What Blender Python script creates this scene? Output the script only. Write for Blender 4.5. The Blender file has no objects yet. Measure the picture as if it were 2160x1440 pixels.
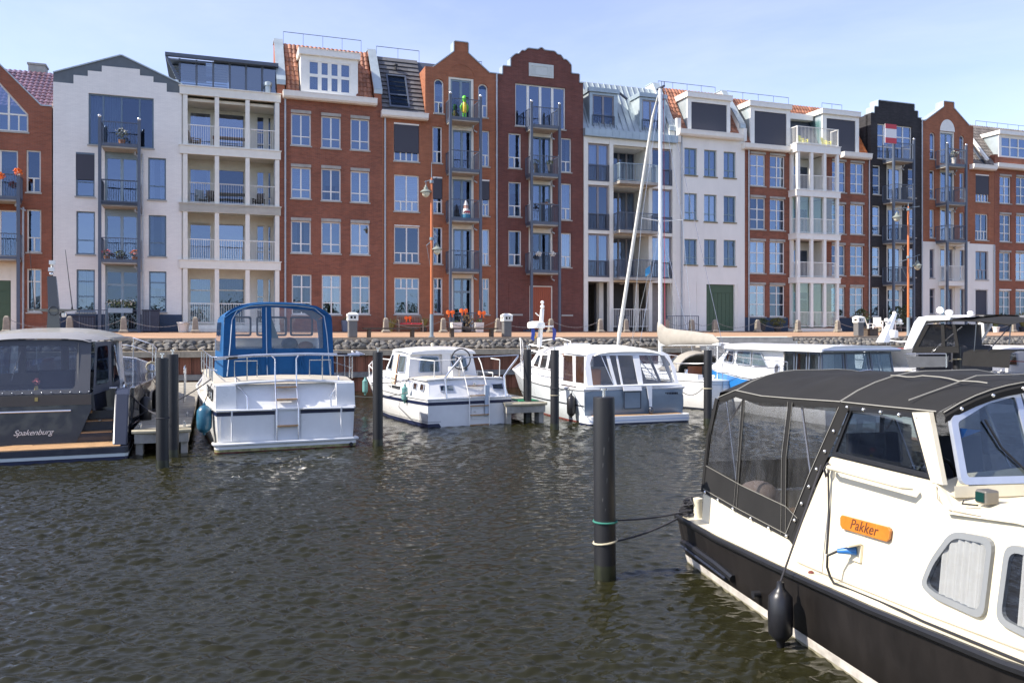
import bpy, bmesh, math, random
import numpy as np
from math import sin, cos, pi, radians, sqrt, atan2, tan
from mathutils import Vector, Matrix
random.seed(7)
rng = np.random.default_rng(5)
SC = bpy.context.scene
COL = SC.collection

# ------------------------------------------------------------------ camera
EYE = 2.7; FPX = 1770.0; PCX = 1080.0; PHY = 697.0
cd = bpy.data.cameras.new('camera'); cam = bpy.data.objects.new('camera', cd); COL.objects.link(cam)
cam.location = (0, 0, EYE); cam.rotation_euler = (pi/2, 0, 0)
cd.sensor_width = 36.0; cd.lens = 36.0*FPX/2160.0; cd.shift_y = (PHY-720.0)/2160.0
cd.clip_start = 0.1; cd.clip_end = 3000
SC.camera = cam
# ------------------------------------------------------------------ sky + sun + exposure
FA = atan2(1770, 4970)                       # heading of the terrace front
UX, UY = cos(FA), sin(FA)                    # along the terrace, to the right
NX, NY = sin(FA), -cos(FA)                   # out of the terrace, towards the water
SUN_A, SUN_E = radians(94), radians(42)
sdx = cos(SUN_A)*NX - sin(SUN_A)*UX; sdy = cos(SUN_A)*NY - sin(SUN_A)*UY
SDIR = Vector((sdx*cos(SUN_E), sdy*cos(SUN_E), sin(SUN_E)))
W = bpy.data.worlds.new('World'); SC.world = W; W.use_nodes = True
nt = W.node_tree; nt.nodes.clear()
wo = nt.nodes.new('ShaderNodeOutputWorld'); bg = nt.nodes.new('ShaderNodeBackground')
sky = nt.nodes.new('ShaderNodeTexSky'); sky.sky_type = 'NISHITA'; sky.sun_disc = False
sky.sun_elevation = SUN_E; sky.sun_rotation = atan2(sdx, sdy) % (2*pi)
sky.altitude = 0; sky.air_density = 0.8; sky.dust_density = 0.5; sky.ozone_density = 2.5
tc = nt.nodes.new('ShaderNodeTexCoord'); mp = nt.nodes.new('ShaderNodeMapping')
mp.inputs['Scale'].default_value = (1.0, 1.0, 3.2); mp.inputs['Rotation'].default_value = (0.15, 0.1, 0.4)
no = nt.nodes.new('ShaderNodeTexNoise'); no.inputs['Scale'].default_value = 1.7; no.inputs['Detail'].default_value = 9
no.inputs['Roughness'].default_value = 0.6; no.inputs['Distortion'].default_value = 0.5
rp = nt.nodes.new('ShaderNodeValToRGB'); rp.color_ramp.elements[0].position = 0.42; rp.color_ramp.elements[1].position = 0.85
rp.color_ramp.elements[0].color = (.10,.10,.10,1); rp.color_ramp.elements[1].color = (0.34, 0.34, 0.34, 1)
mx = nt.nodes.new('ShaderNodeMix'); mx.data_type = 'RGBA'; mx.inputs[7].default_value = (4.6, 4.7, 5.6, 1)
L = nt.links.new
L(tc.outputs['Generated'], mp.inputs['Vector']); L(mp.outputs['Vector'], no.inputs['Vector'])
L(no.outputs['Fac'], rp.inputs['Fac']); L(rp.outputs['Color'], mx.inputs[0])
L(sky.outputs['Color'], mx.inputs[6]); hs_ = nt.nodes.new('ShaderNodeHueSaturation'); hs_.inputs['Hue'].default_value = .513; hs_.inputs['Saturation'].default_value = .92; L(mx.outputs[2], hs_.inputs['Color']); L(hs_.outputs[0], bg.inputs['Color'])
bg.inputs['Strength'].default_value = 0.12
L(bg.outputs['Background'], wo.inputs['Surface'])
sl = bpy.data.lights.new('sun', 'SUN'); sl.energy = 3.4; sl.angle = radians(0.55); sl.color = (1.0, 0.93, 0.83)
sun = bpy.data.objects.new('sun', sl); COL.objects.link(sun)
sun.rotation_euler = SDIR.to_track_quat('Z', 'Y').to_euler()
vs = SC.view_settings; vs.view_transform = 'Standard'; vs.look = 'None'; vs.gamma = 1; vs.use_curve_mapping = False
vs.exposure = 1.33
try:
    SC.cycles.max_bounces = 8; SC.cycles.transparent_max_bounces = 14; SC.cycles.caustics_reflective = False; SC.cycles.caustics_refractive = False
except Exception: pass

# ------------------------------------------------------------------ materials
MT = {}
def M(name, col=(.5,.5,.5), rough=.6, metal=0.0, var=.12, scale=4.0, bump=0.0, bscale=40.0, spec=.5, coat=0.0, rnd=0.0, streak=0.0):
    if name in MT: return MT[name]
    m = bpy.data.materials.new(name); m.use_nodes = True; t = m.node_tree; n = t.nodes; l = t.links.new
    p = n['Principled BSDF']; p.inputs['Roughness'].default_value = rough; p.inputs['Metallic'].default_value = metal
    p.inputs['Specular IOR Level'].default_value = spec; p.inputs['Coat Weight'].default_value = coat
    tcn = n.new('ShaderNodeTexCoord')
    c0 = tuple(col)+(1,)
    cur = None
    if var > 0:
        ns = n.new('ShaderNodeTexNoise'); ns.inputs['Scale'].default_value = scale; ns.inputs['Detail'].default_value = 6; ns.inputs['Roughness'].default_value = .65
        if streak > 0:
            mpn = n.new('ShaderNodeMapping'); mpn.inputs['Scale'].default_value = (1, 1, streak); l(tcn.outputs['Object'], mpn.inputs['Vector']); l(mpn.outputs['Vector'], ns.inputs['Vector'])
        else: l(tcn.outputs['Object'], ns.inputs['Vector'])
        mr = n.new('ShaderNodeMapRange'); mr.inputs[1].default_value = .3; mr.inputs[2].default_value = .7
        mr.inputs[3].default_value = 1-var; mr.inputs[4].default_value = 1+var; l(ns.outputs['Fac'], mr.inputs[0])
        hv = n.new('ShaderNodeHueSaturation'); hv.inputs['Color'].default_value = c0; l(mr.outputs[0], hv.inputs['Value']); cur = hv
        rr = n.new('ShaderNodeMapRange'); rr.inputs[3].default_value = max(0, rough-.06); rr.inputs[4].default_value = min(1, rough+.08)
        l(ns.outputs['Fac'], rr.inputs[0]); l(rr.outputs[0], p.inputs['Roughness'])
    if rnd > 0:
        at = n.new('ShaderNodeAttribute'); at.attribute_name = 'rnd'
        mr2 = n.new('ShaderNodeMapRange'); mr2.inputs[3].default_value = 1-rnd; mr2.inputs[4].default_value = 1+rnd; l(at.outputs['Fac'], mr2.inputs[0])
        h2 = n.new('ShaderNodeHueSaturation'); l(mr2.outputs[0], h2.inputs['Value'])
        if cur: l(cur.outputs[0], h2.inputs['Color'])
        else: h2.inputs['Color'].default_value = c0
        cur = h2
    if cur: l(cur.outputs[0], p.inputs['Base Color'])
    else: p.inputs['Base Color'].default_value = c0
    if bump > 0:
        nb = n.new('ShaderNodeTexNoise'); nb.inputs['Scale'].default_value = bscale; nb.inputs['Detail'].default_value = 4; l(tcn.outputs['Object'], nb.inputs['Vector'])
        bp = n.new('ShaderNodeBump'); bp.inputs['Strength'].default_value = bump; bp.inputs['Distance'].default_value = .02
        l(nb.outputs['Fac'], bp.inputs['Height']); l(bp.outputs[0], p.inputs['Normal'])
    MT[name] = m; return m

def brick(name, c1, c2, mortar, var=.25, bump=.35, painted=False):
    if name in MT: return MT[name]
    m = bpy.data.materials.new(name); m.use_nodes = True; t = m.node_tree; n = t.nodes; l = t.links.new
    p = n['Principled BSDF']; p.inputs['Roughness'].default_value = .85; p.inputs['Specular IOR Level'].default_value = .25
    tcn = n.new('ShaderNodeTexCoord'); sx = n.new('ShaderNodeSeparateXYZ'); l(tcn.outputs['Object'], sx.inputs[0])
    ad = n.new('ShaderNodeMath'); l(sx.outputs['X'], ad.inputs[0]); l(sx.outputs['Y'], ad.inputs[1])
    cb = n.new('ShaderNodeCombineXYZ'); l(ad.outputs[0], cb.inputs['X']); l(sx.outputs['Z'], cb.inputs['Y'])
    b = n.new('ShaderNodeTexBrick'); b.inputs['Scale'].default_value = 1.0; b.inputs['Brick Width'].default_value = .22; b.inputs['Row Height'].default_value = .0625
    b.inputs['Mortar Size'].default_value = .006; b.inputs['Mortar Smooth'].default_value = .3; b.inputs['Bias'].default_value = -.1
    b.inputs['Color1'].default_value = c1+(1,); b.inputs['Color2'].default_value = c2+(1,); b.inputs['Mortar'].default_value = mortar+(1,)
    l(cb.outputs[0], b.inputs['Vector'])
    ns = n.new('ShaderNodeTexNoise'); ns.inputs['Scale'].default_value = .55; ns.inputs['Detail'].default_value = 8; ns.inputs['Roughness'].default_value = .7
    l(cb.outputs[0], ns.inputs['Vector'])
    # blotches a few bricks long
    mp2 = n.new('ShaderNodeMapping'); mp2.inputs['Scale'].default_value = (1.6, 7.0, 1); l(cb.outputs[0], mp2.inputs['Vector'])
    n2 = n.new('ShaderNodeTexNoise'); n2.inputs['Scale'].default_value = 1.0; n2.inputs['Detail'].default_value = 5; n2.inputs['Roughness'].default_value = .7; l(mp2.outputs[0], n2.inputs['Vector'])
    am = n.new('ShaderNodeMath'); am.operation = 'ADD'; l(ns.outputs['Fac'], am.inputs[0]); l(n2.outputs['Fac'], am.inputs[1])
    mr = n.new('ShaderNodeMapRange'); mr.inputs[1].default_value = .7; mr.inputs[2].default_value = 1.3; mr.inputs[3].default_value = 1-var; mr.inputs[4].default_value = 1+var
    mp3 = n.new('ShaderNodeMapping'); mp3.inputs['Scale'].default_value = (2.2, .16, 1); l(cb.outputs[0], mp3.inputs['Vector']); n3 = n.new('ShaderNodeTexNoise'); n3.inputs['Scale'].default_value = 1.0; n3.inputs['Detail'].default_value = 7; n3.inputs['Roughness'].default_value = .7; l(mp3.outputs[0], n3.inputs['Vector'])
    m3 = n.new('ShaderNodeMath'); m3.operation = 'MULTIPLY_ADD'; m3.inputs[1].default_value = .6; m3.inputs[2].default_value = -.3; l(n3.outputs['Fac'], m3.inputs[0]); a3 = n.new('ShaderNodeMath'); l(am.outputs[0], a3.inputs[0]); l(m3.outputs[0], a3.inputs[1]); am = a3
    l(am.outputs[0], mr.inputs[0])
    hv = n.new('ShaderNodeHueSaturation'); l(b.outputs['Color'], hv.inputs['Color']); l(mr.outputs[0], hv.inputs['Value']); l(hv.outputs[0], p.inputs['Base Color'])
    bp = n.new('ShaderNodeBump'); bp.inputs['Strength'].default_value = bump; bp.inputs['Distance'].default_value = .01; bp.invert = True
    l(b.outputs['Fac'], bp.inputs['Height']); l(bp.outputs[0], p.inputs['Normal'])
    MT[name] = m; return m

def glassy(name, tint=(.5,.55,.6), refl=.3, rough=.01, gcol=(1,1,1), ripple=0.0, haze=0.0):
    if name in MT: return MT[name]
    m = bpy.data.materials.new(name); m.use_nodes = True; t = m.node_tree; n = t.nodes; l = t.links.new
    n.clear(); o = n.new('ShaderNodeOutputMaterial'); tr = n.new('ShaderNodeBsdfTransparent'); gl = n.new('ShaderNodeBsdfGlossy')
    tr.inputs['Color'].default_value = tint+(1,); gl.inputs['Color'].default_value = gcol+(1,); gl.inputs['Roughness'].default_value = rough
    fr = n.new('ShaderNodeFresnel'); fr.inputs['IOR'].default_value = 1.5
    ad = n.new('ShaderNodeMath'); ad.operation = 'ADD'; ad.use_clamp = True; ad.inputs[1].default_value = refl; l(fr.outputs[0], ad.inputs[0])
    ge = n.new('ShaderNodeNewGeometry'); sb = n.new('ShaderNodeMath'); sb.operation = 'SUBTRACT'; sb.inputs[0].default_value = 1.0; l(ge.outputs['Backfacing'], sb.inputs[1])
    mu = n.new('ShaderNodeMath'); mu.operation = 'MULTIPLY'; l(ad.outputs[0], mu.inputs[0]); l(sb.outputs[0], mu.inputs[1]); ad = mu
    mix = n.new('ShaderNodeMixShader'); l(ad.outputs[0], mix.inputs[0]); l(tr.outputs[0], mix.inputs[1]); l(gl.outputs[0], mix.inputs[2]); l(mix.outputs[0], o.inputs['Surface'])
    if haze > 0:
        df = n.new('ShaderNodeBsdfDiffuse'); df.inputs['Color'].default_value = (.55,.55,.55,1); tc2 = n.new('ShaderNodeTexCoord'); mp2 = n.new('ShaderNodeMapping'); mp2.inputs['Scale'].default_value = (4,4,1.2); l(tc2.outputs['Object'], mp2.inputs[0])
        nz = n.new('ShaderNodeTexNoise'); nz.inputs['Scale'].default_value = .8; nz.inputs['Detail'].default_value = 5; nz.inputs['Roughness'].default_value = .75; l(mp2.outputs[0], nz.inputs['Vector']); rg = n.new('ShaderNodeMapRange'); rg.inputs[1].default_value = .38; rg.inputs[2].default_value = .8; rg.inputs[3].default_value = haze*.25; rg.inputs[4].default_value = haze; l(nz.outputs['Fac'], rg.inputs[0])
        m3 = n.new('ShaderNodeMixShader'); l(rg.outputs[0], m3.inputs[0]); l(mix.outputs[0], m3.inputs[1]); l(df.outputs[0], m3.inputs[2]); l(m3.outputs[0], o.inputs['Surface'])
    if ripple > 0:
        tcn = n.new('ShaderNodeTexCoord'); nb = n.new('ShaderNodeTexNoise'); nb.inputs['Scale'].default_value = 2.2; nb.inputs['Detail'].default_value = 2
        l(tcn.outputs['Object'], nb.inputs['Vector']); bp = n.new('ShaderNodeBump'); bp.inputs['Strength'].default_value = ripple; bp.inputs['Distance'].default_value = .05
        l(nb.outputs['Fac'], bp.inputs['Height']); l(bp.outputs[0], gl.inputs['Normal'])
    MT[name] = m; return m

# ------------------------------------------------------------------ mesh builder
class MB:
    def __init__(s): s.v = []; s.f = []; s.mi = []; s.rn = []; s.cm = 0; s.cr = .5; s.sm = []
    def face(s, pts, smooth=False):
        i = len(s.v); s.v += [tuple(p) for p in pts]; s._f(tuple(range(i, i+len(pts))), smooth); return s
    def _f(s, idx, smooth): s.f.append(idx); s.mi.append(s.cm); s.rn.append(s.cr); s.sm.append(smooth)
    def mat(s, k): s.cm = k; return s
    def box(s, x0, x1, y0, y1, z0, z1):
        i = len(s.v)
        s.v += [(x0,y0,z0),(x1,y0,z0),(x1,y1,z0),(x0,y1,z0),(x0,y0,z1),(x1,y0,z1),(x1,y1,z1),(x0,y1,z1)]
        for q in ((0,3,2,1),(4,5,6,7),(0,1,5,4),(1,2,6,5),(2,3,7,6),(3,0,4,7)): s._f(tuple(i+k for k in q), False)
        return s
    def prism(s, poly, a, b, axis='y'):
        """polygon in the two other axes, pushed from a to b along axis"""
        def mk(p, t):
            if axis == 'y': return (p[0], t, p[1])
            if axis == 'x': return (t, p[0], p[1])
            return (p[0], p[1], t)
        i = len(s.v); n = len(poly)
        s.v += [mk(p, a) for p in poly] + [mk(p, b) for p in poly]
        s._f(tuple(range(i, i+n)), False); s._f(tuple(range(i+2*n-1, i+n-1, -1)), False)
        for k in range(n):
            k2 = (k+1) % n; s._f((i+k, i+n+k, i+n+k2, i+k2), False)
        return s
    def slab(s, pts, off):
        """any flat polygon thickened by the vector off"""
        i = len(s.v); n = len(pts); o = Vector(off)
        s.v += [tuple(p) for p in pts] + [tuple(Vector(p)+o) for p in pts]
        s._f(tuple(range(i, i+n)), False); s._f(tuple(range(i+2*n-1, i+n-1, -1)), False)
        for k in range(n):
            k2 = (k+1) % n; s._f((i+k, i+n+k, i+n+k2, i+k2), False)
        return s
    def loft(s, secs, closed=False, cap=True, smooth=True):
        n = len(secs[0]); i = len(s.v)
        for q in secs: s.v += [tuple(p) for p in q]
        m = n if closed else n-1
        for a in range(len(secs)-1):
            for k in range(m):
                k2 = (k+1) % n
                s._f((i+a*n+k, i+a*n+k2, i+(a+1)*n+k2, i+(a+1)*n+k), smooth)
        if cap and closed:
            s._f(tuple(i+k for k in range(n-1, -1, -1)), False); e = i+(len(secs)-1)*n; s._f(tuple(e+k for k in range(n)), False)
        return s
    def tube(s, pts, r, n=6, closed=False):
        P = [Vector(p) for p in pts]; R = r if isinstance(r, (list, tuple)) else [r]*len(P)
        secs = []; up = None
        for k, p in enumerate(P):
            if closed: d = P[(k+1) % len(P)]-P[k-1]
            else: d = P[min(k+1, len(P)-1)]-P[max(k-1, 0)]
            if d.length < 1e-9: d = Vector((0,0,1))
            d.normalize()
            if up is None: up = Vector((0,0,1)) if abs(d.z) < .9 else Vector((1,0,0))
            a = up - d*up.dot(d)
            if a.length < 1e-4: a = d.orthogonal()
            a.normalize(); up = a; b = d.cross(a)
            secs.append([p + (a*cos(2*pi*(j+.5)/n) + b*sin(2*pi*(j+.5)/n))*R[k] for j in range(n)])
        if closed: secs.append(secs[0]); return s.loft(secs, True, False, n > 4)
        return s.loft(secs, True, True, n > 4)
    def bar(s, p, q, w): return s.tube([p, q], w*.7071, 4)
    def lathe(s, prof, n=16, o=(0,0,0)):
        secs = [[(o[0]+r*cos(2*pi*k/n), o[1]+r*sin(2*pi*k/n), o[2]+z) for k in range(n)] for r, z in prof]
        return s.loft(secs, True, True, True)
    def ball(s, o, r, n=8, sq=1.0):
        return s.lathe([(max(.001, r*sin(pi*k/n)), -r*sq*cos(pi*k/n)) for k in range(n+1)], n*2 if n < 8 else 16, o)
    def mesh(s, name, mats):
        me = bpy.data.meshes.new(name); me.from_pydata(s.v, [], s.f)
        for m in (mats if isinstance(mats, (list, tuple)) else [mats]): me.materials.append(m)
        me.polygons.foreach_set('material_index', s.mi); me.polygons.foreach_set('use_smooth', s.sm)
        a = me.attributes.new('rnd', 'FLOAT', 'FACE'); a.data.foreach_set('value', s.rn)
        me.update()
        if any(s.sm): me.set_sharp_from_angle(angle=radians(38))
        return me
    def build(s, name, mats, parent=None, loc=None, rot=0, stuff=False, bevel=0):
        ob = bpy.data.objects.new(name, s.mesh(name, mats)); COL.objects.link(ob)
        if parent is not None: ob.parent = parent
        if loc is not None: ob.location = loc
        if rot: ob.rotation_euler = (0, 0, rot)
        if stuff: ob['kind'] = 'stuff'
        if bevel:
            bv = ob.modifiers.new('bevel', 'BEVEL'); bv.width = bevel; bv.segments = 2; bv.limit_method = 'ANGLE'
        return ob

def tag(o, label, cat, group=None):
    o['label'] = label; o['category'] = cat
    if group: o['group'] = group
    return o
def thing(name, label, cat, loc=(0,0,0), rot=0, group=None):
    o = bpy.data.objects.new(name, None); COL.objects.link(o); o.location = loc; o.rotation_euler = (0,0,rot); o.empty_display_size = .2
    return tag(o, label, cat, group)
def structure(o): o['kind'] = 'structure'; return o
def dup(root, loc, label, rot=None, group=None):
    r = root.copy(); COL.objects.link(r); r.location = loc
    if rot is not None: r.rotation_euler = (0,0,rot)
    r['label'] = label
    if group: r['group'] = group
    for ch in list(root.children):
        c = ch.copy(); COL.objects.link(c); c.parent = r
        for g in ch.children:
            d = g.copy(); COL.objects.link(d); d.parent = c
    return r

def letters(txt, name, parent, mat, size, M4, extrude=.004, shear=0.0, spacing=1.0):
    cu = bpy.data.curves.new(name, 'FONT'); cu.body = txt; cu.size = size; cu.extrude = extrude; cu.shear = shear; cu.space_character = spacing
    cu.align_x = 'CENTER'; cu.align_y = 'CENTER'
    tmp = bpy.data.objects.new(name+'_tmp', cu); COL.objects.link(tmp)
    dg = bpy.context.evaluated_depsgraph_get(); me = bpy.data.meshes.new_from_object(tmp.evaluated_get(dg))
    bpy.data.objects.remove(tmp); me.materials.clear(); me.materials.append(mat)
    o = bpy.data.objects.new(name, me); COL.objects.link(o); o.parent = parent; o.matrix_local = M4
    return o

# ------------------------------------------------------------------ sight lines: photo point -> point on a known plane
ZM = [0, 0, 1.0]
def zoom(ox, oy, s): ZM[:] = [ox, oy, s]
def q(x, y): return ZM[0]+x/ZM[2], ZM[1]+y/ZM[2]
FY0 = 50.0
def fac(px, py, y=0.0):
    """point on the plane parallel to the terrace front, y metres behind it -> (along, height)"""
    a = (px-PCX)/FPX; t = (FY0*UX + y)/(UX - UY*a)
    return t*(UX*a + UY) - FY0*UY, EYE-(py-PHY)*t/FPX
def fworld(u, y, z): return (UX*u - UY*y, FY0 + UY*u + UX*y, z)
class Fr:
    """frame of a boat: x towards the bow, y to port, z up from the water"""
    def __init__(s, X, Y, ang): s.X, s.Y, s.ang, s.c, s.s = X, Y, ang, cos(ang), sin(ang)
    def ray(s, x, y):
        px, py = q(x, y); a = (px-PCX)/FPX; b = -(py-PHY)/FPX
        return (-s.X*s.c-s.Y*s.s, s.X*s.s-s.Y*s.c), (a*s.c+s.s, -a*s.s+s.c, b)
    def side(s, x, y, yl):
        c, d = s.ray(x, y); t = (yl-c[1])/d[1]; return (c[0]+t*d[0], EYE+t*d[2])
    def tr(s, x, y, xl):
        c, d = s.ray(x, y); t = (xl-c[0])/d[0]; return (c[1]+t*d[1], EYE+t*d[2])
    def hz(s, x, y, z):
        c, d = s.ray(x, y); t = (z-EYE)/d[2]; return (c[0]+t*d[0], c[1]+t*d[1])
    def world(s, x, y, z): return (s.X+x*s.c-y*s.s, s.Y+x*s.s+y*s.c, z)

# shared materials
m_cream = M('cream paint', (.80,.77,.68), .5, var=.05)
m_white = M('white paint', (.83,.81,.75), .5, var=.05)
m_bluegrey = M('blue grey paint', (.13,.19,.25), .45, var=.06)
m_steelblue = M('slate blue steel', (.085,.105,.145), .4, var=.1)
m_ltblue = M('pale blue grey paint', (.27,.35,.41), .45, var=.06)
m_conc = M('weathered concrete', (.38,.36,.32), .85, var=.2, scale=3, bump=.2)
m_sill = M('stone sill', (.42,.40,.36), .8, var=.15)
m_zinc = M('zinc sheet', (.42,.48,.50), .42, metal=.35, var=.14, scale=1.2)
m_pipe = M('zinc downpipe', (.42,.44,.46), .45, metal=.4, var=.12)
m_dark = M('dark grey screen cloth', (.062,.065,.085), .8, var=.04)
m_room = M('room plaster', (.33,.32,.30), .9, var=.05)
m_floor = M('room floor', (.25,.21,.17), .7, var=.1)
m_curt = M('curtain cloth', (.72,.71,.68), .9, var=.08)
m_blind = M('pleated blind', (.58,.64,.66), .9, var=.05)
m_pane = glassy('window glass', (.55,.60,.66), .19, .012, (.52,.68,1.0), ripple=.06)
m_panes = [m_pane, m_pane, glassy('dark window glass', (.48,.53,.58), .10, .012, (.50,.66,1.0), ripple=.07), glassy('bright window glass', (.60,.64,.68), .25, .012, (.58,.72,1.0), ripple=.06)]
m_teal = glassy('teal balcony glass', (.78,.88,.87), .08, .01, (.85,.97,1.0))
m_soot = glassy('smoked glass', (.42,.48,.54), .18, .012, (.7,.82,1.0))
m_vinyl = glassy('clear vinyl', (.88,.89,.90), .06, .05, ripple=.2)
m_bglass = glassy('boat window glass', (.66,.70,.72), .14, .015, (.85,.93,1.0))
m_steel = M('stainless steel', (.66,.66,.67), .22, metal=.9, var=.05)
m_black = M('black plastic', (.011,.011,.013), .45, var=.15)
# ------------------------------------------------------------------ ground, water, quay
QY = -8.5; ZQ = 2.37; ZF = 2.665            # quay edge (metres in front of the terrace), its height, height at the terrace
m_pave = brick('brick paving', (.44,.275,.175), (.37,.22,.14), (.30,.21,.145), .18, .2)
m_land = M('far ground', (.22,.19,.13), .95, var=.3, scale=.05)
m_kerb = M('quay kerb stone', (.40,.31,.22), .85, var=.2, scale=5, bump=.2)
def fsheet(name, mat, strips, u0=-70, u1=130, n=1):
    mb = MB()
    for (y0, z0), (y1, z1) in zip(strips[:-1], strips[1:]):
        mb.face([fworld(u0,y0,z0), fworld(u1,y0,z0), fworld(u1,y1,z1), fworld(u0,y1,z1)])
    return mb.build(name, mat)
structure(fsheet('ground', m_land, [(0.4, ZF-.02), (12, ZF-.02), (900, ZF-.02)], -900, 900))
pv = MB(); pv.face([(-45,QY+.3,ZQ+.006),(75,QY+.3,ZQ+.006),(75,.45,ZF),(-45,.45,ZF)])
pvo = pv.build('pavement', m_pave, None, (0,FY0,0), FA); structure(pvo)

# water: one sheet, rippled near the camera
def water_mesh():
    N, Mx = 1350, 560
    Y = 2.6*np.exp(np.linspace(0, math.log(44/2.6), N)); s = np.linspace(-1, 1, Mx)
    YY, SS = np.meshgrid(Y, s, indexing='ij'); XX = SS*(YY*.80+2.0)
    ZZ = np.zeros_like(XX)
    dY = np.gradient(Y)[:, None]
    th0 = radians(104)
    for k in range(72):
        lam = .075*math.exp(rng.random()*math.log(.30/.075)); th = th0+rng.normal(0, .50)
        amp = .0108*lam*(.6+.8*rng.random()); kk = 2*pi/lam; ph = rng.random()*2*pi
        fade = np.clip((lam/dY-2.0)/2.5, 0, 1)
        ar = kk*(XX*cos(th)+YY*sin(th)) + ph + .7*np.sin(1.1*XX*cos(k)+.9*YY*sin(k*2.1)+k)
        ZZ += fade*amp*np.sin(ar)
    env = .75+.35*np.sin(.35*XX+.6)*np.sin(.28*YY+1.1)
    crest = ZZ/np.sqrt((ZZ**2).mean()+1e-12); ZZ = ZZ*(1+.10*np.clip(crest,-2,2))*env
    edge = np.minimum(np.arange(N)[:,None], N-1-np.arange(N)[:,None]); edge = np.minimum(edge, np.minimum(np.arange(Mx), Mx-1-np.arange(Mx))[None,:])
    ZZ *= np.clip(edge/6, 0, 1)
    co = np.stack([XX, YY, ZZ], -1).reshape(-1, 3)
    idx = np.arange(N*Mx).reshape(N, Mx)
    qd = np.stack([idx[:-1,:-1], idx[:-1,1:], idx[1:,1:], idx[1:,:-1]], -1).reshape(-1, 4)
    # flat outer sheet, joined all round to the rippled part
    c = [idx[0,0], idx[0,-1], idx[-1,-1], idx[-1,0]]
    out = np.array([(-900,-900,0),(900,-900,0),(900,60,0),(-900,60,0)], float); o = len(co)
    co = np.concatenate([co, out]); 
    ring = np.array([(o,o+1,c[1],c[0]), (o+1,o+2,c[2],c[1]), (o+2,o+3,c[3],c[2]), (o+3,o,c[0],c[3])])
    qd = np.concatenate([qd, ring])
    me = bpy.data.meshes.new('water'); me.vertices.add(len(co)); me.vertices.foreach_set('co', co.ravel())
    me.loops.add(qd.size); me.loops.foreach_set('vertex_index', qd.ravel().astype(np.int32))
    me.polygons.add(len(qd)); me.polygons.foreach_set('loop_start', np.arange(0, qd.size, 4, dtype=np.int32))
    me.update(calc_edges=True); me.polygons.foreach_set('use_smooth', np.ones(len(qd), bool))
    return me
def water_mat():
    m = bpy.data.materials.new('harbour water'); m.use_nodes = True; t = m.node_tree; n = t.nodes; l = t.links.new
    p = n['Principled BSDF']; p.inputs['Base Color'].default_value = (.0155,.015,.0056,1); p.inputs['Roughness'].default_value = .015; p.inputs['IOR'].default_value = 1.333
    tcn = n.new('ShaderNodeTexCoord'); mp = n.new('ShaderNodeMapping'); mp.inputs['Rotation'].default_value = (0,0,.3); mp.inputs['Scale'].default_value = (7,16,1); l(tcn.outputs['Object'], mp.inputs[0])
    a = n.new('ShaderNodeTexNoise'); a.inputs['Scale'].default_value = 1.0; a.inputs['Detail'].default_value = 5; a.inputs['Roughness'].default_value = .55; a.inputs['Distortion'].default_value = .2; l(mp.outputs[0], a.inputs['Vector'])
    bp = n.new('ShaderNodeBump'); bp.inputs['Strength'].default_value = .22; bp.inputs['Distance'].default_value = .03; l(a.outputs['Fac'], bp.inputs['Height']); l(bp.outputs[0], p.inputs['Normal'])
    return m
wm = water_mesh(); wm.materials.append(water_mat())
wob = bpy.data.objects.new('water', wm); COL.objects.link(wob); structure(wob)

# ------------------------------------------------------------------ houses
def chain_eval(ch, z, up):
    """x of a chain [(x,z)...] rising in z; at a jump take the side above (up) or below"""
    if z <= ch[0][1]: 
        r = ch[0][0]
        if up:
            for x, zz in ch:
                if abs(zz-z) < 1e-6: r = x
        return r
    for (xa, za), (xb, zb) in zip(ch[:-1], ch[1:]):
        if abs(za-zb) < 1e-6: continue
        if za-1e-6 <= z <= zb+1e-6:
            if up and abs(z-zb) < 1e-6: continue
            if (not up) and abs(z-za) < 1e-6: continue
            return xa+(xb-xa)*(z-za)/(zb-za)
    return ch[-1][0]
def level(ch):
    ch = [list(c) for c in ch]
    for k in range(1, len(ch)):
        if abs(ch[k][1]-ch[k-1][1]) < .14 or ch[k][1] < ch[k-1][1]: ch[k][1] = ch[k-1][1]
    return [tuple(c) for c in ch]

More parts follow.
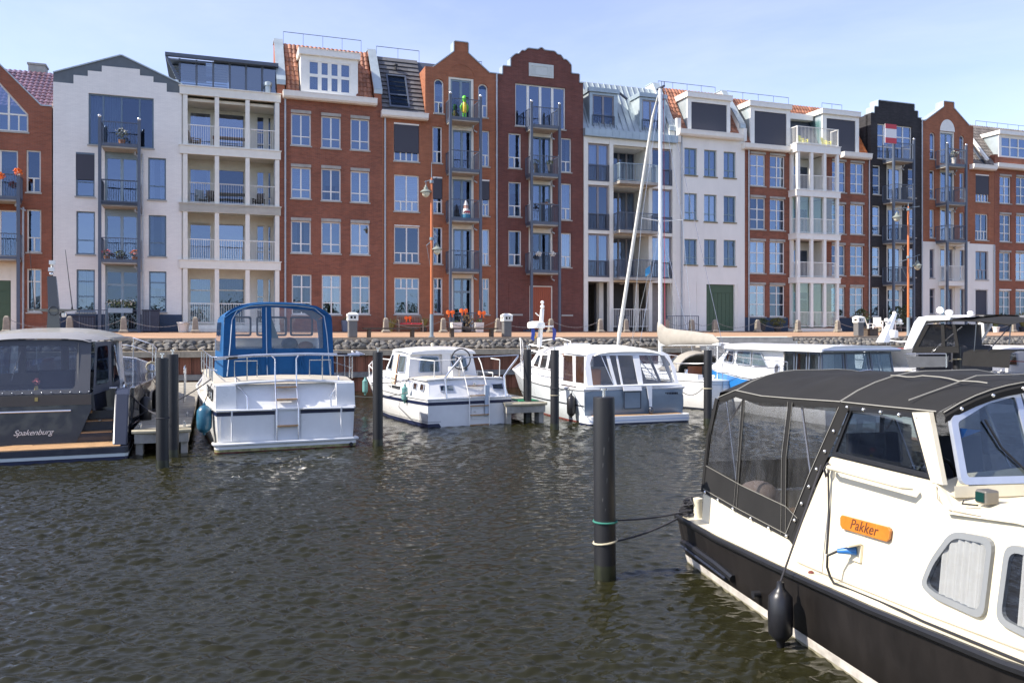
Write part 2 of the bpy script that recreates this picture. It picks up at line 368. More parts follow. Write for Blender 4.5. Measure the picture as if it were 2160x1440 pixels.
class House:
    def __init__(s, label, pl, pr, name='townhouse', depth=10.0):
        s.u0 = fac(pl, 600)[0]; s.w = fac(pr, 600)[0]-s.u0; s.zb = ZF-.01; s.depth = depth
        s.root = thing(name, label, 'house', fworld(s.u0, 0, s.zb), FA); s.holes = []
    def pt(s, x, y, d=0.0):
        u, z = fac(*q(x, y), d); return u-s.u0, z-s.zb
    def rect(s, x0, x1, yt, yb, d=0.0):
        xm = (x0+x1)/2; return s.pt(x0, yb, d)[0], s.pt(x1, yb, d)[0], s.pt(xm, yb, d)[1], s.pt(xm, yt, d)[1]
    def add(s, name, mb, mats, parent=None, **k): return mb.build(name, mats, parent or s.root, **k)
    # --- wall with openings
    def wall(s, name, left, right, holes, mat, y=0.0, th=.3, rev=.16, parent=None, mats=None):
        L_, R_ = level(left), level(right)
        top = max(L_[-1][1], R_[-1][1]); L_[-1] = (L_[-1][0], top); R_[-1] = (R_[-1][0], top)
        zs = sorted(set([round(p[1], 5) for p in L_+R_] + [round(p[1], 5) for h in holes for p in h[0]+h[1]]))
        mb = MB()
        L_ = [(x, round(z, 5)) for x, z in L_]; R_ = [(x, round(z, 5)) for x, z in R_]
        for z0, z1 in zip(zs[:-1], zs[1:]):
            if z1-z0 < 1e-5: continue
            a0, a1 = chain_eval(L_, z0, True), chain_eval(L_, z1, False); b0, b1 = chain_eval(R_, z0, True), chain_eval(R_, z1, False)
            if b0-a0 < 1e-4 and b1-a1 < 1e-4: continue
            segs = []
            for hl, hr in holes:
                if hl[0][1]-1e-6 <= z0 and hl[-1][1]+1e-6 >= z1:
                    segs.append((chain_eval(hl, z0, True), chain_eval(hl, z1, False), chain_eval(hr, z0, True), chain_eval(hr, z1, False)))
            segs.sort(); cur = (a0, a1)
            for h in segs:
                mb.face([(cur[0],y,z0),(h[0],y,z0),(h[1],y,z1),(cur[1],y,z1)])
                mb.face([(h[0],y,z0),(h[0],y+rev,z0),(h[1],y+rev,z1),(h[1],y,z1)]); mb.face([(h[2],y,z0),(h[3],y,z1),(h[3],y+rev,z1),(h[2],y+rev,z0)])
                cur = (h[2], h[3])
            mb.face([(cur[0],y,z0),(b0,y,z0),(b1,y,z1),(cur[1],y,z1)])
            if th:
                mb.face([(a0,y,z0),(a1,y,z1),(a1,y+th,z1),(a0,y+th,z0)]); mb.face([(b0,y,z0),(b0,y+th,z0),(b1,y+th,z1),(b1,y,z1)])
        for hl, hr in holes:
            z = hl[0][1]; mb.face([(hl[0][0],y,z),(hr[0][0],y,z),(hr[0][0],y+rev,z),(hl[0][0],y+rev,z)])
            z = hl[-1][1]; mb.face([(hl[-1][0],y,z),(hl[-1][0],y+rev,z),(hr[-1][0],y+rev,z),(hr[-1][0],y,z)])
        for ch in (L_, R_):
            for p, r in zip(ch[:-1], ch[1:]):
                if th and abs(p[1]-r[1]) < 1e-6 and abs(p[0]-r[0]) > 1e-4: mb.face([(p[0],y,p[1]),(r[0],y,p[1]),(r[0],y+th,p[1]),(p[0],y+th,p[1])])
        if th and abs(L_[-1][0]-R_[-1][0]) > 1e-4: mb.face([(L_[-1][0],y,top),(R_[-1][0],y,top),(R_[-1][0],y+th,top),(L_[-1][0],y+th,top)])
        return s.add(name, mb, mat, parent), L_, R_
    def coping(s, L_, R_, mat, y=0.0, th=.36, t=.055, out=.05, skip=1):
        mb = MB(); mid = [(a, b) for a, b in zip(L_[skip:-1], L_[skip+1:])] + [(L_[-1], R_[-1])] + [(b, a) for a, b in zip(R_[skip:-1], R_[skip+1:])]
        for p, r in mid:
            d = Vector((r[0]-p[0], r[1]-p[1]))
            if d.length < .01: continue
            d.normalize(); n = Vector((-d[1], d[0]))
            if n[1] < -.2: n = -n
            if abs(n[1]) < .2:
                n = Vector((-1 if p in L_ and r in L_ else 1, 0))
            mb.prism([(p[0],p[1]),(r[0],r[1]),(r[0]+n[0]*t,r[1]+n[1]*t),(p[0]+n[0]*t,p[1]+n[1]*t)], y-out, y+th)
        return s.add('coping', mb, mat)
    def shell(s, h, mat, floors, back=4.0):
        """sides, back and flat top behind the front, with the rooms' floors and back walls"""
        mb = MB(); w = s.w; D = s.depth
        mb.box(0, .2, .31, D, 0, h); mb.box(w-.2, w, .31, D, 0, h); mb.box(.2, w-.2, D-.2, D, 0, h); mb.box(.2, w-.2, .31, D-.2, h-.15, h)
        s.add('side_walls', mb, mat)
        mb = MB(); mb.box(.2, w-.2, back, back+.1, 0, h-.16); mb.cm = 1
        for z in floors: mb.box(.2, w-.2, .31, back-.01, z-.12, z)
        s.add('rooms', mb, [m_room, m_floor])
    # --- windows
    def win(s, x0, x1, yt, yb, rows, fm, d=0.0, rec=.10, sill=True, lintel=0, screen=0, curtain=None, blind=0, arch=0, holes=None, name='window', fw=.07, mw=.055, rd=True, frame_label=None, sillmat=None, local=None):
        X0, X1, Z0, Z1 = local or s.rect(x0, x1, yt, yb, d)
        holes = s.holes if holes is None else holes
        y0 = d+rec; y1 = y0+.07; mb = MB()
        w = X1-X0
        if arch:
            r = w/2; zs = Z1-r; n = 8; cx = (X0+X1)/2
            hl = [(X0,round(Z0,5)),(X0,round(zs,5))]+[(cx-r*cos(pi/2*k/n), round(zs+r*sin(pi/2*k/n),5)) for k in range(1, n+1)]
            hr = [(2*cx-x, z) for x, z in hl]
            if rd: holes.append((hl, hr))
            arc = [(cx-r*cos(pi*k/16), zs+r*sin(pi*k/16)) for k in range(17)]; ri = r-fw
            for k in range(16):
                a, b = arc[k], arc[k+1]; c = lambda t: (cx-ri*cos(pi*t/16), zs+ri*sin(pi*t/16))
                mb.prism([a, b, c(k+1), c(k)], y0, y1)
            Zt = zs
        else:
            if rd: holes.append(([(X0,round(Z0,5)),(X0,round(Z1,5))], [(X1,round(Z0,5)),(X1,round(Z1,5))]))
            Zt = Z1; mb.box(X0+fw, X1-fw, y0, y1, Z1-fw, Z1)
        mb.box(X0, X0+fw, y0, y1, Z0, Zt); mb.box(X1-fw, X1, y0, y1, Z0, Zt); mb.box(X0+fw, X1-fw, y0, y1, Z0, Z0+fw)
        cells = []; zc = Z0+fw; H_ = (Zt if not arch else Zt)-(0 if arch else fw)-zc
        tot = sum(r[0] for r in rows)
        for i, rw in enumerate(rows):
            z1 = zc+H_*rw[0]/tot; last = i == len(rows)-1
            zt = z1 if last else z1-mw/2; zb = zc if i == 0 else zc+mw/2
            if not last: mb.box(X0+fw, X1-fw, y0-.004, y1, z1-mw/2, z1+mw/2)
            cs = rw[1] if isinstance(rw[1], (list, tuple)) else [1]*rw[1]
            tw = sum(cs); xa = X0+fw; W_ = X1-X0-2*fw
            for j, cw in enumerate(cs):
                xb = xa+W_*cw/tw
                if j < len(cs)-1: mb.box(xb-mw*.65, xb+mw*.65, y0-.003, y1, zb, zt)
                xl = xa if j == 0 else xa+mw*.65; xr = xb if j == len(cs)-1 else xb-mw*.65
                cells.append((xl, xr, zb, zt + (0 if not (arch and last) else 0)))
                xa = xb
            zc = z1
        fr = s.add(name, mb, fm)
        if frame_label: fr['label'] = frame_label
        gm = random.choice(m_panes)
        for c in cells:
            p = MB().box(c[0], c[1], y0+.03, y0+.042, c[2], c[3]); s.add('pane', p, gm, fr)
        if arch:
            p = MB(); p.prism([(cx-(r-fw)*cos(pi*k/16), zs+(r-fw)*sin(pi*k/16)) for k in range(17)], y0+.03, y0+.042); s.add('pane', p, m_pane, fr)
        if sill:
            s.add('sill', MB().box(X0-.05, X1+.05, d-.06, d+rec, Z0-.075, Z0-.001), sillmat or m_sill, fr)
        if lintel:
            s.add('lintel', MB().box(X0-.005, X1+.005, d-.05, d+rec-.01, Z1+.002, Z1+lintel), m_conc if lintel > .1 else m_white, fr)
        if screen:
            sm = MB().box(X0+.02, X1-.02, d+.02, d+.03, Z1-(Z1-Z0)*screen, Z1-.06); sm.cm = 1; sm.box(X0+.005, X1-.005, d+.004, d+.075, Z1-.09, Z1-.004)
            s.add('roller_screen', sm, [m_dark, fm], fr)
        if curtain is None:
            curtain = random.choice([0, 0, .22, .3, .45])
            if not blind and not screen and random.random() < .2: blind = random.uniform(.18,.5)
        if curtain and not screen:
            for sd in ((0, 1) if curtain < .5 else (0,)):
                cw = (X1-X0)*curtain; xs = X0+.03 if sd == 0 else X1-.03-cw
                nn = max(6, int(cw/.035)); pts = [(xs+cw*k/nn, y0+.22+.03*sin(k*1.9)) for k in range(nn+1)]
                cm = MB().loft([[(x, y, Z0+.05) for x, y in pts], [(x, y, Z1-.04) for x, y in pts]]); s.add('curtain', cm, m_curt, fr)
        if blind:
            bm = MB(); zt = Z1-.05; hh = (Z1-Z0)*blind; n = max(4, int(hh/.05))
            prof = [(y0+.10+(.02 if k % 2 else 0), zt-hh*k/n) for k in range(n+1)]
            bm.loft([[(X0+.06, y, z) for y, z in prof], [(X1-.06, y, z) for y, z in prof]], smooth=False); s.add('blind', bm, m_blind, fr)
        return fr
    def railing(s, pts, z, h, mat, parent=None, sp=.11, r=.011, name='railing', n=4, top=.022):
        """rail on the polyline pts (x,y) standing at height z"""
        mb = MB(); bal = MB()
        for p in pts: mb.bar((p[0],p[1],z+.02), (p[0],p[1],z+h), top*2)
        for a, b in zip(pts[:-1], pts[1:]):
            a, b = Vector(a), Vector(b); ln = (b-a).length; k = max(1, int(ln/sp))
            mb.bar((a.x,a.y,z+h), (b.x,b.y,z+h), top*2); mb.bar((a.x,a.y,z+.07), (b.x,b.y,z+.07), top*1.5)
            for j in range(k+1):
                p = a.lerp(b, j/k); bal.tube([(p.x,p.y,z+.07),(p.x,p.y,z+h)], r, n)
        o = s.add(name, mb, mat, parent); s.add('balusters', bal, mat, o if not parent else parent, stuff=True); return o
    def steel_balconies(s, xl, xr, ytops, slabs, dep=1.15, h=1.12, mat=None, floor_h=.16):
        mat = mat or m_steelblue
        a = s.pt(xl, slabs[-1][0], -dep)[0]; b = s.pt(xr, slabs[-1][0], -dep)[0]
        for x, yt in ((a, ytops[0]), (b, ytops[1])):
            zt = s.pt(xl if x == a else xr, yt, -dep)[1]
            p = s.add('balcony_post', MB().box(x-.07, x+.07, -dep-.07, -dep+.07, -.05, zt), mat)
            s.add('finial', MB().ball((x, -dep, zt+.08), .09, 8), m_steel, p)
        out = []
        for yt, yb in slabs:
            z1 = s.pt((xl+xr)/2, yt, -dep)[1]; z0 = z1-floor_h-.03
            mb = MB().box(a+.09, b-.09, -dep-.02, -.005, z0, z1-.05); mb.cm = 1; mb.box(a+.075, b-.075, -dep-.05, -dep-.021, z1-.12, z1+.01)
            mb.box(a+.06, a+.089, -dep+.08, -.01, z1-.12, z1+.01); mb.box(b-.089, b-.06, -dep+.08, -.01, z1-.12, z1+.01)
            bo = s.add('balcony', mb, [m_conc, mat])
            s.railing([(a+.05, -.04), (a+.05, -dep-.02), (b-.05, -dep-.02), (b-.05, -.04)], z1-.03, h, mat, bo)
            s.add('drain_pipe', MB().tube([(b-.25,-.5,z0), (b-.25,-.5,z0-.12), (b-.1,-.12,z0-.22), (b+.12,-.07,z0-.3)], .045, 8), m_pipe, bo)
            out.append((a, b, -dep, z1))
        return out
    def pipe(s, x, ytop, ybot=None, d=-.07, r=.05, parent=None):
        X, Zt = s.pt(x, ytop); mb = MB().tube([(X,d,.02),(X,d,Zt)], r, 8)
        z = 1.6
        while z < Zt: mb.tube([(X,d,z-.03),(X,d,z+.03)], r+.014, 8); z += 2.2
        return s.add('downpipe', mb, m_pipe)
    def cornice(s, x0, x1, yt, yb, mat, dep=.45, d=0.0, name='cornice', z_end=None):
        """box gutter along the front; yt, yb at its left end"""
        X0, Z1 = s.pt(x0, yt, -dep+.05); X1 = s.pt(x1, yt, -dep+.05)[0]; Z0 = s.pt(x0, yb, -dep+.05)[1]
        mb = MB().prism([(-dep, Z1), (-dep+.03, Z0+(Z1-Z0)*.30), (-dep+.12, Z0), (d+.05, Z0), (d+.05, Z1)], X0, X1, 'x')
        mb.box(X0-.01, X1+.01, -dep-.02, d+.02, Z1+.001, Z1+.045)
        n = max(1, round((X1-X0)/2.2))
        return s.add(name, mb, mat), X0, X1, Z0, Z1
    def tiles(s, x0, x1, yb, zb, yt, zt, mat, cw=.235, name='roof_tiles', holes=(), rh=.34):
        mb = MB(); n = max(1, int(round((x1-x0)/cw))); cw = (x1-x0)/n
        sl = sqrt((yt-yb)**2+(zt-zb)**2); R_ = max(1, int(round(sl/rh))); dy, dz = (yt-yb)/sl, (zt-zb)/sl; ny, nz = -dz, dy
        K = 6; rh = sl/R_
        prof = [0, .55, .95, 1.0, .75, .2]
        for r in range(R_):
            for c in range(n):
                xa = x0+c*cw; t0 = r*rh; xc = xa+cw/2; tc_ = t0+rh/2
                if any(h[0] < xc < h[1] and h[2] < zb+dz*tc_ < h[3] for h in holes): continue
                mb.cr = random.random(); row0 = []; row1 = []; row2 = []
                for k in range(K+1):
                    x = xa+cw*k/K; hgt = .05*prof[k % K]
                    for lst, t, o in ((row0, t0-.04, .045), (row1, t0+rh, .012), (row2, t0-.04, .01)):
                        oo = hgt+o; lst.append((x, yb+dy*t+ny*oo, zb+dz*t+nz*oo))
                mb.loft([row2, row0, row1])
        return s.add(name, mb, mat, stuff=True)
    def roof_bed(s, x0, x1, yb, zb, yt, zt, mat, back=None, name='roof'):
        mb = MB(); mb.prism([(yb, zb), (yt, zt), (back or s.depth, zt), (back or s.depth, zb)], x0, x1, 'x'); return s.add(name, mb, mat)
    def firewall(s, x0, x1, zlow, yt, zt, bm, back=3.2, copm=None):
        """party wall standing above the roof slope, with a sloping zinc coping"""
        zl = zlow
        mb = MB().prism([(.001, zl-.8), (.001, zl), (yt, zt), (back, zt), (back, zl-.8)], x0+.015, x1-.015, 'x')
        p = s.add('party_wall', mb, bm)
        c = MB(); t = .07
        d = Vector((yt, zt-zl)).normalized(); n = Vector((-d[1], d[0]))
        c.slab([(x0-.03, 0+n[0]*.01, zl+n[1]*.01), (x1+.03, n[0]*.01, zl+n[1]*.01), (x1+.03, yt+n[0]*.01, zt+n[1]*.01), (x0-.03, yt+n[0]*.01, zt+n[1]*.01)], (0, n[0]*t, n[1]*t))
        c.box(x0-.03, x1+.03, yt+.06, back, zt+.01, zt+.08); c.box(x0-.02, x1+.02, -.09, .05, zl-.22, zl+.03)
        s.add('zinc_coping', c, copm or m_zinc, p); return p
    def ridge_rail(s, x0, x1, y, z, h=.42):
        mb = MB().bar((x0,y,z+h), (x1,y,z+h), .028); n = max(2, int((x1-x0)/1.1))
        for k in range(n+1):
            x = x0+(x1-x0)*k/n; mb.bar((x,y,z), (x,y,z+h), .018)
        return s.add('safety_rail', mb, m_steelblue)

def cross_rows(t=.27, n=2): return [(t, n), (1-t, n)]
A1 = (0,60,3.4839); A2 = (0,380,3.4839); A3 = (560,60,4.32); A4 = (560,390,4.32)
A5 = (1020,80,4.692); A6 = (1020,400,4.692); B1 = (1400,160,5.3925); B2 = (1400,440,5.3925)
B3 = (1780,190,5.684); B4 = (1780,450,5.684)
bk_red = brick('red brown brick', (.29,.098,.056), (.215,.074,.048), (.25,.17,.13), .26)
bk_orange = brick('orange red brick', (.37,.13,.062), (.31,.108,.056), (.27,.18,.135), .22)
bk_mid = brick('warm red brick', (.32,.106,.058), (.25,.087,.053), (.25,.165,.125), .22)
bk_plum = brick('dark plum brick', (.19,.068,.052), (.142,.055,.046), (.16,.11,.10), .22)
bk_black = brick('black brick', (.050,.047,.05), (.034,.033,.037), (.045,.045,.048), .28)
bk_white = brick('white painted brick', (.87,.835,.775), (.83,.795,.74), (.77,.74,.69), .05, .25)
bk_navy = brick('navy painted plinth', (.06,.085,.13), (.055,.078,.12), (.05,.07,.11), .15)
m_plast = M('white plaster', (.83,.80,.735), .85, var=.07, scale=.8, bump=.05, streak=.3)
m_slategrey = M('slate grey boarding', (.115,.135,.15), .6, var=.1)
t_orange = M('terracotta pantile', (.33,.14,.08), .6, var=.25, scale=2, rnd=.32)
t_orange2 = M('bright orange pantile', (.62,.19,.05), .55, var=.15, scale=2, rnd=.2)
t_plum = M('glazed plum pantile', (.17,.095,.12), .22, var=.2, scale=2, rnd=.25, coat=.6)
t_grey = M('grey brown pantile', (.15,.13,.115), .5, var=.2, scale=2, rnd=.3)
t_slate = M('flat slate tile', (.13,.128,.132), .55, var=.12, rnd=.16)
m_reddoor = M('rust red door', (.36,.085,.035), .5, var=.1, streak=.2)
m_green = M('dark green door', (.055,.10,.055), .5, var=.1)
m_seam = M('blue zinc cladding', (.34,.41,.45), .42, metal=.4, var=.12, scale=1.5)
m_greydoor = M('blue grey door leaf', (.20,.27,.33), .45, var=.05)
m_plinth = M('dark base joint', (.07,.085,.12), .7, var=.1)
DT = [(1, 2)]

# ---------- brick house at the left edge, gable towards the water
def house_left():
    h = House('red brick gabled house cut by the left edge, plum tiled roof behind', -172, 109.5)
    F = [0, 3.4, 6.3, 9.3]
    zoom(*A1)
    def xm(px): return s_x(px)
    px = lambda X, Y: h.pt(X*3.4839, (Y-60)*3.4839)
    # pointed top window as two arms round a mullion
    cx = px(-25, 200)[0]
    xr = h.pt(208, 700)[0]; zt = h.pt(0, 445)[1]+.9; zs = h.pt(208, 632)[1]; z0 = h.pt(105, 757)[1]; xl = 2*cx-xr
    hl = [(xl,round(z0,5)),(xl,round(zs,5)),(cx,round(zt,5))]; hr = [(xr,round(z0,5)),(xr,round(zs,5)),(cx,round(zt,5))]; h.holes.append((hl, hr))
    mb = MB(); y0, y1, f = .1, .17, .08
    mb.box(xl,xl+f,y0,y1,z0,zs); mb.box(xr-f,xr,y0,y1,z0,zs); mb.box(xl+f,xr-f,y0,y1,z0,z0+f)
    for a in (xl, xr):
        sg = 1 if a == xl else -1; mb.prism([(a, zs),(cx, zt),(cx, zt-.12),(a+sg*.0, zs-.12)], y0, y1)
    zr = z0+.85; mb.box(xl+f,xr-f,y0-.004,y1,zr-.04,zr+.04)
    for k in (.25,.5,.75):
        x = xl+(xr-xl)*k; tt = zt if k == .5 else (zs+zt)/2; mb.box(x-.045,x+.045,y0-.002,y1,z0+f,tt-.1)
    for k in (.125,.375,.625,.875):
        x = xl+(xr-xl)*k; mb.box(x-.03,x+.03,y0-.003,y1,z0+f,zr-.04)
    fr = h.add('window', mb, m_cream)
    h.add('pane', MB().prism([(xl+.03,z0+.03),(xr-.03,z0+.03),(xr-.03,zs),(cx,zt-.03),(xl+.03,zs)], .13, .142), m_pane, fr)
    h.add('sill', MB().box(xl-.05,xr+.05,-.06,.1,z0-.08,z0-.001), m_sill, fr)
    NR = [(.33,2),(.67,1)]
    h.win(193,300,895,1205,NR,m_cream); zoom(*A2); h.win(197,303,215,530,NR,m_cream)
    h.win(197,305,650,970,[(.72,2),(.28,2)],m_cream,curtain=.98)
    zoom(*A1); h.win(-250,132,885,1240,[(.999,3)],m_cream,sill=False); zoom(*A2); h.win(-250,128,215,560,[(.999,3)],m_cream,sill=False)
    # garage doors under a cream panel
    X0, X1, Z0, Z1 = h.rect(-260,128,596,1085)
    h.holes.append(([(X0,.02),(X0,round(Z1,5))],[(X1,.02),(X1,round(Z1,5))]))
    zp = h.pt(0, 735)[1]; fr = MB().box(X0,X1,.08,.16,zp,Z1).box(X1-.3,X1,.08,.16,.02,zp).box(X0,X0+.3,.08,.16,.02,zp)
    for k in range(5): fr.box(X1-.36-k*.55,X1-.33-k*.55,.06,.08,zp+.1,Z1-.1)
    g = h.add('garage_front', fr, m_cream)
    gd = MB().box(X0+.3,X1-.3,.12,.17,.03,zp-.01)
    for k in range(4): gd.box(X0+.35,X1-.35,.10,.12,.15+k*.62,.70+k*.62)
    h.add('garage_door', gd, m_green, g)
    lft = [(0,0)]; zoom(*A1)
    r = h.pt(300,572); r2 = h.pt(380,576); ap = px(-25, 113)
    right = [(r2[0],0),(r2[0],r2[1]),(r[0],r[1]),(ap[0],ap[1])]; left = [(2*ap[0]-x, z) for x, z in right]; left[0] = (left[1][0],0)
    w, L_, R_ = h.wall('wall', left, right, h.holes, bk_mid); h.coping(L_, R_, m_zinc)
    h.shell(r[1]-.3, bk_mid, F)
    # roof parallel to the street
    zt = h.pt(200, 318, 3.4)[1]; zb = r[1]-.05
    h.roof_bed(.2, h.w-.02, .35, zb-.05, 3.4, zt-.03, m_plinth); h.tiles(.2, h.w-.02, .35, zb, 3.4, zt, t_plum)
    h.add('chimney', MB().box(h.w-1.7,h.w-.9,3.6,4.4,zt-.3,zt+.45).box(h.w-1.75,h.w-.85,3.55,4.45,zt+.45,zt+.55), m_sill)
    zoom(*A1); sl1 = h.pt(60,1232,-1.15)[1]; zoom(*A2); sl2 = h.pt(60,560,-1.15)[1]
    zoom(*A2); h.pipe(172, 200)
    zoom(*A1); h.steel_balconies(-370,135,(1085,1085),[(1230,1262)])
    # second slab on the same posts
    zoom(*A2)
    a = h.pt(-370,560,-1.15)[0]; b = h.pt(135,560,-1.15)[0]; z1 = sl2
    mb = MB().box(a+.09,b-.09,-1.17,-.005,z1-.19,z1-.05); mb.cm = 1; mb.box(a+.075,b-.075,-1.2,-1.171,z1-.12,z1+.01)
    bo = h.add('balcony', mb, [m_conc, m_steelblue]); h.railing([(a+.05,-.04),(a+.05,-1.17),(b-.05,-1.17),(b-.05,-.04)], z1-.03, 1.12, m_steelblue, bo)
    return h
HL = house_left()

# ---------- white painted house with a stepped panel on a slate gable
def house_white():
    h = House('white painted brick house with stepped top on a slate grey gable', 112, 383.5); zoom(*A1)
    fm = m_bluegrey
    h.win(650,1130,495,868,[(1,[.95,1.35,1.35,.95])],fm,curtain=.5,fw=.08)
    W2 = [(.32,1),(.68,1)]
    h.win(557,695,912,1235,W2,fm,screen=.62); h.win(1088,1220,952,1260,W2,fm,curtain=.3)
    zoom(*A2)
    h.win(560,698,230,545,W2,fm); h.win(1092,1222,258,560,W2,fm,curtain=.25)
    G = [(.36,1),(.38,1),(.26,1)]
    h.win(562,697,657,968,G,fm,curtain=.45); h.win(1095,1223,670,968,G,fm)
    # french doors with a panel above each
    for z, yt, ym, yb in ((A1,905,943,1285),(A2,205,250,598)):
        zoom(*z); X0,X1,Z0,Z1 = h.rect(770,1018,yt,yb); zm = h.pt(894,ym)[1]
        h.holes.append(([(X0,round(Z0,5)),(X0,round(Z1,5))],[(X1,round(Z0,5)),(X1,round(Z1,5))]))
        h.add('panel', MB().box(X0,X1,.08,.16,zm+.002,Z1), m_ltblue)
        h.win(770,1018,ym,yb,DT,m_ltblue,sill=False,rd=False,fw=.11,mw=.11,curtain=0)
    zoom(*A2); X0,X1,Z0,Z1 = h.rect(773,1022,625,1085); zm = h.pt(894,662)[1]
    h.holes.append(([(X0,.01),(X0,round(Z1,5))],[(X1,.01),(X1,round(Z1,5))]))
    h.add('panel', MB().box(X0,X1,.08,.16,zm+.002,Z1), m_ltblue)
    h.win(773,1022,662,1085,[(.78,2),(.22,2)],m_ltblue,sill=False,rd=False,fw=.1,mw=.1,curtain=0,local=(X0,X1,.02,zm))
    # slate gable behind, white stepped skin in front of it
    zoom(*A1)
    l0, ap, r0 = h.pt(400,330), h.pt(890,198), h.pt(1335,408); ze = (l0[1]+r0[1])/2
    zst = [(h.pt(a,y)[1]) for a, y in ((470,402),(592,347),(697,313))]; zst2 = [(h.pt(a,y)[1]) for a, y in ((1280,470),(1176,400),(1078,352))]
    zz = [(a+b)/2 for a, b in zip(zst, zst2)]; ztop = (h.pt(748,276)[1]+h.pt(1028,300)[1])/2
    xs = [h.pt(x,350)[0] for x in (540,645,748)]; xt = [h.pt(x,380)[0] for x in (1225,1127,1028)]
    left = [(.0,0),(.0,zz[0]),(xs[0],zz[0]),(xs[0],zz[1]),(xs[1],zz[1]),(xs[1],zz[2]),(xs[2],zz[2]),(xs[2],ztop)]
    right = [(h.w,0),(h.w,zz[0]),(xt[0],zz[0]),(xt[0],zz[1]),(xt[1],zz[1]),(xt[1],zz[2]),(xt[2],zz[2]),(xt[2],ztop)]
    h.wall('wall', left, right, h.holes, bk_white, th=.05, rev=.16)
    lg = [(.0,zz[0]-.4),(.0,ze),(ap[0],ap[1])]; rg = [(h.w,zz[0]-.4),(h.w,ze),(ap[0],ap[1])]
    w, L_, R_ = h.wall('slate_gable', lg, rg, [], m_slategrey, y=.055, th=.25); h.coping(L_, R_, m_zinc, y=.05, th=.34, t=.06)
    # boards of the slate gable: shallow courses
    h.shell(ze, bk_white, [0,3.35,6.35,9.5])
    h.roof_bed(0,h.w,.31,ze-.1,3.5,ap[1]-.25,m_slategrey)
    zoom(*A2); zp = h.pt(900,985)[1]
    pl = MB(); xa = X0; h.add('plinth', pl.box(-.012,xa-.01,-.03,-.001,-.02,zp), bk_navy); h.add('plinth', MB().box(X1+.01,h.w+.01,-.03,-.001,-.02,zp), bk_navy)
    zoom(*A1); h.pipe(1048, 925)
    P = h.steel_balconies(733,1022,(655,680),[(852,880),(1277,1310)])
    zoom(*A2)
    for yt in (165, 587):
        a, b = P[0][0], P[0][1]; z1 = h.pt(880,yt,-1.15)[1]
        mb = MB().box(a+.09,b-.09,-1.17,-.005,z1-.19,z1-.05); mb.cm = 1; mb.box(a+.075,b-.075,-1.2,-1.171,z1-.12,z1+.01)
        bo = h.add('balcony', mb, [m_conc, m_steelblue]); h.railing([(a+.05,-.04),(a+.05,-1.17),(b-.05,-1.17),(b-.05,-.04)], z1-.03, 1.12, m_steelblue, bo)
        h.add('drain_pipe', MB().tube([(b-.25,-.5,z1-.19),(b-.25,-.5,z1-.3),(b-.1,-.12,z1-.4),(b+.12,-.07,z1-.5)], .045, 8), m_pipe, bo)
        P.append((a,b,-1.15,z1))
    # ground terrace rail
    h.railing([(P[0][0]-.9,-1.2),(P[0][0]+.4,-1.2)], 0, 1.05, m_steelblue)
    h.railing([(P[0][1]-.6,-1.2),(P[0][1]+.5,-1.2)], 0, 1.05, m_steelblue)
    h.P = P; return h
HW = house_white()

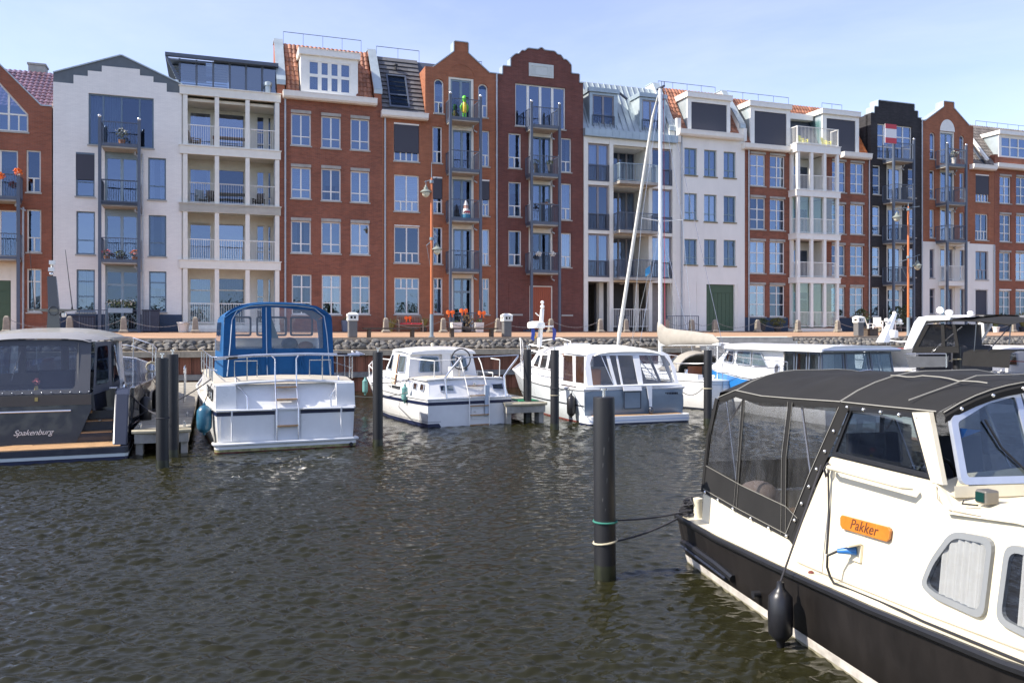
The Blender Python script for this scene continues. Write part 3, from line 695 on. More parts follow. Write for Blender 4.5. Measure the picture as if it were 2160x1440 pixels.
# ---------- white loggia house with a glass pavilion on top
def house_loggia():
    h = House('white house of open loggias on four floors, dark glass pavilion on the roof', 384, 590); zoom(*A1)
    w = h.w; D = 1.9
    zf = []
    for z, yl, yr in ((A2,590,603),(A2,170,203),(A1,1286,1315),(A1,862,905),(A1,420,490)):
        zoom(*z); zf.append((h.pt(1345,yl,-.1)[1]+h.pt(2058,yr,-.1)[1])/2)
    zoom(*A1); cx = [h.pt(x,700,0)[0] for x in (1362,1594,1819,2037)]
    lo = [.0]+[z-.52 for z in zf]
    # beams and columns
    for k, z in enumerate(zf):
        mb = MB().box(-.12,w+.05,-.12,.06,z-.42,z); mb.box(-.16,w+.09,-.17,.07,z+.001,z+.05); mb.box(-.12,w+.05,.07,D,z-.30,z-.06)
        n = 2; mb.box(-.08,w+.02,-.125,-.119,z-.23,z-.215)
        h.add('floor_beam' if k < 4 else 'cornice', mb, m_cream)
    levels = [.35]+zf[:-1]
    for k, z in enumerate(levels):
        zt = zf[k]-.43
        for c in cx: h.add('column', MB().box(c-.11,c+.11,-.08,.08,(z+.051) if k else .0,zt), m_cream)
        for a, b in zip(cx[:-1], cx[1:]):
            h.railing([(a+.115,0),(b-.115,0)], z+.04, 1.08, m_white)
    h.add('step', MB().box(-.05,w,-.35,.1,-.02,.16).box(-.05,w,-.12,D,.161,.34), m_cream)
    # back wall with doors and windows
    hs = []
    for k, z in enumerate(levels):
        zt = zf[k]-.75; x0 = .25
        def W_(a, b, rows, z0, **kw): h.win(0,0,0,0,rows,m_cream,d=D,rec=.05,sill=False,holes=hs,local=(a,b,z0,zt),**kw)
        g = k == 0
        W_(x0, x0+1.25, [(.74,1),(.26,1)] if g else [(1,1)], z+.06, fw=.12, curtain=.95 if g else None)
        W_(x0+1.32, x0+2.95, [(.74,1),(.26,1)] if g else [(1,1)], z+.06, curtain=.95 if (g or k == 2) else 0)
        W_(x0+3.55, x0+4.0, [(.3,1),(.3,1),(.4,1)], z+.06, curtain=0)
        W_(x0+4.15, w-.3, [(.3,1),(.7,1)], z+.06, curtain=.5 if g else .0)
    h.wall('wall', [(0,0),(0,zf[-1]-.1)], [(w,0),(w,zf[-1]-.1)], hs, m_cream, y=D, th=.2, rev=.05)
    sd = MB().box(.001,.12,.07,D-.001,0,zf[-1]-.44).box(w-.12,w-.001,.07,D-.001,0,zf[-1]-.44); h.add('side_cheek', sd, m_cream)
    h.shell(zf[-1]-.5, m_cream, levels[1:], back=5.5)
    h.add('downpipe', MB().tube([(w-.25,.15,.3),(w-.25,.15,zf[-1]-.45)], .045, 8), m_pipe)
    # frameless sliding glass on the second floor
    k = 2; z = levels[2]
    for a, b in zip(cx[:-1], cx[1:]):
        for j in range(3):
            xa = a+.12+(b-a-.24)*j/3; xb = a+.12+(b-a-.24)*(j+1)/3-.012
            h.add('glass_panel', MB().box(xa,xb,.12,.132,z+.08,zf[2]-.45), m_teal)
    # garden furniture on the loggias
    wd = M('teak', (.30,.17,.09), .6, var=.2)
    # pavilion
    zoom(*A1); zt = h.pt(1500,222,.5)[1]; z0 = zf[-1]+.05; py = .55
    xa = h.pt(1320,330,py)[0]; xb = w-.05; xc = h.pt(1215,240,py)[0]
    pv_ = MB().box(xa+1.7,xb,py-.35,4.2,zt-.12,zt+.06).box(xc,xa+1.7,py-.35,py-.2,zt-.12,zt+.06).box(xc,xa+1.7,4.05,4.2,zt-.12,zt+.06).box(xc,xc+.12,py-.2,4.05,zt-.12,zt+.06)
    for k in range(9): pv_.slab([(xc+.13,py-.1+.45*k,zt-.1),(xa+1.69,py-.1+.45*k,zt-.1),(xa+1.69,py+.05+.45*k,zt+.03),(xc+.13,py+.05+.45*k,zt+.03)],(0,.012,-.01))
    for k in range(12): pv_.box(xc+.1,xa+1.3,py-.25,4.0,zt-.3-k*.16,zt-.25-k*.16) if k < 1 else None
    root = h.add('roof_pavilion', pv_, m_steelblue)
    fr = MB(); n = 6; fr.prism([(xc,zt-.12),(xc+.12,zt-.12),(xa+.06,z0+.35),(xa-.12,z0+.35)], py-.3, py-.2)
    for k in range(n+1):
        x = xa+(xb-xa)*k/n; fr.box(x-.05,x+.05,py-.05,py+.05,z0,zt-.12)
    fr.box(xa,xb,py-.04,py+.04,z0,z0+.1); h.add('frame', fr, m_steelblue, root)
    for k in range(n):
        a = xa+(xb-xa)*k/n+.055; b = xa+(xb-xa)*(k+1)/n-.055; h.add('glass_panel', MB().box(a,b,py-.01,py+.005,z0+.11,zt-.13), m_soot, root)
    sl = MB()
    for k in range(9):
        zz = z0+.35+k*(zt-z0-.45)/9; sl.slab([(xa-.55*k/9-.1,py+.5,zz),(xa+2.4,py+.5,zz),(xa+2.4,py+.62,zz+.07),(xa-.55*k/9-.1,py+.62,zz+.07)],(0,.01,.02))
    h.add('louvre', sl, m_ltblue, root)
    h.add('back_wall', MB().box(xa+2.5,xb,2.6,2.7,z0,zt-.13).box(xa,xb,2.9,3.0,z0,z0+.4), m_steelblue, root)
    h.add('ridge_cap', MB().box(xa+1.7,xb,1.5,4.3,zt+.07,zt+.22), M('bronze flashing', (.15,.12,.09), .5), root)
    h.add('vent', MB().lathe([(.16,0),(.16,.45),(.22,.45),(.22,.62),(.02,.72)],12,(w-.6,.25,z0)), m_zinc)
    h.zf = zf; h.cx = cx; h.levels = levels; return h
HG = house_loggia()

# ---------- red brick house, orange tiles, wide dormer
def dormer(h, x0, x1, yt, yb, yr, dd=.3, ov=.1, cheek=None, fas=.3):
    """returns local box (X0,X1,Z0,Z1) of a flat roofed dormer whose front stands dd behind the house front; yr = y of roof fascia bottom"""
    X0 = h.pt(x0,yb,dd)[0]; X1 = h.pt(x1,yb,dd)[0]; xm = (x0+x1)/2
    Z1 = h.pt(xm,yt,dd)[1]; Z0 = h.pt(xm,yb,dd)[1]
    return X0, X1, Z0, Z1
def house_tile4():
    h = House('red brown brick house of three window columns, orange tiled roof, white dormer', 584.5, 806); zoom(*A3)
    fm = m_white; T = [(.27,2),(.73,2)]
    cols = ((232,415),(508,687),(775,948))
    for (a, b), yt, yb in zip(cols, (776,803,826), (1068,1093,1110)): h.win(a,b,yt,yb,T,fm,lintel=.17,curtain=0)
    y2 = ((1266,125),(1280,145),(1302,160))
    for k, ((a, b), (yt, yb)) in enumerate(zip(cols, y2)):
        zoom(*A3); X0,X1,_,Z1 = h.rect(a,b,yt,1400); zoom(*A4); Z0 = h.rect(a,b,0,yb)[2]
        h.win(0,0,0,0,T,fm,lintel=.17,local=(X0,X1,Z0,Z1),blind=.95 if k != 1 else .5)
    zoom(*A4)
    for k, ((a, b), yt, yb) in enumerate(zip(cols, (328,337,350), (620,625,635))): h.win(a,b,yt,yb,T,fm,lintel=.17,curtain=.3 if k == 0 else 0)
    for (a, b), yt, yb in zip(((240,420),(513,690),(780,953)), (815,820,826), (1180,1180,1178)): h.win(a,b,yt,yb,[(.28,2),(.42,2),(.30,2)],fm,curtain=.3)
    zoom(*A3)
    cn, cx0, cx1, cz0, cz1 = h.cornice(162,1020,567,622,m_white)
    w, L_, R_ = h.wall('wall', [(0,0),(0,cz1-.1)], [(h.w,0),(h.w,cz1-.1)], h.holes, bk_red)
    yt_ = 2.0; zt = h.pt(560,187,yt_)[1]
    h.shell(cz1-.1, bk_red, [0,3.3,6.2,9.1])
    X0,X1,Z0,Z1 = dormer(h,322,842,262,600,0,.15)
    h.roof_bed(.5,h.w-.5,.05,cz1-.15,yt_,zt-.05,m_plinth)
    h.tiles(.48,h.w-.5,.02,cz1-.02,yt_,zt,t_orange,holes=[(X0,X1,cz1-.5,Z1)])
    d = MB().box(X0-.12,X1+.12,-.02,2.2,Z1-.02,Z1+.3); d.box(X0-.14,X1+.14,-.05,2.2,Z1+.301,Z1+.33)
    do = h.add('dormer', d, m_white)
    hs = []
    h.win(0,0,0,0,[(.52,4),(.48,4)],m_white,d=.15,rec=.03,sill=False,local=(X0+.42,X1-.42,Z0+.12,Z1-.30),holes=hs,blind=.5,fw=.06,mw=.16,name='dormer_window')
    h.wall('dormer_front', [(X0,Z0-.2),(X0,Z1-.021)], [(X1,Z0-.2),(X1,Z1-.021)], hs, m_white, y=.15, th=.05, rev=.05)
    h.add('dormer_cheek', MB().box(X0,X0+.05,.2,2,Z0-.2,Z1-.021).box(X1-.05,X1,.2,2,Z0-.2,Z1-.021), m_white, do)
    h.add('dormer_room', MB().box(X0+.05,X1-.05,1.6,1.65,Z0-.2,Z1-.03), m_room, do)
    zl = h.pt(130,470)[1]; zr = h.pt(1025,568)[1]; zl = (zl+zr)/2; zt2 = (h.pt(110,92,yt_)[1]+h.pt(970,200,yt_)[1])/2
    h.firewall(.0,.42,zl,yt_+.1,zt2,bk_mid); h.firewall(h.w-.44,h.w-.02,zl,yt_+.1,zt2,bk_mid)
    h.ridge_rail(.5,h.w-.8,yt_+.3,zt+.05,.75)
    h.pipe(180,625); return h
H4 = house_tile4()

# ---------- brick house: slate roof with a skylight on the left, gable with balconies on the right
def house_gable():
    h = House('red brick house with bottle gable, five balconies and slate roof with skylight', 806, 1047.5); zoom(*A3)
    fm = m_white; NW = [(.31,2),(.69,1)]; WW = [(.26,4),(.74,2)]
    h.win(1170,1400,865,1212,WW,fm,screen=.77)
    h.win(1522,1610,895,1228,NW,fm,curtain=0); h.win(1970,2042,932,1260,NW,fm,curtain=0)
    h.win(1536,1625,460,775,[(.36,2),(.64,1)],fm,arch=1,blind=.45); h.win(1938,2026,505,812,[(.40,2),(.60,1)],fm,arch=1,blind=.45)
    X0,X1,_,Z1 = h.rect(1172,1400,1335,1400); N0,N1,_,NZ1 = h.rect(1524,1613,1352,1400); M0,M1,_,MZ1 = h.rect(1972,2042,1378,1400)
    zoom(*A4)
    h.win(0,0,0,0,WW,fm,local=(X0,X1,h.rect(1172,1400,0,243)[2],Z1),blind=.6); h.win(0,0,0,0,NW,fm,local=(N0,N1,h.rect(1524,1613,0,260)[2],NZ1),screen=.6); h.win(0,0,0,0,NW,fm,local=(M0,M1,h.rect(1972,2042,0,285)[2],MZ1),screen=.55)
    h.win(1172,1403,380,712,WW,fm,curtain=0); h.win(1526,1613,385,722,NW,fm,curtain=0); h.win(1973,2042,405,732,NW,fm,curtain=.4)
    GW = [(.72,2),(.28,4)]; GN = [(.72,1),(.28,2)]
    h.win(1174,1403,845,1178,GW,fm,curtain=0); h.win(1530,1615,845,1178,GN,fm,curtain=.4); h.win(1976,2042,850,1180,GN,fm,curtain=.4)
    zoom(*A4); h.win(1174,1403,372,380,[(1,1)],fm,rd=False,sill=False,local=(h.rect(1174,1403,372,380)[0],h.rect(1174,1403,372,380)[1],h.pt(1288,378)[1],h.pt(1288,368)[1]),curtain=0,name='screen_box',rec=-.02,fw=.03)
    # doors: cream frame, pale blue leaves
    def door(za, x0, x1, yt, ym, zb_, yb, base=False, rows=DT):
        zoom(*za); a, b, _, Z1 = h.rect(x0,x1,yt,yb); zm = h.pt((x0+x1)/2, ym)[1]; zoom(*zb_); Z0 = h.pt((x0+x1)/2, yb)[1] if not base else .02
        h.holes.append(([(a,round(Z0,5)),(a,round(Z1,5))],[(b,round(Z0,5)),(b,round(Z1,5))]))
        fr = MB().box(a,a+.14,.05,.15,Z0,Z1).box(b-.14,b,.05,.15,Z0,Z1).box(a+.14,b-.14,.05,.15,zm,Z1); h.add('door_frame', fr, m_cream)
        h.win(0,0,0,0,rows,m_greydoor,sill=False,rd=False,fw=.10,mw=.11,local=(a+.14,b-.14,Z0,zm-.002),curtain=0,name='french_door')
    door(A3,1668,1898,450,468,A3,815); door(A3,1685,1900,868,928,A3,1285); door(A3,1685,1900,1325,1375,A4,305)
    door(A4,1690,1902,345,403,A4,772); door(A4,1690,1900,803,850,A4,1290,True,[(.76,2),(.24,2)])
    zoom(*A3)
    gl = h.pt(1456,345); g2 = h.pt(1530,352); g3 = h.pt(1720,215); g4 = h.pt(1720,122); g5 = h.pt(1845,132); g6 = h.pt(1845,225); g7 = h.pt(2040,398); g8 = h.pt(2110,415)
    ze = (gl[1]+g8[1])/2; zs = (g3[1]+g6[1])/2; zt = (g4[1]+g5[1])/2; z7 = (g2[1]+g7[1])/2+.05; z7 = max(z7, ze)
    cn, cx0, cx1, cz0, cz1 = h.cornice(1063,1487,747,797,m_white)
    left = [(0,0),(0,cz1-.05),(gl[0],cz1-.05),(gl[0],ze),(g2[0],ze),(g3[0],zs),(g3[0],zt)]
    right = [(h.w,0),(h.w,ze),(g7[0],ze),(g6[0],zs),(g6[0],zt)]
    w, L_, R_ = h.wall('wall', left, right, h.holes, bk_orange, th=.6); h.coping(L_[3:], R_, m_zinc, th=.62, skip=1)
    h.add('gable_return', MB().box(gl[0],gl[0]+.3,.601,2.6,cz1,ze-.001), bk_orange)
    # blind arch over the top door
    cxa = (h.pt(1668,450)[0]+h.pt(1898,450)[0])/2; za = h.pt(1783,440)[1]; r = .75
    ar = MB()
    for k in range(14):
        t0, t1 = pi*k/14, pi*(k+1)/14
        ar.prism([(cxa-r*cos(t0)*1.05,za+.05+r*.85*sin(t0)),(cxa-r*cos(t1)*1.05,za+.05+r*.85*sin(t1)),(cxa-(r+.13)*cos(t1)*1.05,za+.05+(r+.13)*.85*sin(t1)),(cxa-(r+.13)*cos(t0)*1.05,za+.05+(r+.13)*.85*sin(t0))], -.02, .05)
    h.add('brick_arch', ar, bk_orange)
    h.shell(cz1-.1, bk_orange, [0,3.3,6.2,9.1,12.1])
    # slate roof: stepped courses
    yt_ = 2.0; ztr = h.pt(1250,285,yt_)[1]; x0, x1 = .02, gl[0]-.02
    h.roof_bed(x0,h.w-.1,.05,cz1-.15,yt_,ztr-.06,m_plinth)
    sk = (h.pt(1125,700,.3)[0], h.pt(1310,700,.3)[0], h.pt(1220,735,.2)[1], h.pt(1210,455,1.6)[1])
    mb = MB(); n = 13; sl = sqrt(yt_**2+(ztr-cz1)**2); dy, dz = yt_/sl, (ztr-cz1)/sl
    for k in range(n):
        t0, t1 = sl*k/n, sl*(k+1)/n; x = x0-.3*(k % 2)
        while x < x1:
            a, b = max(x, x0), min(x+.6, x1); mb.cr = random.random()
            if b-a > .05: mb.slab([(a,dy*t0-.06,cz1+dz*t0+.04),(b-.008,dy*t0-.06,cz1+dz*t0+.04),(b-.008,dy*t1-.01,cz1+dz*t1+.005),(a,dy*t1-.01,cz1+dz*t1+.005)],(0,-.028,.012))
            x += .6
    h.add('slates', mb, t_slate, stuff=True)
    def on(x, z, o): k = (z-cz1)/(ztr-cz1); return (x, yt_*k-dz*o, z+dy*o)
    s = MB()
    fw_ = .09
    A_, B_, C_, D_ = sk
    for a, b, c, e in ((A_,A_+fw_,C_,D_),(B_-fw_,B_,C_,D_),(A_+fw_,B_-fw_,C_,C_+fw_),(A_+fw_,B_-fw_,D_-fw_,D_),(A_+fw_,B_-fw_,C_+(D_-C_)*.36,C_+(D_-C_)*.36+.07)):
        s.slab([on(a,c,.06),on(b,c,.06),on(b,e,.06),on(a,e,.06)], (0,-dz*.1,dy*.1))
    so = h.add('skylight', s, m_steelblue); mid = C_+(D_-C_)*.36
    h.add('pane', MB().slab([on(A_+fw_,C_+fw_,.09),on(B_-fw_,C_+fw_,.09),on(B_-fw_,mid,.09),on(A_+fw_,mid,.09)],(0,-.01,.005)), m_soot, so)
    h.add('pane', MB().slab([on(A_+fw_,mid+.07,.09),on(B_-fw_,mid+.07,.09),on(B_-fw_,D_-fw_,.09),on(A_+fw_,D_-fw_,.09)],(0,-.01,.005)), m_soot, so)
    h.add('roof_blind', MB().slab([on(A_+fw_,mid+.3,.03),on(B_-fw_,mid+.3,.03),on(B_-fw_,D_-fw_,.03),on(A_+fw_,D_-fw_,.03)],(0,-.005,.003)), m_blind, so)
    h.add('vent', MB().lathe([(.07,0),(.07,.25),(.12,.26),(.12,.34),(.01,.38)],10,(h.pt(1185,380,1.5)[0],1.42,h.pt(1185,385,1.5)[1])), m_black)
    h.ridge_rail(.1,x1+.2,yt_+.3,ztr,.72); h.ridge_rail(g7[0]-.6,h.w-.1,yt_+.6,ztr+.0,.6)
    P = h.steel_balconies(1685,1960,(600,630),[(818,870)],mat=m_steelblue,h=1.1)
    for z, yt in ((A3,1288),(A4,308),(A4,772)):
        zoom(*z); a, b = P[0][0], P[0][1]; z1 = h.pt(1820,yt,-1.15)[1]
        mb = MB().box(a+.09,b-.09,-1.17,-.005,z1-.20,z1-.05); mb.cm = 1; mb.box(a+.075,b-.075,-1.2,-1.171,z1-.12,z1+.01)
        mb.box(a+.06,a+.089,-1.07,-.01,z1-.12,z1+.01); mb.box(b-.089,b-.06,-1.07,-.01,z1-.12,z1+.01)
        bo = h.add('balcony', mb, [m_conc, m_steelblue]); h.railing([(a+.05,-.04),(a+.05,-1.17),(b-.05,-1.17),(b-.05,-.04)], z1-.03, 1.1, m_steelblue, bo)
        h.add('drain_pipe', MB().tube([(b-.25,-.5,z1-.19),(b-.25,-.5,z1-.3),(b-.1,-.12,z1-.4),(b+.12,-.07,z1-.5)], .045, 8), m_pipe, bo)
        P.append((a,b,-1.15,z1))
    h.railing([(P[0][0]+.1,-1.2),(P[0][1]-.1,-1.2)], 0, 1.05, m_steelblue)
    zoom(*A3); h.pipe(1089,800); h.pipe(2105,420); h.P = P; return h
H5 = house_gable()

# ---------- plum brick house with a round top and a red door
def house_round():
    h = House('dark plum brick house with round arched gable, white plaque and rust red door', 1048, 1230); zoom(*A5)
    fm = m_white; NW = [(.30,2),(.70,1)]
    h.win(315,811,472,890,[(1,[1.05,1.1,1.1,1.05])],fm,curtain=0,fw=.07,mw=.12)
    h.win(247,372,945,1290,NW,fm,curtain=0); h.win(768,870,992,1330,NW,fm,curtain=.4)
    X0,X1,_,Z1 = h.rect(247,374,1425,1440); R0,R1,_,RZ = h.rect(768,870,1440,1460); zoom(*A6)
    h.win(0,0,0,0,NW,fm,local=(X0,X1,h.rect(247,374,0,268)[2],Z1)); h.win(0,0,0,0,NW,fm,local=(R0,R1,h.rect(768,870,0,300)[2],RZ),curtain=.45)
    h.win(247,375,405,750,NW,fm,curtain=.25); h.win(768,870,430,768,NW,fm,curtain=.47)
    zoom(*A6)
    for a, b, y in ((250,385,1230),(770,882,1236)):
        x0, x1, z0, z1 = h.rect(a,b,y,y+16); h.add('sill', MB().box(x0,x1,-.06,-.001,z0,z1), m_sill)
        xx0, xx1, zz0, zz1 = h.rect(a,b-10,920,y); h.add('blind_panel', MB().box(xx0,xx1,-.025,-.001,zz0,zz1), bk_plum)
    def door(za, yt, ym, zb_, yb):
        zoom(*za); a, b, _, Z1 = h.rect(447,685,yt,yb); zm = h.pt(566, ym)[1]; zoom(*zb_); Z0 = h.pt(566, yb)[1]
        h.holes.append(([(a,round(Z0,5)),(a,round(Z1,5))],[(b,round(Z0,5)),(b,round(Z1,5))]))
        h.add('door_frame', MB().box(a,a+.12,.05,.15,Z0,Z1).box(b-.12,b,.05,.15,Z0,Z1).box(a+.12,b-.12,.05,.15,zm,Z1), m_cream)
        h.win(0,0,0,0,DT,m_bluegrey,sill=False,rd=False,fw=.09,mw=.1,local=(a+.12,b-.12,Z0,zm-.002),curtain=random.choice([0,.3]),name='french_door')
    door(A5,918,978,A5,1350); door(A5,1405,1450,A6,322); door(A6,368,428,A6,802)
    zoom(*A6); a, b, _, Z1 = h.rect(455,682,952,1300)
    h.holes.append(([(a,.02),(a,round(Z1,5))],[(b,.02),(b,round(Z1,5))]))
    fr = h.add('door_frame', MB().box(a,a+.06,.03,.15,.02,Z1).box(b-.06,b,.03,.15,.02,Z1).box(a+.06,b-.06,.03,.15,Z1-.06,Z1), m_cream)
    dm = MB().box(a+.06,b-.06,.09,.15,.03,Z1-.062); n = 10
    for k in range(n): dm.box(a+.075+(b-a-.15)*k/n,a+.065+(b-a-.15)*(k+1)/n,.07,.09,.08,Z1-.1)
    h.add('door', dm, m_reddoor, fr)
    zoom(*A5)
    e = lambda x, y: h.pt(x,y)
    zs0 = (e(190,280)[1]+e(945,362)[1])/2; zs1 = (e(270,208)[1]+e(865,268)[1])/2; ze = (e(150,362)[1]+e(985,450)[1])/2; xa, xb = e(270,250)[0], e(865,300)[0]; ztop = e(515,92)[1]
    xL, xR = e(190,300)[0], e(945,400)[0]; cx = (xa+xb)/2; hw = (xb-xa)/2
    rise = ztop-zs1; R = (hw*hw+rise*rise)/(2*rise)
    arc = []
    for k in range(1, 11):
        t = k/10; ang = math.asin(hw/R)*(1-t); arc.append((R*sin(ang), zs1+R*cos(ang)-(R-rise)))
    left = [(0,0),(0,ze),(xL,ze),(xL,zs0),(xa,zs0),(xa,zs1)]+[(cx-x,z) for x, z in arc]
    right = [(h.w,0),(h.w,ze),(xR,ze),(xR,zs0),(xb,zs0),(xb,zs1)]+[(cx+x,z) for x, z in arc]
    def lv(c):
        return c
    w, L_, R_ = h.wall('wall', left, right, h.holes, bk_plum, th=.4); h.coping(L_, R_, m_zinc, th=.5)
    x0, x1, z0, z1 = h.rect(447,690,262,392)
    pm = MB().box(x0,x1,-.06,-.001,z0,z1); f = lambda u: x0+(x1-x0)*u; g = lambda v: z0+(z1-z0)*v
    for a, b in ((.24,.76),(.08,.18),(.82,.92)):
        for aa, bb, cc, dd in ((a,b,.80,.86),(a,b,.14,.20),(a,a+.02,.20,.80),(b-.02,b,.20,.80)): pm.box(f(aa),f(bb),-.085,-.061,g(cc),g(dd))
    h.add('plaque', pm, M('pale plaque', (.60,.63,.60), .7, var=.04))
    h.shell(ze-.05, bk_plum, [0,3.4,6.3,9.2,12.1]); h.roof_bed(.2,h.w-.2,.45,ze-.1,4,zs1,m_plinth)
    P = h.steel_balconies(475,752,(640,665),[(872,920),(1350,1392)],h=1.1)
    zoom(*A6)
    for yt in (325, 803):
        a, b = P[0][0], P[0][1]; z1 = h.pt(613,yt,-1.15)[1]
        mb = MB().box(a+.09,b-.09,-1.17,-.005,z1-.20,z1-.05); mb.cm = 1; mb.box(a+.075,b-.075,-1.2,-1.171,z1-.12,z1+.01)
        mb.box(a+.06,a+.089,-1.07,-.01,z1-.12,z1+.01); mb.box(b-.089,b-.06,-1.07,-.01,z1-.12,z1+.01)
        bo = h.add('balcony', mb, [m_conc, m_steelblue]); h.railing([(a+.05,-.04),(a+.05,-1.17),(b-.05,-1.17),(b-.05,-.04)], z1-.03, 1.1, m_steelblue, bo)
        h.add('drain_pipe', MB().tube([(b-.25,-.5,z1-.19),(b-.25,-.5,z1-.3),(b-.1,-.12,z1-.4),(b+.12,-.07,z1-.5)], .045, 8), m_pipe, bo)
        P.append((a,b,-1.15,z1))
    h.add('plinth', MB().box(P[0][0]-.1,P[0][1]+.1,-.5,-.001,-.02,.1), m_plinth)
    h.P = P; return h
H7 = house_round()
def extra_balcony(h, P, za, xm, yt, mat=None, hh=1.1, dep=1.15):
    mat = mat or m_steelblue
    zoom(*za); a, b = P[0][0], P[0][1]; z1 = h.pt(xm, yt, -dep)[1]
    mb = MB().box(a+.09,b-.09,-dep-.02,-.005,z1-.20,z1-.05); mb.cm = 1; mb.box(a+.075,b-.075,-dep-.05,-dep-.021,z1-.12,z1+.01)
    mb.box(a+.06,a+.089,-dep+.08,-.01,z1-.12,z1+.01); mb.box(b-.089,b-.06,-dep+.08,-.01,z1-.12,z1+.01)
    bo = h.add('balcony', mb, [m_conc, mat]); h.railing([(a+.05,-.04),(a+.05,-dep-.02),(b-.05,-dep-.02),(b-.05,-.04)], z1-.03, hh, mat, bo)
    h.add('drain_pipe', MB().tube([(b-.25,-.5,z1-.19),(b-.25,-.5,z1-.3),(b-.1,-.12,z1-.4),(b+.12,-.07,z1-.5)], .045, 8), m_pipe, bo)
    P.append((a,b,-dep,z1))

# ---------- white framed house under a zinc mansard
def house_zinc():
    h = House('white framed apartment house with zinc mansard, two dormers and dark ground floor passage', 1230.5, 1424.5); w = h.w
    zoom(*A5); fz = []
    g1 = (h.pt(990,892,-.2)[1]+h.pt(1895,968,-.2)[1])/2; g0 = (h.pt(990,968,-.2)[1]+h.pt(1895,1040,-.2)[1])/2
    zoom(*A6)
    b2 = ((h.pt(1010,402)[1]+h.pt(1880,432)[1])/2, (h.pt(1010,435)[1]+h.pt(1880,465)[1])/2)
    b3 = ((h.pt(1010,866)[1]+h.pt(1880,880)[1])/2, (h.pt(1010,912)[1]+h.pt(1880,920)[1])/2)
    zoom(*A5); b1 = (h.pt(1400,1438)[1], h.pt(1400,1475)[1])
    cols = []
    zoom(*A6)
    for a, b in ((990,1028),(1240,1278),(1627,1662),(1862,1897)): cols.append((h.pt(a,700)[0], h.pt(b,700)[0]))
    cols[0] = (.0, cols[0][1]); cols[3] = (cols[3][0], w)
    m_zb = m_seam
    # zinc gutter band in panels
    band = MB().box(-.02,w+.02,-.3,.1,g0,g1); bo = h.add('zinc_gutter', band, m_zb); n = 14
    for k in range(n): h.add('zinc_panel', MB().box(-.02+(w+.04)*k/n+.012,-.02+(w+.04)*(k+1)/n-.012,-.315,-.301,g0+.02,g1-.02), m_zb, bo)
    # white frame
    zs = [(g0-.38, g0-.001), (b1[1],b1[0]), (b2[1],b2[0]), (b3[1],b3[0])]
    for a, b in cols: h.add('column', MB().box(a,b,-.10,.25,-.01,g0-.002), m_cream)
    for z0, z1 in zs:
        for (a, b), (c, d) in zip(cols[:-1], cols[1:]): h.add('floor_beam', MB().box(b,c,-.06,.25,z0,z1), m_cream)
    floors = [(b1[0], zs[0][0]), (b2[0], b1[1]), (b3[0], b2[1])]
    fmz = M('taupe window frame', (.27,.25,.26), .5, var=.05)
    hs = []
    for z0, z1 in floors:
        for k in (0, 2):
            a, b = cols[k][1], cols[k+1][0]
            h.win(0,0,0,0,[(1,2)],fmz,d=.05,rec=.02,sill=False,rd=False,local=(a+.02,b-.02,z0+.02,z1-.02),fw=.09,mw=.10,curtain=random.choice([0,.25,.4]))
            h.add('railing', MB().box(a+.01,a+.03,-.09,-.05,z0+.03,z0+1.0).box(b-.03,b-.01,-.09,-.05,z0+.03,z0+1.0).box(a+.01,b-.01,-.09,-.05,z0+.98,z0+1.03).box(a+.01,b-.01,-.09,-.05,z0+.02,z0+.06), m_steelblue)
            bal = MB()
            for j in range(15): x = a+.04+(b-a-.08)*j/14; bal.box(x-.012,x+.012,-.08,-.055,z0+.061,z0+.979)
            h.add('balusters', bal, m_steelblue, stuff=True)
        a, b = cols[1][1], cols[2][0]
        # loggia
        h.add('loggia', MB().box(a,b,.25,1.9,z0-.2,z0-.01).box(a-.02,a,.25,1.9,z0-.01,z1).box(b,b+.02,.25,1.9,z0-.01,z1).box(a,b,.25,1.9,z1+.01,z1+.1), m_cream)
        h.win(0,0,0,0,[(1,[1,1.2,1,.9])],fmz,d=1.8,rec=.02,sill=False,rd=False,local=(a,b,z0,z1),fw=.07,mw=.10,curtain=random.choice([0,.3]))
        dep = .95; bo = h.add('balcony', MB().box(a+.02,b+.25,-dep,.24,z0-.19,z0-.02), m_conc)
        h.railing([(a+.05,-.06),(a+.05,-dep+.05),(b+.22,-dep+.05),(b+.22,-.12)], z0-.02, 1.08, m_steelblue if z0 < b1[0]-1 else m_ltblue, bo, sp=.10, r=.014)
    # ground floor passage
    zt = b3[1]
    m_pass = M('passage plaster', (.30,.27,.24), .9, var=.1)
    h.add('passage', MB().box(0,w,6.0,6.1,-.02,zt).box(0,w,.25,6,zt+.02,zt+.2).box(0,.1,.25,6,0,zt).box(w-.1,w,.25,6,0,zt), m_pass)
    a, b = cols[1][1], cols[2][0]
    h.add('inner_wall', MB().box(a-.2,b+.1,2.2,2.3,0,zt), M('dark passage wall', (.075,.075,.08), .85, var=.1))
    h.add('inner_pier', MB().box(a-.5,a-.2,.9,1.3,0,zt).box(b-.35,b-.12,1.0,1.3,0,zt), m_cream)
    c0, c1 = cols[2][1], cols[3][0]
    h.add('garage_door', MB().box(c0+.45,c1,.7,.76,.02,zt), M('taupe gate', (.30,.27,.25), .7))
    h.add('door', MB().box(cols[0][1]+.95,cols[1][0]-.05,5.8,5.99,.02,2.2), m_slategrey)
    zoom(*A6); zr0, zr1 = h.pt(1450,1365)[1], h.pt(1450,1215)[1]
    h.railing([(a-.05,-.18),(b+.02,-.18)], max(0,zr0), 1.15, m_white, sp=.125, r=.014)
    h.railing([(cols[0][1]+1.25,-1.6),(a+.3,-1.6)], 0, .95, m_steelblue, sp=.13)
    h.railing([(cols[2][0]+.45,-1.6),(w+.7,-1.6)], 0, .95, m_steelblue, sp=.13)
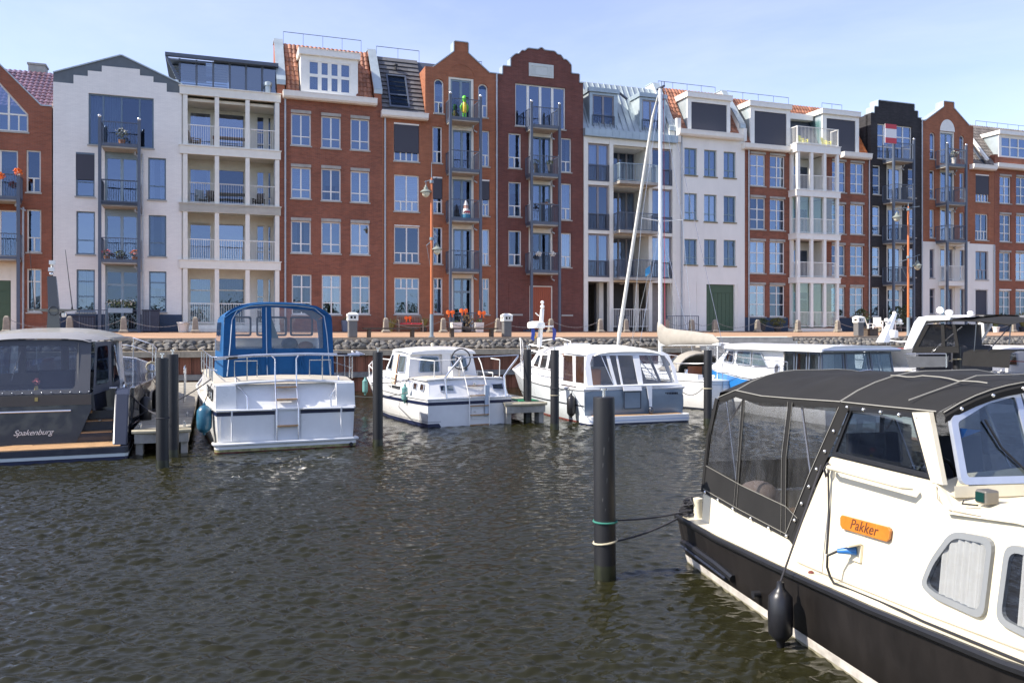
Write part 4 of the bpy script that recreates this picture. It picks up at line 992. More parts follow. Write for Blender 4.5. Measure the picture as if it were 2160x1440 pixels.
    h.add('ceiling_lamp', MB().lathe([(.16,0),(.16,-.05),(.01,-.09)],12,((a+b)/2,1.2,zt)), m_white)
    # mansard
    zoom(*A5); yt_ = 2.2; zt_ = (h.pt(960,428,yt_)[1]+h.pt(1700,522,yt_)[1])/2
    h.roof_bed(0,w,.1,g1-.1,yt_,zt_,m_zinc)
    sl = sqrt((yt_-.1)**2+(zt_-g1)**2); dy, dz = (yt_-.1)/sl, (zt_-g1)/sl; nn = 16
    for k in range(nn):
        a, b = w*k/nn, w*(k+1)/nn; mb = MB().slab([(a+.02,.1-.02,g1),(b-.02,.1-.02,g1),(b-.02,yt_-.02,zt_),(a+.02,yt_-.02,zt_)],(0,-.015,.012))
        mb.slab([(a-.018,.06,g1),(a+.018,.06,g1),(a+.018,yt_-.02,zt_+.02),(a-.018,yt_-.02,zt_+.02)],(0,-.05,.045)); h.add('zinc_roof_panel', mb, m_zinc)
    for (x0,x1,yt,yb,wa,wb,wt,wbm) in ((1050,1328,503,895,1080,1290,560,892),(1545,1800,555,945,1572,1738,618,935)):
        D = .28; X0 = h.pt(x0,yb,D)[0]; X1 = min(h.pt(x1,yb,D)[0], w-.25); Z1 = h.pt((x0+x1)/2,yt,D)[1]; Z0 = g1+.02
        do = h.add('dormer', MB().box(X0-.08,X1+.08,D-.12,2.6,Z1-.26,Z1), m_zb)
        hs = []; W0 = h.pt(wa,wbm,D)[0]; W1 = h.pt(wb,wbm,D)[0]
        if W1 > X1-.12: W1 = X1-.15
        Zt = Z1-.42
        h.win(0,0,0,0,[(1,2)],fmz,d=D,rec=.05,sill=False,holes=hs,local=(W0,W1,Z0+.05,Zt),fw=.08,mw=.1,blind=.0 if x0 < 1200 else .9,curtain=0)
        if x0 < 1200: h.add('blind', MB().box(W0+.1,W1-.1,D+.25,D+.27,Z0+.1,Z0+(Zt-Z0)*.55), m_blind)
        h.wall('dormer_front', [(X0,Z0),(X0,Z1-.262)], [(X1,Z0),(X1,Z1-.262)], hs, m_zb, y=D, th=.06, rev=.06)
        h.add('dormer_cheek', MB().box(X0,X0+.06,D+.07,2.5,Z0,Z1-.262), m_zinc, do); h.add('dormer_cheek', MB().box(X1-.06,X1,D+.07,2.5,Z0,Z1-.262), m_zinc, do)
        h.add('dormer_room', MB().box(X0+.06,X1-.06,1.5,1.55,Z0,Z1-.27), m_room, do)
        h.railing([(W0,D-.06),(W1,D-.06)], Z0+.02, .95, m_steelblue, sp=.11)
    h.add('vent_hood', MB().tube([(w*.38,1.0,zt_-.9),(w*.38,.6,zt_-.85),(w*.42,.4,zt_-1.05),(w*.5,.45,zt_-1.35)],.08,8), m_steelblue)
    h.shell(g0-.3, m_plast, [], back=6.4)
    zr = h.pt(1800,850)[1]; zt2 = h.pt(1745,458,yt_)[1]
    h.firewall(w-.42,w+.0,zr-.2,yt_,zt2,m_cream); zoom(*A5)
    return h
H8 = house_zinc()

# ---------- white plaster house, tile roof, green door
def house_plaster():
    h = House('white plastered house with nine small windows, green gate and orange tiled roof', 1425, 1571); w = h.w; zoom(*B1)
    T = [(.27,2),(.73,2)]; fm = M('blue grey window frame', (.20,.29,.33), .45, var=.04)
    m_s = M('mossy sill', (.24,.20,.12), .85, var=.25)
    cols = ((236,381),(460,604),(683,822))
    for (a, b), yt, yb in zip(cols, (822,845,866), (1130,1148,1162)): h.win(a,b,yt,yb,T,fm,sillmat=m_s,curtain=0,rec=.14)
    tops = (1335,1352,1368)
    for k, ((a, b), yt, yb) in enumerate(zip(cols, tops, (130,150,157))):
        zoom(*B1); X0,X1,_,Z1 = h.rect(a,b,yt,1400); zoom(*B2); h.win(0,0,0,0,T,fm,local=(X0,X1,h.rect(a,b,0,yb)[2],Z1),sillmat=m_s,curtain=.4,rec=.14)
    zoom(*B2)
    for (a, b), yt, yb in zip(cols, (346,350,358), (637,645,652)): h.win(a,b,yt,yb,T,fm,sillmat=m_s,curtain=.48,rec=.14)
    X0,X1,_,Z1 = h.rect(486,806,862,1300); h.holes.append(([(X0,.02),(X0,round(Z1,5))],[(X1,.02),(X1,round(Z1,5))]))
    d = MB().box(X0,X1,.14,.2,.02,Z1)
    n = 7; zt_ = Z1-.55
    for k in range(n): d.box(X0+.02+(X1-X0-.04)*k/n+.008,X0+.02+(X1-X0-.04)*(k+1)/n-.008,.115,.139,.1,zt_-.02)
    d.box(X0+.02,X1-.02,.115,.139,zt_+.01,Z1-.05); h.add('garage_door', d, m_green)
    h.add('door_jamb', MB().box(X1+.001,X1+.22,-.015,.1,.0,Z1), m_cream)
    # rusticated ground floor blocks, joints recessed
    zg = h.pt(700,838)[1]; zz = [0,.48,.93,1.38,1.83,2.28,zg]
    jn = [(0.02,.62),(.62,X0-.75),(X0-.75,X0-.02),(X1+.24,w-.02)]
    for i, (z0, z1) in enumerate(zip(zz[:-1], zz[1:])):
        for j, (a, b) in enumerate(jn):
            if j == 1:
                if i == 1: h.add('plaster_panel', MB().box(a+.012,b-.012,-.018,-.001,zz[1]+.012,zz[-1]-.012), m_plast)
                elif i == 0: h.add('plaster_block', MB().box(a+.012,b-.012,-.022,-.001,z0+.012,z1-.012), m_plast)
                continue
            h.add('plaster_block', MB().box(a+.012,b-.012,-.022,-.001,z0+.012,z1-.012), m_plast)
    zoom(*B1)
    _, c0, c1, cz0, cz1 = h.cornice(185,905,605,665,m_white)
    h.wall('wall', [(0,0),(0,cz1-.1)], [(w,0),(w,cz1-.1)], h.holes, m_plast, rev=.2)
    h.add('pier', MB().box(.0,.28,-.2,.3,cz0-.45,cz1+.75).box(w-.2,w+.02,-.2,.3,cz0,cz1+.5), m_plast)
    h.shell(cz1-.1, m_plast, [0,3.3,6.3,9.3]); yt_ = 2.1
    zt = (h.pt(50,150,yt_)[1]+h.pt(660,215,yt_)[1])/2
    X0, X1, Z0, Z1 = dormer(h,272,758,262,640,0,.15); X1 = min(X1, w-.35)
    h.roof_bed(.2,w-.2,.05,cz1-.15,yt_,zt-.05,m_plinth); h.tiles(.15,w-.3,.02,cz1-.02,yt_,zt,t_orange,holes=[(X0,X1,cz1-.5,Z1)],cw=.25)
    do = h.add('dormer', MB().box(X0-.12,X1+.08,-.02,2.3,Z1-.03,Z1+.28).box(X0-.14,X1+.1,-.05,2.3,Z1+.281,Z1+.31), m_white)
    fr = MB().box(X0,X0+.28,.15,.25,Z0-.1,Z1-.031).box(X1-.26,X1,.15,.25,Z0-.1,Z1-.031).box(X0+.28,X1-.26,.15,.25,Z1-.3,Z1-.031); h.add('dormer_front', fr, m_white, do)
    sc_ = MB().box(X0+.30,X1-.28,.2,.21,Z0-.1,Z1-.31); h.add('roller_screen', sc_, m_dark, do)
    h.add('dormer_cheek', MB().box(X0,X0+.05,.251,2,Z0-.1,Z1-.031), m_zinc, do); h.add('dormer_cheek', MB().box(X1-.05,X1,.251,2,Z0-.1,Z1-.031), m_zinc, do)
    h.ridge_rail(.1,w-.7,yt_+.3,zt+.05,.5)
    zl = h.pt(900,612)[1]; zt2 = h.pt(690,178,yt_+.1)[1]
    h.firewall(w-.38,w+.0,zl+.3,yt_+.1,zt2,m_plast)
    h.pipe(200,690); return h
H9 = house_plaster()

# ---------- brick house with a stack of white bays
def house_bays():
    h = House('red brick house with a stack of white columned balconies, tiled roof with two screened dormers', 1571.5, 1836); w = h.w
    T = [(.30,2),(.35,2),(.35,2)]; G = [(.38,2),(.38,2),(.24,2)]; fm = m_white
    def col(spec):
        for k, (a, b, za, yt, zb_, yb) in enumerate(spec):
            zoom(*za); X0,X1,_,Z1 = h.rect(a,b,yt,yt+10); zoom(*zb_); Z0 = h.rect(a,b,0,yb)[2] if za == zb_ else None
            if Z0 is None: zoom(*zb_); Z0 = h.pt((a+b)/2 if zb_[0] == za[0] else (a+b)/2, yb)[1]
            h.win(0,0,0,0,T if k < 3 else G,fm,local=(X0,X1,Z0,Z1),lintel=.16,curtain=random.choice([0,.25,.35]),blind=.0)
    col([(985,1158,B1,892,B1,1253),(983,1158,B1,1386,B2,236),(982,1158,B2,370,B2,735),(980,1158,B2,866,B2,1228)])
    col([(1208,1380,B1,912,B1,1270),(1208,1380,B1,1404,B2,248),(1206,1378,B2,377,B2,738),(1206,1378,B2,872,B2,1230)])
    col([(1915,2074,B1,975,B1,1325),(1912,2070,B1,1462,B2,285),(1910,2066,B2,414,B2,760),(1908,2064,B2,892,B2,1228)])
    col([(78,244,B3,876,B3,1240),(77,242,B3,1372,B4,252),(76,240,B4,388,B4,745),(72,238,B4,884,B4,1236)])
    # opening behind the bays
    zoom(*B1); xa = h.pt(1452,1100)[0]; xb = h.pt(1905,1100)[0]; xb = min(xb, xa+3.0)
    xa = h.pt(1455,1100)[0]; xb = h.pt(1800,1100)[0]
    zoom(*B1); t1 = (h.pt(1700,800,-.6)[1], h.pt(1700,885,-.6)[1]); t2 = (h.pt(1700,1318,-.6)[1], h.pt(1700,1382,-.6)[1])
    zoom(*B2); t3 = (h.pt(1700,298,-.6)[1], h.pt(1700,355,-.6)[1]); t4 = (h.pt(1700,792,-.6)[1], h.pt(1700,850,-.6)[1])
    lv = [t4, t3, t2, t1]; P = .75
    zoom(*B1); X0 = h.pt(1528,1100,-P)[0]-.12; X3 = h.pt(1972,1100,-P)[0]+.12
    cx = [h.pt(x,1100,-P)[0] for x in (1529,1680,1828,1973)]
    h.holes.append(([(xa,.02),(xa,round(t1[1]+.05,5))],[(xb,.02),(xb,round(t1[1]+.05,5))]))
    h.add('bay_step', MB().box(X0-.1,X3+.1,-P-.2,-.001,-.02,.2), m_cream)
    zfl = [.22]+[t[0] for t in lv]
    for k, t in enumerate(lv):
        z0 = zfl[k]+.055; zt = t[1]-.02
        s_ = h.add('bay_slab', MB().box(X0-.08,X3+.08,-P-.12,-.001,t[1],t[0]).box(X0-.12,X3+.12,-P-.16,-.001,t[0]+.001,t[0]+.05).box(xa+.01,xb-.01,.0,1.4,t[1]+.03,t[0]-.02), m_white)
        for c in cx: h.add('bay_column', MB().box(c-.10,c+.10,-P-.08,-P+.12,z0,zt+.019), m_white)
        for c in (X0+.02,): h.add('bay_column', MB().box(c,c+.2,-.2,-.001,z0,zt+.019), m_white)
        for a, b in zip(cx[:-1], cx[1:]): h.railing([(a+.105,-P+.02),(b-.105,-P+.02)], z0, 1.0, m_white, sp=.105, r=.013)
        h.railing([(X0+.1,-P+.13),(X0+.1,-.2)], z0, 1.0, m_white, sp=.105, r=.013)
        hs = []
        rows = [(.8,1),(.2,1)] if k == 0 else [(1,1)]
        h.win(0,0,0,0,rows,m_cream,d=1.2,rec=.03,sill=False,holes=hs,local=(xa+.5,xa+1.35,z0,zt-.45),curtain=0)
        h.win(0,0,0,0,rows,m_cream,d=1.2,rec=.03,sill=False,holes=hs,local=(xa+1.5,xb-.15,z0,zt-.45),curtain=.6 if k == 2 else 0)
        h.wall('bay_back', [(xa,z0-.05),(xa,zt+.03)], [(xb,z0-.05),(xb,zt+.03)], hs, m_cream, y=1.2, th=.1, rev=.03)
        h.add('bay_cheek', MB().box(xa+.001,xa+.03,.01,1.199,z0,zt), m_cream); h.add('bay_cheek', MB().box(xb-.03,xb-.001,.01,1.199,z0,zt), m_cream)
        if k in (0, 2):
            for a, b in zip(cx[:-1], cx[1:]): h.add('glass_panel', MB().box(a+.11,b-.11,-P+.08,-P+.09,z0+.03,zt), m_teal)
            h.add('glass_panel', MB().box(X0+.15,X0+.16,-P+.13,-.05,z0+.03,zt), m_teal)
    z0 = t1[0]+.055
    h.railing([(X0+.05,-.02),(X0+.05,-P-.02),(X3-.05,-P-.02),(X3-.05,-.02)], z0, 1.15, m_white, sp=.11, r=.014)
    h.add('balcony_post', MB().box(X0+.02,X0+.08,-P-.05,-P+.01,z0,z0+1.18), m_white); h.add('balcony_post', MB().box(X3-.08,X3-.02,-P-.05,-P+.01,z0,z0+1.18), m_white)
    # cornice left and right of the bay
    zoom(*B1); _, c0, c1, cz0, cz1 = h.cornice(925,1440,768,822,m_white)
    zoom(*B3); h.cornice(5,341,742,803,m_white); zoom(*B1)
    zd = cz1+.02
    h.wall('wall', [(0,0),(0,cz1-.1)], [(w,0),(w,cz1-.1)], h.holes, bk_red)
    h.shell(cz1-.1, bk_red, [3.4,6.3,9.2], back=5)
    zoom(*B2); zp = h.pt(1200,1238)[1]
    h.add('plinth', MB().box(0,X0-.12,-.03,-.001,-.02,zp), bk_navy); h.add('plinth', MB().box(X3+.12,w,-.03,-.001,-.02,zp), bk_navy)
    zoom(*B1); yt_ = 2.2; zt = (h.pt(780,262,yt_)[1]+h.pt(2030,398,yt_)[1])/2
    A = dormer(h,985,1440,352,785,0,.12); zoom(*B1); B0 = h.pt(1808,800,.12)[0]; zoom(*B3); B1x = h.pt(182,740,.12)[0]; zoom(*B1); BZ1 = h.pt(1830,440,.12)[1]
    BZ1 = (A[3]+BZ1)/2; A = (A[0],A[1],A[2],BZ1); Bx = (B0,B1x,A[2],BZ1)
    h.roof_bed(.1,w-.05,.05,cz1-.15,yt_,zt-.05,m_plinth)
    h.tiles(.1,w*.80,.02,cz1-.02,yt_,zt,t_orange,holes=[(A[0],Bx[1],cz1-.5,BZ1)],cw=.25); h.tiles(w*.80+.02,w-.1,.02,cz1-.02,yt_,zt-.05,t_orange2,holes=[(A[0],Bx[1],cz1-.5,BZ1)],cw=.25)
    for (x0,x1,z0,z1) in (A, Bx):
        do = h.add('dormer', MB().box(x0-.14,x1+.03,-.05,2.4,z1-.03,z1+.28).box(x0-.16,x1+.05,-.08,2.4,z1+.281,z1+.31), m_white)
        h.add('dormer_front', MB().box(x0,x0+.34,.12,.25,cz1,z1-.031).box(x1-.30,x1,.12,.25,cz1,z1-.031).box(x0+.34,x1-.30,.12,.25,z1-.3,z1-.031), m_white, do)
        h.add('roller_screen', MB().box(x0+.36,x1-.32,.17,.18,cz1,z1-.31), m_dark, do)
        h.add('dormer_cheek', MB().box(x0,x0+.05,.251,2,cz1-.1,z1-.031), m_zinc, do); h.add('dormer_cheek', MB().box(x1-.05,x1,.251,2,cz1-.1,z1-.031), m_white, do)
    # recessed terrace between the dormers
    xm0, xm1 = A[1], Bx[0]
    h.add('terrace_canopy', MB().box(xm0+.04,xm1-.15,.9,2.4,BZ1-.35,BZ1+.05), m_white)
    h.win(0,0,0,0,[(1,[1,1.6])],m_steelblue,d=1.9,rec=.02,sill=False,rd=False,local=(xm0+.03,xm1-.05,cz1,BZ1-.36),curtain=0,mw=.09)
    h.add('glass_panel', MB().box(xm1-.12,xm1-.10,.3,1.85,cz1+.1,BZ1-.4), m_teal)
    h.add('terrace_floor', MB().box(xm0,xm1,-.0,2.4,cz1-.12,cz1+.02), m_conc)
    h.ridge_rail(.3,w*.52,yt_+.3,zt+.05,.55); h.ridge_rail(w*.80,w-.3,yt_+.3,zt+.0,.5)
    zoom(*B1); h.pipe(962,825); zoom(*B3); h.pipe(297,828); h.X0, h.X3, h.zt1, h.P_ = X0, X3, z0, P
    return h
H10 = house_bays()

# ---------- black brick stepped gable
def house_black():
    h = House('narrow black brick house with stepped gable and five balconies', 1837, 1943.5); w = h.w; zoom(*B3)
    fm = m_white; T = [(.30,1),(.36,1),(.34,1)]; dep = 1.1
    h.win(403,818,422,835,[(.34,[.8,1.3,1.2,1]),(.34,[.8,1.3,1.2,1]),(.32,[.8,1.3,1.2,1])],fm,curtain=.15,mw=.07)
    h.win(346,440,902,1252,T,fm,curtain=0); X0,X1,_,Z1 = h.rect(344,437,1386,1400); R = h.rect(770,862,945,1290); h.win(0,0,0,0,T,fm,local=R,curtain=0); 
    zoom(*B4); h.win(0,0,0,0,T,fm,local=(X0,X1,h.pt(390,258)[1],Z1),curtain=0)
    h.win(341,436,402,745,T,fm,curtain=.3); h.win(337,434,886,1238,[(.4,1),(.35,1),(.25,1)],fm,curtain=.3)
    for k in (1, 2, 3): 
        dz = (R[3]-h.pt(390,402)[1])/2; zz = R[2]-dz*k
        h.win(0,0,0,0,T,fm,local=(R[0],R[1],max(.6,zz),zz+R[3]-R[2]),curtain=random.choice([0,.3]))
    def door(za, yt, ym, zb_, yb, base=False):
        zoom(*za); a, b, _, Z1 = h.rect(512,706,yt,yb); zm = h.pt(610, ym)[1]; zoom(*zb_); Z0 = h.pt(610, yb)[1] if not base else .02
        h.holes.append(([(a,round(Z0,5)),(a,round(Z1,5))],[(b,round(Z0,5)),(b,round(Z1,5))]))
        h.add('door_frame', MB().box(a,a+.10,.05,.15,Z0,Z1).box(b-.14,b,.05,.15,Z0,Z1).box(a+.10,b-.14,.05,.15,zm,Z1), m_cream)
        h.win(0,0,0,0,[(.75,2),(.25,2)] if base else DT,m_white,sill=False,rd=False,fw=.09,mw=.1,local=(a+.10,b-.14,Z0,zm-.002),curtain=0,name='french_door')
    door(B3,868,935,B3,1318); door(B3,1360,1425,B4,325); door(B4,350,410,B4,828); door(B4,850,905,B4,1240,True)
    zoom(*B3); e = lambda x, y: h.pt(x,y)
    z0 = (e(315,272)[1]+e(925,342)[1])/2; z1 = (e(320,200)[1]+e(880,255)[1])/2; z2 = (e(410,125)[1]+e(840,175)[1])/2; z1 = (z0+z2)/2
    xa, xb, xc, xd = e(365,230)[0], e(412,160)[0], e(840,210)[0], e(882,290)[0]
    _, L_, R_ = h.wall('wall', [(0,0),(0,z0),(xa,z0),(xa,z1),(xb,z1),(xb,z2)], [(w,0),(w,z0),(xd,z0),(xd,z1),(xc,z1),(xc,z2)], h.holes, bk_black, th=.5); h.coping(L_, R_, m_zinc, th=.75)
    h.shell(z0-.05, bk_black, [3.4,6.3,9.2,12.1]); h.roof_bed(.2,w-.2,.55,z0-.2,4,z1,m_plinth)
    zoom(*B3); P = h.steel_balconies(597,838,(590,605),[(830,868),(1322,1358)],dep=dep,mat=m_steelblue)
    for yt in (325, 828): extra_balcony(h,P,B4,640,yt,dep=dep)
    h.P = P; return h
H11 = house_black()

# ---------- orange brick gable over a white base
def house_whitebase():
    h = House('orange brick gabled house on a white plastered base, dark slate grey door', 1944, 2097); w = h.w; zoom(*B3)
    fm = m_white; NW = [(.33,1),(.67,1)]
    h.win(1031,1096,507,828,[(.38,1),(.62,1)],fm,arch=1); h.win(1386,1446,545,820,[(.34,1),(.66,1)],fm,arch=1)
    h.win(1030,1090,962,1305,NW,fm,curtain=0); h.win(1388,1446,992,1300,NW,fm,curtain=0); h.win(1580,1742,1012,1342,[(.28,4),(.72,2)],fm,screen=.72)
    X0,X1,_,Z1 = h.rect(1030,1088,1430,1440); U0,U1,_,_ = h.rect(1576,1732,1400,1440); zoom(*B4)
    h.win(0,0,0,0,NW,fm,local=(X0,X1,h.pt(1058,293)[1],Z1)); h.win(0,0,0,0,[(.33,4),(.67,2)],fm,local=(U0,U1,h.pt(1655,322)[1],Z1-.1),screen=.0,curtain=.5)
    zoom(*B3); M0,M1,_,_ = h.rect(1388,1446,1400,1440); h.win(0,0,0,0,NW,fm,local=(M0,M1,h.H_ if hasattr(h,'H_') else Z1-2.0,Z1-.1),curtain=0)
    zoom(*B4); fg = M('taupe frame', (.30,.28,.30), .5, var=.04)
    h.win(1026,1086,430,775,[(.3,1),(.7,1)],fg,curtain=0); h.win(1576,1730,455,795,[(.33,3),(.67,2)],fg,curtain=.45); h.win(1026,1090,902,1205,[(.7,1),(.3,1)],fg,curtain=0)
    h.win(1390,1446,440,790,NW,fg,curtain=0); h.win(1390,1446,905,1235,NW,fg,curtain=0)
    def door(za, yt, ym, zb_, yb, base=False, fmm=None):
        zoom(*za); a, b, _, Z1 = h.rect(1152,1327,yt,yb); zm = h.pt(1240, ym)[1]; zoom(*zb_); Z0 = h.pt(1240, yb)[1] if not base else .02
        h.holes.append(([(a,round(Z0,5)),(a,round(Z1,5))],[(b,round(Z0,5)),(b,round(Z1,5))]))
        h.add('door_frame', MB().box(a,a+.10,.05,.15,Z0,Z1).box(b-.12,b,.05,.15,Z0,Z1).box(a+.10,b-.12,.05,.15,zm,Z1), m_cream)
        h.win(0,0,0,0,DT,fmm or m_greydoor,sill=False,rd=False,fw=.08,mw=.09,local=(a+.10,b-.12,Z0,zm-.002),curtain=0,name='french_door'); return a, b, Z1
    a, b, Zd = door(B3,500,518,B3,885); door(B3,930,985,B3,1345); door(B3,1385,1430,B4,330,fmm=m_white)
    door(B4,400,430,B4,812,fmm=fg); door(B4,880,900,B4,1240,True,fmm=fg)
    # arched white panel over the top door
    cx, r = (a+b)/2, (b-a)/2; ap = [(cx-r*cos(pi*k/16), Zd+.02+r*1.25*sin(pi*k/16)) for k in range(17)]
    h.add('arch_panel', MB().prism(ap,-.03,-.001), m_white)
    X0,X1,_,Z1 = h.rect(1572,1724,922,1200); zoom(*B4); X0,X1,_,Z1 = h.rect(1572,1724,922,1200)
    h.holes.append(([(X0,.02),(X0,round(Z1,5))],[(X1,.02),(X1,round(Z1,5))])); dr = h.add('door_frame', MB().box(X0-.05,X0+.03,-.02,.1,.02,Z1+.08).box(X1-.03,X1+.05,-.02,.1,.02,Z1+.08).box(X0+.03,X1-.03,-.02,.1,Z1,Z1+.08), m_white)
    h.add('door', MB().box(X0,X1,.08,.14,.02,Z1-.001), m_dark, dr)
    zw = (h.pt(1000,338)[1]+h.pt(1780,375)[1])/2
    zoom(*B3); e = lambda x, y: h.pt(x,y)
    ze = (e(945,370)[1]+e(1545,430)[1])/2; zs = (e(1195,205)[1]+e(1315,215)[1])/2; zt = (e(1195,140)[1]+e(1315,150)[1])/2
    xa, xb, xg, xg0 = e(1196,180)[0], e(1315,180)[0], e(1552,430)[0], e(1500,410)[0]
    _, c0, c1, cz0, cz1 = h.cornice(1560,1840,888,940,m_white)
    left = [(0,zw),(0,ze),(.3,ze),(xa,zs),(xa,zt)]; right = [(w,zw),(w,cz1-.05),(xg,cz1-.05),(xg,ze),(xg0,ze),(xb,zs),(xb,zt)]
    hl = [hh for hh in h.holes if hh[0][0][1] >= zw-.01]; lo = [hh for hh in h.holes if hh[0][0][1] < zw-.01]
    fix = []
    for a_, b_ in lo:
        if a_[-1][1] > zw: a_ = [(x, min(z, round(zw,5))) for x, z in a_]; b_ = [(x, min(z, round(zw,5))) for x, z in b_]
        fix.append((a_, b_))
    _, L_, R_ = h.wall('wall', left, right, hl, bk_orange, th=.5); h.coping(L_, R_[3:], m_zinc, th=.7)
    h.wall('white_base', [(0,0),(0,zw-.001)], [(w,0),(w,zw-.001)], fix, m_plast, y=-.02, th=.3, rev=.18)
    h.shell(cz1-.1, bk_orange, [3.4,6.3,9.2]); h.roof_bed(.2,xg,.55,cz1,3.8,zs,m_plinth)
    # small slate roof with a sloping white verge at the right
    ztp = e(1570,430)[1]; h.roof_bed(xg,w,.1,cz1-.1,2.4,ztp-.06,m_plinth); h.tiles(xg+.02,w-.3,.05,cz1-.02,2.4,ztp,t_grey,cw=.25)
    zoom(*B3); P = h.steel_balconies(1240,1465,(650,672),[(895,930),(1352,1385)],dep=1.1)
    extra_balcony(h,P,B4,1340,325,dep=1.1)
    # white bay below
    zoom(*B4); Pd = .6; X0 = h.pt(1215,600,-Pd)[0]; X3 = h.pt(1470,600,-Pd)[0]; xl = h.pt(1120,600,-.05)[0]
    X0 = h.pt(1240,600,-Pd)[0]-.12
    for yt, yb in ((345,392),(820,870)):
        z1, z0 = h.pt(1370,yt,-Pd)[1], h.pt(1370,yb,-Pd)[1]; h.add('bay_slab', MB().box(X0-.08,X3+.15,-Pd-.12,-.03,z0,z1).box(X0-.11,X3+.18,-Pd-.15,-.03,z1+.001,z1+.04), m_white)
        zb_ = (h.pt(1370,810,-Pd)[1]+.01) if yt < 500 else .02
        for c in (X0,X3): h.add('bay_column', MB().box(c,c+.2,-Pd-.06,-Pd+.14,zb_,z0-.001), m_white)
        if yt < 500: h.railing([(X0+.1,-.05),(X0+.1,-Pd+.02),(X3+.1,-Pd+.02),(X3+.1,-.05)], zb_+.02, 1.05, m_white, sp=.10, r=.014)
    zoom(*B4); h.pipe(1797,380); zoom(*B3); h.pipe(930,360)
    h.add('wall_plate', MB().box(X3+.5,X3+.62,-.03,-.021,1.9,2.02), m_conc); h.add('plinth', MB().box(X3+.35,w,-.035,-.021,-.02,.22), m_plinth)
    h.P = P; return h
H12 = house_whitebase()

# ---------- brick house at the right edge
def house_right():
    h = House('red brown brick house cut by the right edge, grey tiled roof and white dormer', 2097.5, 2330); w = h.w; fm = m_white
    T = [(.30,2),(.35,2),(.35,2)]; G = [(.38,2),(.38,2),(.24,2)]
    def W_(a, b, za, yt, zb_, yb, k):
        zoom(*za); X0,X1,_,Z1 = h.rect(a,b,yt,yt+9); zoom(*zb_); Z0 = h.pt((a+b)/2,yb)[1]; h.win(0,0,0,0,G if k == 3 else T,fm,local=(X0,X1,Z0,Z1),lintel=.15 if k < 3 else .10,curtain=random.choice([0,.25,.45]))
    for dx, dy in ((0,0),(197,10),(394,20),(591,30)):
        W_(1868+dx,2006+dx,B3,1036+dy,B3,1360+dy,0); W_(1868+dx,2004+dx,B4,15+dy,B4,340+dy,1)
        W_(1864+dx,2002+dx,B4,468+dy*.6,B4,797+dy*.6,2); W_(1862+dx,2000+dx,B4,925+dy*.2,B4,1240,3)
    zoom(*B3); _, c0, c1, cz0, cz1 = h.cornice(1852,3000,878,930,m_white)
    h.wall('wall', [(0,0),(0,cz1+.6),(.3,cz1+.6),(.3,cz1-.1)][:2]+[(.0,cz1-.1)], [(w,0),(w,cz1-.1)], h.holes, bk_mid)
    h.add('end_pier', MB().box(.0,.3,-.05,.4,cz1-.1,cz1+.75), bk_mid)
    h.shell(cz1-.1, bk_mid, [3.3,6.2,9.1]); yt_ = 2.4
    zt = h.pt(1600,432,yt_)[1]
    X0, X1, Z0, Z1 = dormer(h,1868,2520,560,860,0,.15); X0 = h.pt(1858,850,.15)[0]
    h.roof_bed(-.9,w,.05,cz1-.15,yt_,zt-.06,m_plinth); h.tiles(-.85,w-.3,.02,cz1-.02,yt_,zt,t_grey,holes=[(X0,X1,cz1-.6,Z1)],cw=.25)
    h.add('verge', MB().slab([(-.95,-.1,cz1+.2),(-.75,-.1,cz1+.2),(-.75,yt_,zt+.05),(-.95,yt_,zt+.05)],(0,-.12,.1)), m_white)
    do = h.add('dormer', MB().box(X0-.12,X1+.1,-.05,2.6,Z1-.03,Z1+.25), m_white); hs = []
    h.win(0,0,0,0,[(.5,6),(.5,6)],m_white,d=.15,rec=.03,sill=False,local=(X0+.25,X1-.25,Z0+.25,Z1-.2),holes=hs,fw=.06,mw=.08,curtain=.3)
    h.wall('dormer_front', [(X0,Z0-.2),(X0,Z1-.031)], [(X1,Z0-.2),(X1,Z1-.031)], hs, m_white, y=.15, th=.05, rev=.05)
    h.add('dormer_cheek', MB().box(X0,X0+.05,.201,2.2,Z0-.2,Z1-.031), m_zinc, do); h.add('dormer_room', MB().box(X0+.06,X1,1.6,1.65,Z0-.2,Z1-.04), m_room, do)
    h.ridge_rail(1.2,w-.3,yt_+.3,zt,.5); zoom(*B3); h.add('plinth', MB().box(0,w,-.03,-.001,-.02,.75), m_plinth)
    return h
H13 = house_right()
# ------------------------------------------------------------------ quay wall, steps, street furniture
FU = lambda px, y: fac(px, 700, y)[0]
def ground_z(y): return ZQ + (ZF-ZQ)*min(1, max(0, (y-QY)/(-QY)))
m_st = [M('basalt stone %d' % k, c, .85, var=.3, scale=5, bump=.4, bscale=14) for k, c in enumerate([(.16,.15,.135),(.115,.11,.105),(.21,.19,.16),(.085,.085,.082)])]
m_plank = M('red brown hardwood', (.21,.075,.038), .65, var=.35, scale=6, streak=.12, rnd=.3)
m_beam = M('weathered timber', (.42,.345,.245), .85, var=.25, scale=4, bump=.2)
m_wale = M('grey timber', (.22,.21,.19), .9, var=.3, scale=5)
qroot = thing('quay_wall', 'quay wall of rough basalt stones above red brown timber sheet piling', 'quay wall', (0,FY0,0), FA)
UA, UB = FU(-60, QY), FU(2330, QY)
us0, us1 = FU(1452, QY), FU(1668, QY)          # the steps
body = MB()
for a, b in ((-45, us0), (us1, 75)):
    body.prism([(QY+.02,ZQ-.05),(QY-.62,1.84),(QY-.62,1.0),(QY-.9,1.0),(QY-.9,-1.5),(3,-1.5),(3,ZQ-.3)], a, b, 'x')
body.build('earth_fill', M('dark earth', (.10,.085,.065), .95, var=.3), qroot)
kb = MB(); u = -45
ks = []
